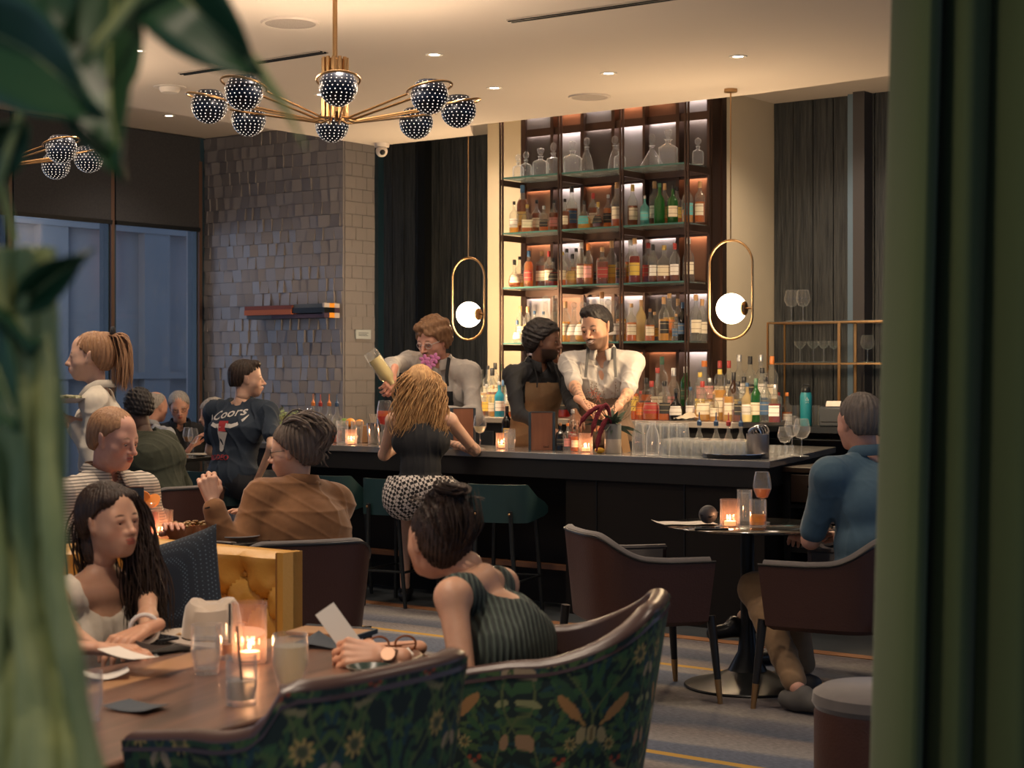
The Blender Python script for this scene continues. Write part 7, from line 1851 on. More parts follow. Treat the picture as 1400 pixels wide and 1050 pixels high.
# the carafe in the bartender's hand
pb = thing('juice_bottle', 'tilted glass bottle of pale yellow juice in the pouring bartender hand', 'bottle', P(519, 500, 10.78), 0)
q = Vector((-.55, -.05, .80)).to_track_quat('Z', 'Y'); pb.rotation_mode = 'QUATERNION'; pb.rotation_quaternion = q
mb = MB(); mb.lathe([(.022, -.15), (.024, -.12), (.046, -.09), (.05, -.07), (.046, .10), (.043, .11), (.0001, .11)], 24); obj('glass_body', mb, CLEAR, pb)
mb = MB(); mb.lathe([(.02, -.145), (.022, -.12), (.043, -.09), (.045, -.07), (.043, .055), (.0001, .055)], 24); obj('juice', mb, mat('pale_juice', (.72, .58, .26), .4), pb)
# flower sprig and orchid by the pouring bartender
t = thing('flower_sprig', 'purple orchid bloom on a stem in front of the pouring bartender', 'flower', B(596, 8.55), 0)
mb = MB(); top = P(588, 492, 10.95)-t.location; mb.tube([(0, 0, 0), top*.5+Vector((.03, 0, .02)), top], .003, 6); obj('stem', mb, STEM, t)
for k, (dx, dz) in enumerate(((-.035, .0), (.03, .01), (0, -.03))):
    mb = MB()
    for j in range(5):
        a = 2*pi*j/5+k; M = Matrix.Rotation(-a, 3, 'Y'); mb.ball(top+Vector((dx, -.01, dz))+M@Vector((0, 0, .020)), (.012, .004, .018), 10, 6, M=M)
    obj('bloom', mb, mat('orchid_purple', (.34, .07, .22), .6, noise=((.5, .2, .4), 40, .3)), t)
t = pot_plant(B(620, 8.62), 'small orange-tipped leafy twigs in a cup behind the left menu box', 9, .20, .07, pot=True, potr=.035, poth=.07, lw=.014, ll=.07, seed=6)
# menu boxes
def menubox(loc, rz, label, w=.165, h=.235):
    t = thing('menu_box', label, 'menu holder', loc, rz, 'wooden menu boxes on the bar')
    mb = MB(); mb.box((0, 0, h/2), (w*.80, .06, h)); obj('wood_panel', mb, mat('menu_wood', (.20, .085, .045), .5, noise=((.14, .055, .03), 4, .3), stretch=(8, 8, 1)), t, bevel=.002)
    for s_ in (-1, 1): mb = MB(); mb.box((s_*w*.45, 0, h/2), (w*.10, .066, h+.002)); obj('leather_edge', mb, mat('navy_leather', (.02, .035, .05), .5), t, bevel=.002)
    mb = MB(); mb.box((0, 0, h+.001), (w*.9, .064, .004)); obj('top_edge', mb, MATS['navy_leather'], t)
    mb = MB()
    for k_, (x, hh) in enumerate(((0, .012), (.007, .007), (.013, .009), (.020, .006), (.026, .012))): mb.box((w*.08+x, -.0312, .018+hh/2), (.0035, .0012, hh)); obj('logo', mb, mat('burnt_mark', (.05, .02, .012), .8), t, smooth=False)
    return t
m1 = menubox(B(741, 8.40), -.05, 'brown wooden menu box with dark blue edges in the middle of the bar')
m2 = menubox(B(632, 8.42), .25, 'brown wooden menu box beside the arm of the blonde woman', h=.25)
wineglass(B(656, 8.33), 'stemmed wine glass with a little clear drink right of the left menu box', .21, .042, (.8, .75, .6))
candle(B(686, 8.42), 'lit ribbed candle behind the water glass in the middle of the bar', power=1.5)
tumbler(B(697, 8.34), 'water glass beside the candle left of the central menu box', .036, .13, .8)
bottle(B(693, 8.75-.02), .26, 'tall', 'black', 'yellow', 'black', 'dark bottle with yellow neck label behind the middle candle', 'small bottles on the bar', .2, .5, colored='black')
for px, v_, l_, h_, lq, lb, cp in ((766, 8.44, 'small dark bitters bottle with wooden cap right of the central menu box', .175, 'black', 'black', 'wood'), (776, 8.42, 'small pink-labelled bottle with orange cap on the bar', .17, 'clear', 'pink', 'orange'),
                                 (785.5, 8.42, 'small amber bottle with dark cap beside the right candle', .15, 'amber', 'cream', 'black'), (783, 8.60, 'white and red labelled bottle standing behind the small bitters', .25, 'clear', 'red', 'silver')):
    bottle(B(px, v_), h_, 'round', lq, lb, cp, l_, 'small bottles on the bar', .1, .6, colored='black' if lq == 'black' else None)
candle(B(801, 8.38), 'lit ribbed candle left of the grey flower vase', r=.04, h=.115, power=1.8)
# flower vase
fv_ = thing('flower_vase', 'grey and cream cylindrical vase of red amaranth and dark leaves on the bar', 'flower arrangement', B(838, 8.36), 0)
mb = MB(); mb.lathe([(.048, 0), (.05, .004), (.05, .085)], 32); obj('vase_base', mb, mat('cream_glaze', (.42, .36, .30), .45), fv_)
mb = MB(); mb.lathe([(.05, .085), (.05, .175), (.046, .175), (.046, .09), (.0001, .09)], 32); obj('vase_top', mb, mat('grey_glaze', (.17, .17, .165), .5), fv_)
rs = random.Random(9); AM = mat('amaranth_red', (.16, .015, .025), .9, bump=.8, bscale=120); DLF = mat('dark_sage', (.045, .075, .045), .6, noise=((.09, .12, .08), 20, .3)); TWG = mat('dry_twig', (.16, .10, .06), .8)
for k, (x1, z1, x2, z2) in enumerate(((-.05, .36, -.13, .10), (-.06, .34, -.20, .16), (-.05, .25, -.10, .0))):
    mb = MB(); pts = [Vector((-.01, -.02, .16)), Vector((x1*.5, -.04, z1)), Vector((x1, -.05, z1*.85)), Vector((x2*.9, -.055, (z1+z2)/2)), Vector((x2, -.05, max(.012, z2)))]; pts = [pts[0].lerp(pts[1], 2*q_/16) if q_ < 0 else sum(((math.comb(4, i_)*((q_/16)**i_)*((1-q_/16)**(4-i_)))*pts[i_] for i_ in range(5)), Vector()) for q_ in range(17)]; pts[-1].z = max(.014, z2); mb.tube(pts, [.004+.011*min(1, i_/9)*(1+.25*sin(i_*2.4)) if i_ < 15 else .006 for i_ in range(17)], 8); obj('amaranth', mb, AM, fv_)
for k in range(40):
    a = rs.uniform(0, 6.28); r = rs.uniform(.04, .15); z1 = .175+rs.uniform(-.03, .12); p0 = Vector((0, 0, .16)); p1 = Vector((r*cos(a), r*sin(a)*.7, z1)); mb = MB()
    d = (p1-p0).normalized(); s_ = d.cross(Vector((0, 1, .3))).normalized(); rows = []
    for i in range(7):
        q = i/6; w_ = .011*sin(pi*max(.05, min(.97, q))); c = p0.lerp(p1, q*1.2)-Vector((0, 0, .05*q*q)); rows.append([c-s_*w_, c+Vector((0, 0, .003)), c+s_*w_])
    mb.grid(rows); obj('leaf', mb, DLF, fv_)
for k in range(16):
    a = rs.uniform(-1, 1); mb = MB(); top = Vector((a*.17, rs.uniform(-.06, .06), .30+.14*rs.random()*(1-abs(a)*.4))); mb.tube([(0, 0, .15), top*.6+Vector((0, 0, .03)), top], .0012, 5)
    for j in range(7): mb.ball(top*(.75+.04*j)+Vector((rs.gauss(0, .008), rs.gauss(0, .008), .02)), .0035, 6, 4)
    obj('twig', mb, TWG, fv_)
for k in range(2):
    mb = MB(); c = Vector((-.12+.03*k, -.02, .36-.03*k))
    for j in range(6): a = j*pi/3; mb.tube([c, c+Vector((.03*cos(a), -.01, .035*sin(a)))], [.005, .001], 5)
    obj('star_bloom', mb, mat('coral_bloom', (.5, .16, .10), .7), fv_)
mb = MB(); mb.ball((0, 0, .017), (.03, .022, .018), 14, 8); o = obj('lemon_wedge', mb, mat('fruit_lemon', (.8, .42, .04), .5), None, loc=B(820, 8.3)); tag(o, 'yellow-orange citrus piece beside the vase foot', 'fruit')
ft = thing('folded_menu_card', 'kraft paper menu card leaning behind the vase', 'menu card', B(857, 8.48), .3)
mb = MB(); mb.box((0, 0, .07), (.05, .004, .14)); a_ = obj('card', mb, mat('kraft_paper', (.36, .21, .10), .8), ft); a_.rotation_euler = (-.15, -.15, 0)
# carafes
for px, v_, lab in ((873, 8.37, 'clear water carafe left of the upturned glasses'), (892, 8.34, 'frosted water bottle between the carafe and upturned glasses')):
    t = thing('water_carafe', lab, 'carafe', B(px, v_), 0, 'water carafes on the bar'); g = DEC if px == 892 else CLEAR
    mb = MB(); mb.lathe([(.0001, 0), (.036, 0), (.038, .004), (.038, .11), (.030, .14), (.018, .165), (.018, .19), (.022, .195)], 28); obj('glass_body', mb, g, t)
# upturned glasses
def upturned(loc, label, r, h, grp):
    t = cached(('up', r, h), lambda: (lambda m_: (m_.lathe([(r, 0), (r*1.0, .003), (r*1.02, h*.4), (r*.80, h*.93), (r*.76, h), (.0001, h), (.0001, h-.012), (r*.7, h-.012), (r*.93, h*.4), (r*.93, 0)], 20), m_.mesh('upturned_tumbler', [CLEAR]))[1])(MB()))
    o = mobj('upturned_tumbler', t, None, loc); return tag(o, label, 'glass', grp)
k = 0
for row, (v_, a, b_) in enumerate(((8.30, 908, 1012), (8.385, 914, 1022), (8.47, 920, 1022), (8.555, 926, 1018))):
    n = 8; 
    for i in range(n):
        upturned(B(a+(b_-a)*i/(n-1), v_), 'clear tumbler upside down, %s from left in %s row of upturned glasses' % (ORD[i], ['front', 'second', 'third', 'rear'][row]), .0365, .095, 'upturned tumblers on the bar')
for row, v_ in enumerate((8.64, 8.72)):
    for i in range(6):
        upturned(B(874+11.5*i+row*4, v_-.03*(i < 0)), 'taller upturned glass, %s from left in %s row behind the carafes' % (ORD[i], ['near', 'far'][row]), .033, .175, 'tall upturned glasses behind the carafes')
t = thing('steel_canister', 'grey steel canister holding coasters at the right end of the bar', 'canister', B(1036, 8.42), 0)
mb = MB(); mb.lathe([(.062, 0), (.064, .003), (.064, .135), (.06, .135), (.06, .02), (.0001, .02)], 40); obj('canister', mb, mat('warm_steel', (.30, .27, .25), .38, .6), t)
for k in range(4):
    mb = MB(); M = Matrix.Rotation(radians(80-6*k), 3, 'X'); c0 = Vector((-.02+.016*k, -.02+.012*k, .135+.006*k))
    mb.tube([c0+M@Vector((.036*cos(a), .036*sin(a), 0)) for a in [2*pi*j/20 for j in range(21)]], .006, 6); obj('coil_strainer', mb, CHROME, t)
t = thing('serving_tray', 'round stainless steel serving tray at the front edge of the bar corner', 'tray', B(1013, 8.29), 0); t.location = UV(-4.72, 8.36, BARZ); 
mb = MB(); mb.lathe([(.0001, .004), (.15, .004), (.155, .006), (.178, .024), (.186, .026), (.186, .023), (.176, .019), (.155, 0), (.0001, 0)], 48); obj('tray_body', mb, CHROME, t)
mb = MB(); mb.lathe([(.0001, .012), (.12, .012), (.13, .016), (.13, .019), (.0001, .017)], 40); obj('plate', mb, mat('dark_plate', (.08, .08, .08), .25), t)
for i, (px, v_, h, r, bl, lab) in enumerate(((1073, 8.62, .17, .042, 1.0, 'stemless-looking wine glass nearest the steel canister'), (1083, 8.85, .225, .044, 1.0, 'tall wine glass in the middle of the bar corner group'), (1096, 8.72, .215, .048, 1.05, 'large burgundy glass, rightmost on the bar corner'))):
    wineglass(PV(px, v_, BARZ), lab, h, r, None, 'wine glasses on the bar corner', balloon=bl)
for i in range(4): 
    o = tumbler(PV(1052+9*i, 8.78+.05*(i % 2), BARZ), 'short rocks glass, %s from the left among the wine glasses' % ORD[i], .03, .055, 0, group='rocks glasses on the bar corner')
# spouted bottles standing behind the upturned glasses
for i, (px, cc, lq, lab) in enumerate(((956, 'blue', 'clear', 'conical bottle with dark blue spout, leftmost behind the upturned glasses'), (979, 'blue', 'clear', 'conical bottle with dark blue spout, second behind the upturned glasses'),
                                       (996, 'red', 'amber', 'conical bottle with red spout behind the upturned glasses'), (1013, 'blue', 'brown', 'conical bottle with dark blue spout, nearest the steel canister'))):
    b = bottle(B(px, 8.66), .20, 'cone', lq, None, None, lab, 'spouted bottles behind the glasses', 0, .3, name='spouted_bottle')
    mb = MB(); mb.lathe([(.012, .165), (.014, .17), (.014, .19), (.009, .196), (.004, .205), (.003, .245), (.0001, .245)], 12); obj('spout', mb, cap_mat(cc), b)
t = thing('deli_cup', 'small clear plastic cup of pale liquid near the green bottle', 'cup', PV(1022, 9.83, 1.10), 0); mb = MB(); mb.lathe([(.035, 0), (.047, .10), (.05, .104)], 24); obj('cup', mb, CLEAR, t)
mb = MB(); mb.lathe([(.0001, .004), (.033, .004), (.040, .05), (.0001, .05)], 20); obj('drink', mb, mat('pale_juice', (.7, .6, .3)), t)
mb = MB(); rs = random.Random(12)
g = [[(-.1+.2*i/12, -.05+.1*j/8, .01+.045*math.exp(-((i-6)/4)**2-((j-4)/3)**2)+.012*rs.random()) for i in range(13)] for j in range(9)]
mb.grid(g); mb.grid([[(p[0], p[1], 0) for p in r] for r in g], flip=True); o = obj('bar_towel', mb, mat('cream_towel', (.5, .43, .34), .9), None, loc=PV(941, 8.62, BARZ+.0), rz=.2); o.location = PV(943, 9.80, 1.101); tag(o, 'crumpled cream bar towel on the back counter edge', 'towel')
# bartending items right
wb = thing('water_bottle', 'teal insulated water bottle with black cap on the side counter', 'water bottle', PV(1102, 9.85, .98), 0)
wb.location = P(1102, 572, 10.9); wb.location.z = 1.1
tb = thing('pos_stand', 'black shelf stand under the teal bottle and receipt printer', 'stand', (PV(1128, 10.25, 0)), RA); mb = MB(); rbox(mb, -.4, .75, -.16, .10, 1.03, 1.07); rbox(mb, -.4, .75, -.15, .10, .98, .985); obj('stand_shelf', mb, MATS['black_cabinet'], tb, smooth=False)
mb = MB(); rbox(mb, -.39, -.36, -.15, .1, .98, 1.03); rbox(mb, .71, .74, -.15, .1, .98, 1.03); obj('stand_leg', mb, MATS['black_cabinet'], tb, smooth=False)
wb.location = PV(1102, 10.18, 1.0705)
mb = MB(); mb.lathe([(.037, 0), (.04, .004), (.04, .20), (.034, .225), (.0001, .225)], 32); bd = obj('bottle_body', mb, mat('teal_powder_coat', (.012, .19, .24), .5), wb)
mb = MB(); mb.lathe([(.03, .225), (.031, .23), (.031, .25), (.022, .262), (.0001, .265)], 28); mb.tube([(-.026, 0, .245), (-.02, 0, .275), (.02, 0, .275), (.026, 0, .245)], .005, 6); obj('cap', mb, BLACKM, wb)
mb = MB()
for a in (0, pi/2, pi, 3*pi/2):
    mb.tube([(.006*cos(a+pi/4), -.0405, .165+.006*sin(a+pi/4)), (.013*cos(a+pi/4), -.040, .165+.016*sin(a+pi/4))], .0018, 5)
mb.tube([(-.008, -.0405, .178), (0, -.0405, .186), (.008, -.0405, .178)], .0016, 5); mb.ball((0, -.0402, .192), .0025, 8, 6); obj('white_logo', mb, mat('logo_white', (.6, .62, .62), .6), wb)
pr = thing('receipt_printer', 'dark receipt printer with a curl of paper behind the blue shirt man', 'printer', PV(1141, 10.22, 1.0705), RA+.1)
mb = MB(); rbox(mb, -.08, .10, -.09, .09, 0, .13); obj('printer_body', mb, mat('printer_plastic', (.035, .042, .05), .45), pr, bevel=.012); mb = MB(); rbox(mb, -.06, .10, -.095, -.085, .03, .035); rbox(mb, -.07, .09, -.02, .09, .13, .15); obj('printer_lid', mb, BLACKM, pr, bevel=.004)
mb = MB(); mb.grid([[(x, -.06+.05*q, .135+.035*sin(pi*q)) for x in (-.04, .06)] for q in [i/8 for i in range(9)]]); obj('receipt_paper', mb, mat('paper', (.62, .56, .50), .8), pr)
# brass racks
def rack(loc, rz, label, w=.42, h=.62, d=.26, mid=.35):
    t = thing('brass_rack', label, 'rack', loc, rz, 'brass glass racks on the side counter')
    for x in (-w/2, w/2):
        for y in (-d/2, d/2): mb = MB(); mb.box((x, y, h/2), (.012, .012, h)); obj('post', mb, BRASS, t, smooth=False)
    for z in (h-.006, mid):
        mb = MB()
        for y in (-d/2, d/2): mb.box((0, y, z), (w, .010, .012))
        for x in (-w/2, w/2): mb.box((x, 0, z), (.010, d, .012))
        fr = obj('shelf_frame', mb, BRASS, t, smooth=False); mb = MB(); mb.box((0, 0, z+.008), (w-.01, d-.01, .004)); obj('shelf_glass', mb, SHG, fr, smooth=False)
    return t
rk = rack(PV(1109, 10.95, 1.02), RA, 'brass and glass rack with wine glasses on top, right of the globe lamp', w=.56, h=.77, mid=.47)
rk2 = rack(PV(1197, 10.95, 1.02), RA, 'second brass rack, mostly behind the curtain edge', w=.42, h=.77, mid=.47)
rb = rk.location.z
for px, lab in ((1082, 'large wine glass on the rack top, left one'), (1098, 'large wine glass on the rack top, right one')): wineglass(PV(px, 10.92, rb+.776), lab, .225, .052, None, 'wine glasses on the brass rack', balloon=1.0)
for i, px in enumerate((1094, 1112, 1126, 1140)): wineglass(PV(px, 10.92+.03*(i % 2), rb+.481), 'coupe glass on the rack shelf, %s from the left' % ORD[i], .15, .045, None, 'coupe glasses on the brass rack', 'coupe glass', coupe=True, name='coupe_glass')
wineglass(PV(1186, 10.95, rb+.481), 'round wine glass on the second rack beside the curtain', .19, .05, None)
for i in range(9):
    o = tumbler(PV(1086+9.5*i, 10.93+.04*(i % 2), 1.0205), 'tall highball glass, %s from the left at the rack bottom' % ORD[i], .032, .17, 0, group='highball glasses under the brass rack', taper=.95)
for i, px in enumerate((1064, 1076)):
    bottle(PV(px, 10.5, 1.02), .27, 'round', 'clear' if i == 0 else 'amber', 'white', 'red' if i == 0 else 'orange', ['clear bottle with red cap', 'amber bottle with orange cap'][i]+' at the left foot of the brass rack', 'bottles by the rack', 0, .5)

# --- bistro table on the right
bt = Vector((1.078, 7.7, 0))
candle(P(998, 716, 7.55)*Vector((1, 1, 0)).length**0 if False else Vector((G(998, 7.58).x, 7.58, TZ)), 'lit ribbed candle on the small round table', r=.043, h=.125, power=1.6)
tumbler(Vector((G(1018, 7.75).x, 7.75, TZ)), 'tall water glass behind the whisky glass on the small round table', .036, .155, .9, taper=.9)
tumbler(Vector((G(1036, 7.55).x, 7.55, TZ)), 'short glass with a little amber drink on the small round table', .040, .125, .22, (.95, .62, .15), name='whisky_glass', taper=.95)
wineglass(Vector((G(1042, 7.78).x, 7.78, TZ)), 'wine glass with rose wine on the small round table', .235, .043, (.85, .42, .2))
mb = MB(); g = [[(-.15+.28*i/8, -.08+.16*j/6, .002+.004*abs(sin(i*.7))+(.012*(i < 1))) for i in range(9)] for j in range(7)]; mb.grid(g); mb.grid([[(p[0], p[1], p[2]-.0015) for p in r] for r in g], flip=True)
o = obj('paper_menu', mb, mat('menu_paper', (.50, .46, .42), .8), None, loc=Vector((.80+.0, 7.72, TZ)), rz=.1); tag(o, 'white paper menu on the left edge of the small round table', 'menu')
t = thing('leather_case', 'rounded black leather case standing on the small round table', 'case', Vector((G(968, 7.62).x, 7.62, TZ+.012)), .4)
mb = MB(); mb.ball((0, 0, .040), (.045, .03, .042), 20, 12); obj('case_body', mb, mat('grey_black_leather', (.04, .04, .045), .45), t); mb = MB(); mb.tube([(-.045, -.01, .04), (0, -.032, .03), (.045, -.012, .05)], .003, 6); obj('flap_seam', mb, BLACKM, t)
def phone(loc, rz, label):
    t = thing('mobile_phone', label, 'phone', loc, rz); mb = MB(); mb.box((0, 0, .004), (.075, .15, .008)); obj('phone_body', mb, BLACKM, t, bevel=.003); mb = MB(); mb.box((0, 0, .0083), (.068, .142, .0006)); obj('screen', mb, mat('dark_screen', (.01, .012, .015), .05), t)
phone(Vector((G(968, 7.42).x+.02, 7.46, TZ)), 1.5, 'black phone at the front edge of the small round table')

# --- round table behind the banquette
def TT(px, D): return Vector((G(px, D).x, D, TZ))
t = thing('pitcher', 'glass pitcher of dark red sangria with orange slices', 'pitcher', TT(200, 7.02), 0)
mb = MB(); mb.lathe([(.0001, 0), (.05, 0), (.054, .005), (.054, .15), (.058, .155)], 28); mb.tube([(.052, 0, .13), (.09, 0, .12), (.085, 0, .05), (.052, 0, .03)], .006, 8); obj('glass_body', mb, CLEAR, t)
mb = MB(); mb.lathe([(.0001, .004), (.050, .004), (.050, .115), (.0001, .115)], 24); obj('sangria', mb, glass('sangria', (.35, .02, .03), body=.75, bodycol=(.30, .012, .02)), t)
for k, (dx, dz, a) in enumerate(((-.015, .168, .5), (.028, .160, -.3))):
    mb = MB(); M = Matrix.Rotation(1.2+a, 3, 'X')@Matrix.Rotation(a, 3, 'Y'); n0 = len(mb.v); mb.lathe([(.0001, -.003), (.034, -.003), (.036, 0), (.034, .003), (.0001, .003)], 20); mb.v = [tuple(M@Vector(p)+Vector((dx, -.01, dz))) for p in mb.v]; obj('orange_slice', mb, mat('orange_flesh', (.85, .28, .05), .5), t)
candle(TT(222, 6.98), 'lit ribbed candle beside the sangria pitcher', r=.042, h=.125, power=1.6)
for px, D, lab in ((245, 6.95, 'orange-brown bowl right of the sangria candle'), (270, 7.0, 'orange-brown bowl of greens near the jacket sleeve')):
    t = thing('food_bowl', lab, 'bowl', TT(px, D), 0, 'terracotta bowls on the round table'); mb = MB(); mb.lathe([(.0001, 0), (.03, 0), (.055, .03), (.064, .065), (.059, .065), (.05, .03), (.0001, .012)], 32); obj('bowl', mb, mat('terracotta', (.42, .15, .055), .35), t)
    mb = MB(); rs = random.Random(px)
    for k in range(26): mb.ball((rs.uniform(-.04, .04), rs.uniform(-.04, .04), .058+rs.uniform(0, .02)), (.014, .008, .006), 8, 5, M=Matrix.Rotation(rs.uniform(0, 3), 3, 'Z'))
    o = obj('salad', mb, mat('salad_greens', (.12, .16, .04), .5, noise=((.35, .12, .04), 30, .3)), t); o['kind'] = 'stuff'
t = thing('dinner_plate', 'white plate under the elbow of the brown jacket', 'plate', TT(322, 7.05), 0); mb = MB(); mb.lathe([(.0001, .004), (.06, .004), (.11, .014), (.11, .018), (.06, .008), (.0001, .008)], 36); obj('plate', mb, mat('china', (.55, .52, .48), .2), t)
t = thing('dinner_plate', 'dark plate under the two terracotta bowls', 'plate', TT(258, 6.93), 0); bpy.data.objects.remove(t)
def cutlery(loc, rz, kind, lab):
    t = thing(kind, lab, kind, loc, rz, 'cutlery on the round table'); mb = MB(); mb.tube([(0, -.09, .004), (0, 0, .006), (0, .04, .004)], [.004, .0025, .003], 6)
    if kind == 'fork':
        mb.box((0, .055, .004), (.022, .03, .002))
        for x in (-.008, -.003, .003, .008): mb.box((x, .08, .004), (.003, .03, .002))
    else: mb.box((0, .09, .004), (.016, .10, .002))
    obj('metal', mb, CHROME, t)
cutlery(TT(290, 6.86), 1.2, 'fork', 'fork lying at the near edge of the round table'); cutlery(TT(300, 6.88), 1.0, 'knife', 'knife beside the fork on the round table')
mn = thing('standing_menu', 'dark blue menu folder standing behind the dark-haired woman', 'menu', TT(186, 6.93), .2); mn.location = TT(180, 6.96)
mb = MB(); mb.box((0, 0, .11), (.10, .012, .22)); obj('cover', mb, MATS['navy_leather'], mn, bevel=.003); mb = MB(); mb.box((0, 0, .222), (.1, .013, .004)); obj('wood_edge', mb, mat('menu_wood', (.2, .1, .05)), mn)

# --- walnut table in the foreground
tumbler(GZ(282, 921, TZ), 'water glass in the foreground beside the felt hat', .036, .115, .72, taper=.78)
wineg = tumbler(GZ(397, 940, TZ), 'tulip water glass right of the foreground candle', .040, .12, .78, (.95, .88, .72), taper=.68)
candle(GZ(332, 915, TZ)+Vector((0, .1, 0)), 'lit ribbed candle in the foreground on the walnut table', r=.040, h=.145, power=1.3)
tumbler(GZ(330, 963, TZ), 'iced drink with black straw in front of the foreground candle', .034, .105, .5, (.75, .72, .66), name='iced_drink', taper=.95, straw=1)
tumbler(GZ(310, 905, TZ)+Vector((0, .05, 0)), 'short amber drink with a black stirrer behind the foreground candle', .036, .085, .45, (.65, .35, .15), name='cocktail_glass', taper=.95, straw=1)
tumbler(GZ(120, 985, TZ), 'empty glass at the left edge of the walnut table', .03, .1, 0)
def paper(name, loc, w, h, rz, label, cat, m, fold=.0, tilt=(0, 0), curl=.012):
    mb = MB(); nx, ny = 12, 8; g = []
    for j in range(ny+1):
        g.append([(w*(i/nx-.5), h*(j/ny-.5), curl*abs(i/nx-.5)*2*abs(i/nx-.5)*2+fold*max(0, i/nx-.5)) for i in range(nx+1)])
    mb.grid(g); mb.grid([[(p[0], p[1], p[2]-.0012) for p in r] for r in g], flip=True)
    o = obj(name, mb, m, None, loc=loc); o.rotation_euler = (tilt[0], tilt[1], rz); return tag(o, label, cat)
PAP = mat('menu_card', (.60, .55, .49), .8)
paper('paper_menu', GZ(192, 899, TZ+.035), .17, .11, -.25, 'white menu sheet in the hands of the woman on the banquette', 'menu', PAP, .02, (-.10, .1))
paper('paper_menu', P(206, 886, 4.32), .13, .12, .6, 'second white menu sheet rising behind the first one', 'menu', PAP, .0, (-.25, .1))
p_ = paper('paper_menu', P(468, 866, 4.10), .055, .15, .5, 'upright folded white menu held by the woman with the bun', 'menu', PAP, .0, (radians(62), radians(0)), 0); p_.rotation_euler = (radians(65), radians(-30), .5)
paper('paper_menu', GZ(525, 906, TZ+.004), .13, .10, .2, 'white napkin under the watch hand of the woman with the bun', 'napkin', PAP, .03)
paper('paper_slip', GZ(145, 925, TZ+.003), .10, .07, .3, 'small white paper slip at the left on the walnut table', 'paper', PAP, .01)
NAPK = mat('slate_napkin', (.055, .065, .078), .9, bump=.1, bscale=200)
paper('cloth_napkin', GZ(187, 967, TZ+.003), .115, .085, -.5, 'dark slate napkin lying in the left foreground of the walnut table', 'napkin', NAPK, .0, (0, 0), .006)
mb = MB(); g = [[(-.07+.14*i/10, -.05+.1*j/8, .003+.035*max(0, 1-abs(i-5)/4.)*max(0, 1-abs(j-4)/5.)) for i in range(11)] for j in range(9)]; mb.grid(g); mb.grid([[(p[0], p[1], 0.001) for p in r] for r in g], flip=True)
o = obj('cloth_napkin', mb, NAPK, None, loc=GZ(436, 882, TZ+.001), rz=-.3); tag(o, 'folded slate napkin with a peak near the wooden menu board', 'napkin')
mbd = thing('menu_board', 'wooden menu board with dark blue spine at the far table end', 'menu board', GZ(452, 868, TZ+.002), -.38)
mb = MB(); mb.box((0, 0, .007), (.21, .11, .010)); obj('wood_cover', mb, mat('light_menu_wood', (.34, .18, .08), .5, noise=((.27, .13, .055), 5, .3), stretch=(2, 12, 2)), mbd, bevel=.002); mb = MB(); mb.box((0, .058, .008), (.21, .012, .014)); mb.box((.107, 0, .008), (.008, .12, .014)); obj('leather_edge', mb, MATS['navy_leather'], mbd, bevel=.002)
t = thing('sunglasses', 'folded tortoise sunglasses near the wrist of the woman with the bun', 'sunglasses', GZ(536, 884, TZ+.015), .2)
for s_ in (-1, 1): mb = MB(); mb.tube([(s_*.034+.026*cos(a), 0, .02*sin(a)+.006) for a in [2*pi*k/20 for k in range(21)]], .003, 6); obj('rim', mb, mat('tortoise', (.20, .07, .03), .2), t)
mb = MB(); mb.tube([(-.06, 0, .01), (-.062, .03, .0), (.03, .04, -.006)], .002, 6); mb.tube([(.06, 0, .01), (.062, .035, .0), (-.03, .045, -.008)], .002, 6); obj('temple', mb, MATS['tortoise'], t)
cp = thing('ceramic_dish', 'small dark green dish beside the bun woman hand', 'dish', GZ(505, 921, TZ), 0); mb = MB(); mb.lathe([(.0001, 0), (.04, 0), (.055, .018), (.05, .018), (.038, .005), (.0001, .005)], 28); obj('dish', mb, mat('dark_green_glaze', (.03, .05, .04), .3), cp)
# felt hat, bag, phone on the banquette seat
ht = thing('felt_hat', 'cream felt fedora resting on the handbag beside the table', 'hat', P(290, 868, 4.72), .2)
FELT = mat('cream_felt', (.50, .40, .31), .95, sheen=.5, noise=((.44, .35, .27), 8, .3))
mb = MB(); rows = []
for z, rx, ry in ((0, .085, .100), (.012, .084, .098), (.05, .080, .092), (.085, .074, .084), (.102, .062, .07), (.108, .04, .045)):
    rows.append([(rx*cos(a), ry*sin(a)*(1-.0), z-(.024*math.exp(-(cos(a)*rx/.03)**2) if z > .09 else 0)-(.012*(z/.1)*max(0, sin(a-2.6)))) for a in [2*pi*k/40 for k in range(40)]])
mb.grid(rows, wrap=True); mb.add([(p[0]*.5, p[1]*.5, .088) for p in rows[-1]], [tuple(range(40))]); mb.grid([rows[-1], [(p[0]*.5, p[1]*.5, .088) for p in rows[-1]]], wrap=True); obj('crown', mb, FELT, ht)
mb = MB(); br = []
for r in (1, 1.25, 1.5, 1.72): br.append([(.085*r*cos(a), .100*r*sin(a), -.004+.018*(r-1)*(1.2*abs(cos(a))-.3)) for a in [2*pi*k/48 for k in range(48)]])
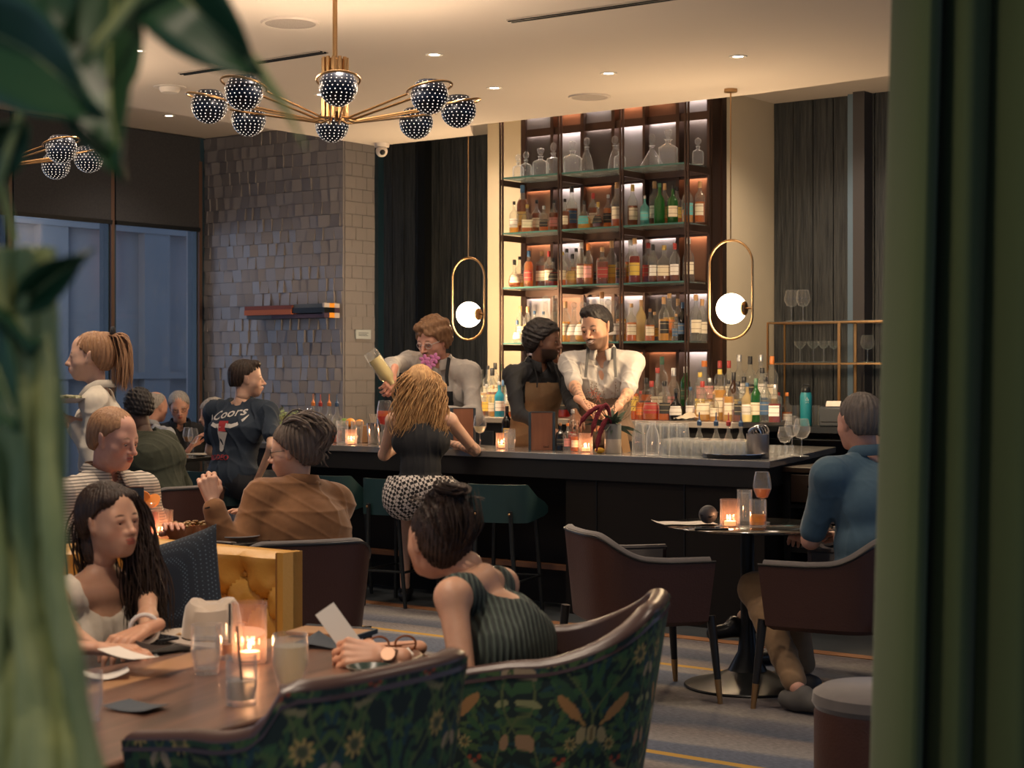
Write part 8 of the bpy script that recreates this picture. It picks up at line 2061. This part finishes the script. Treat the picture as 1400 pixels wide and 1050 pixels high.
mb.grid(br, wrap=True, flip=True); mb.grid([[(p[0], p[1], p[2]-.004) for p in r] for r in br], wrap=True); mb.grid([br[-1], [(p[0], p[1], p[2]-.004) for p in br[-1]]], wrap=True, flip=True); obj('brim', mb, FELT, ht)
hb = thing('handbag', 'dark handbag with chain strap lying on the banquette seat', 'handbag', P(245, 905, 4.78), .2); hb.location.z = .49
mb = MB(); mb.box((0.0, 0, .09), (.30, .16, .16)); obj('bag_body', mb, mat('black_bag_leather', (.02, .018, .018), .4), hb, bevel=.03, seg=4)
mb = MB(); mb.tube([(-.13+.26*q, -.05, .18+.03*sin(pi*q)+.004*sin(40*q)) for q in [i/30 for i in range(31)]], .006, 6); obj('strap', mb, BRASS, hb)
phone(P(205, 873, 4.45), .9, 'black phone beside the hands of the woman on the banquette'); 
# --- by the windows
wt = Vector((-2.62, 12.75, .801))
for px, D, lab in ((257, 12.7, 'wine glass on the window table, left'), (264, 12.5, 'wine glass on the window table, right')): wineglass(Vector((G(px, D).x, D, .801)), lab, .21, .04, (.5, .3, .12) if px == 257 else None, 'wine glasses on the window table')
t = thing('dinner_plate', 'white plate on the window table', 'plate', Vector((G(276, 12.6).x, 12.6, .801)), 0); mb = MB(); mb.lathe([(.0001, .004), (.07, .004), (.12, .014), (.12, .018), (.07, .008), (.0001, .008)], 36); obj('plate', mb, mat('china'), t)
# plate in the waitress's hand
t = thing('served_plate', 'white plate of food held up by the waitress', 'plate', P(88, 551, 7.22), 0)
mb = MB(); mb.lathe([(.0001, .0), (.06, .0), (.095, .018), (.098, .022), (.06, .007), (.0001, .006)], 40); obj('plate', mb, mat('china'), t); mb = MB(); rs = random.Random(2)
for k in range(34): a = rs.uniform(0, 6.28); r = rs.uniform(0, .065); mb.ball((r*cos(a), r*sin(a), .018+rs.uniform(0, .012)), (.016, .012, .008), 8, 5)
o = obj('food', mb, mat('plated_food', (.30, .26, .16), .5, noise=((.12, .14, .06), 30, .3)), t); o['kind'] = 'stuff'
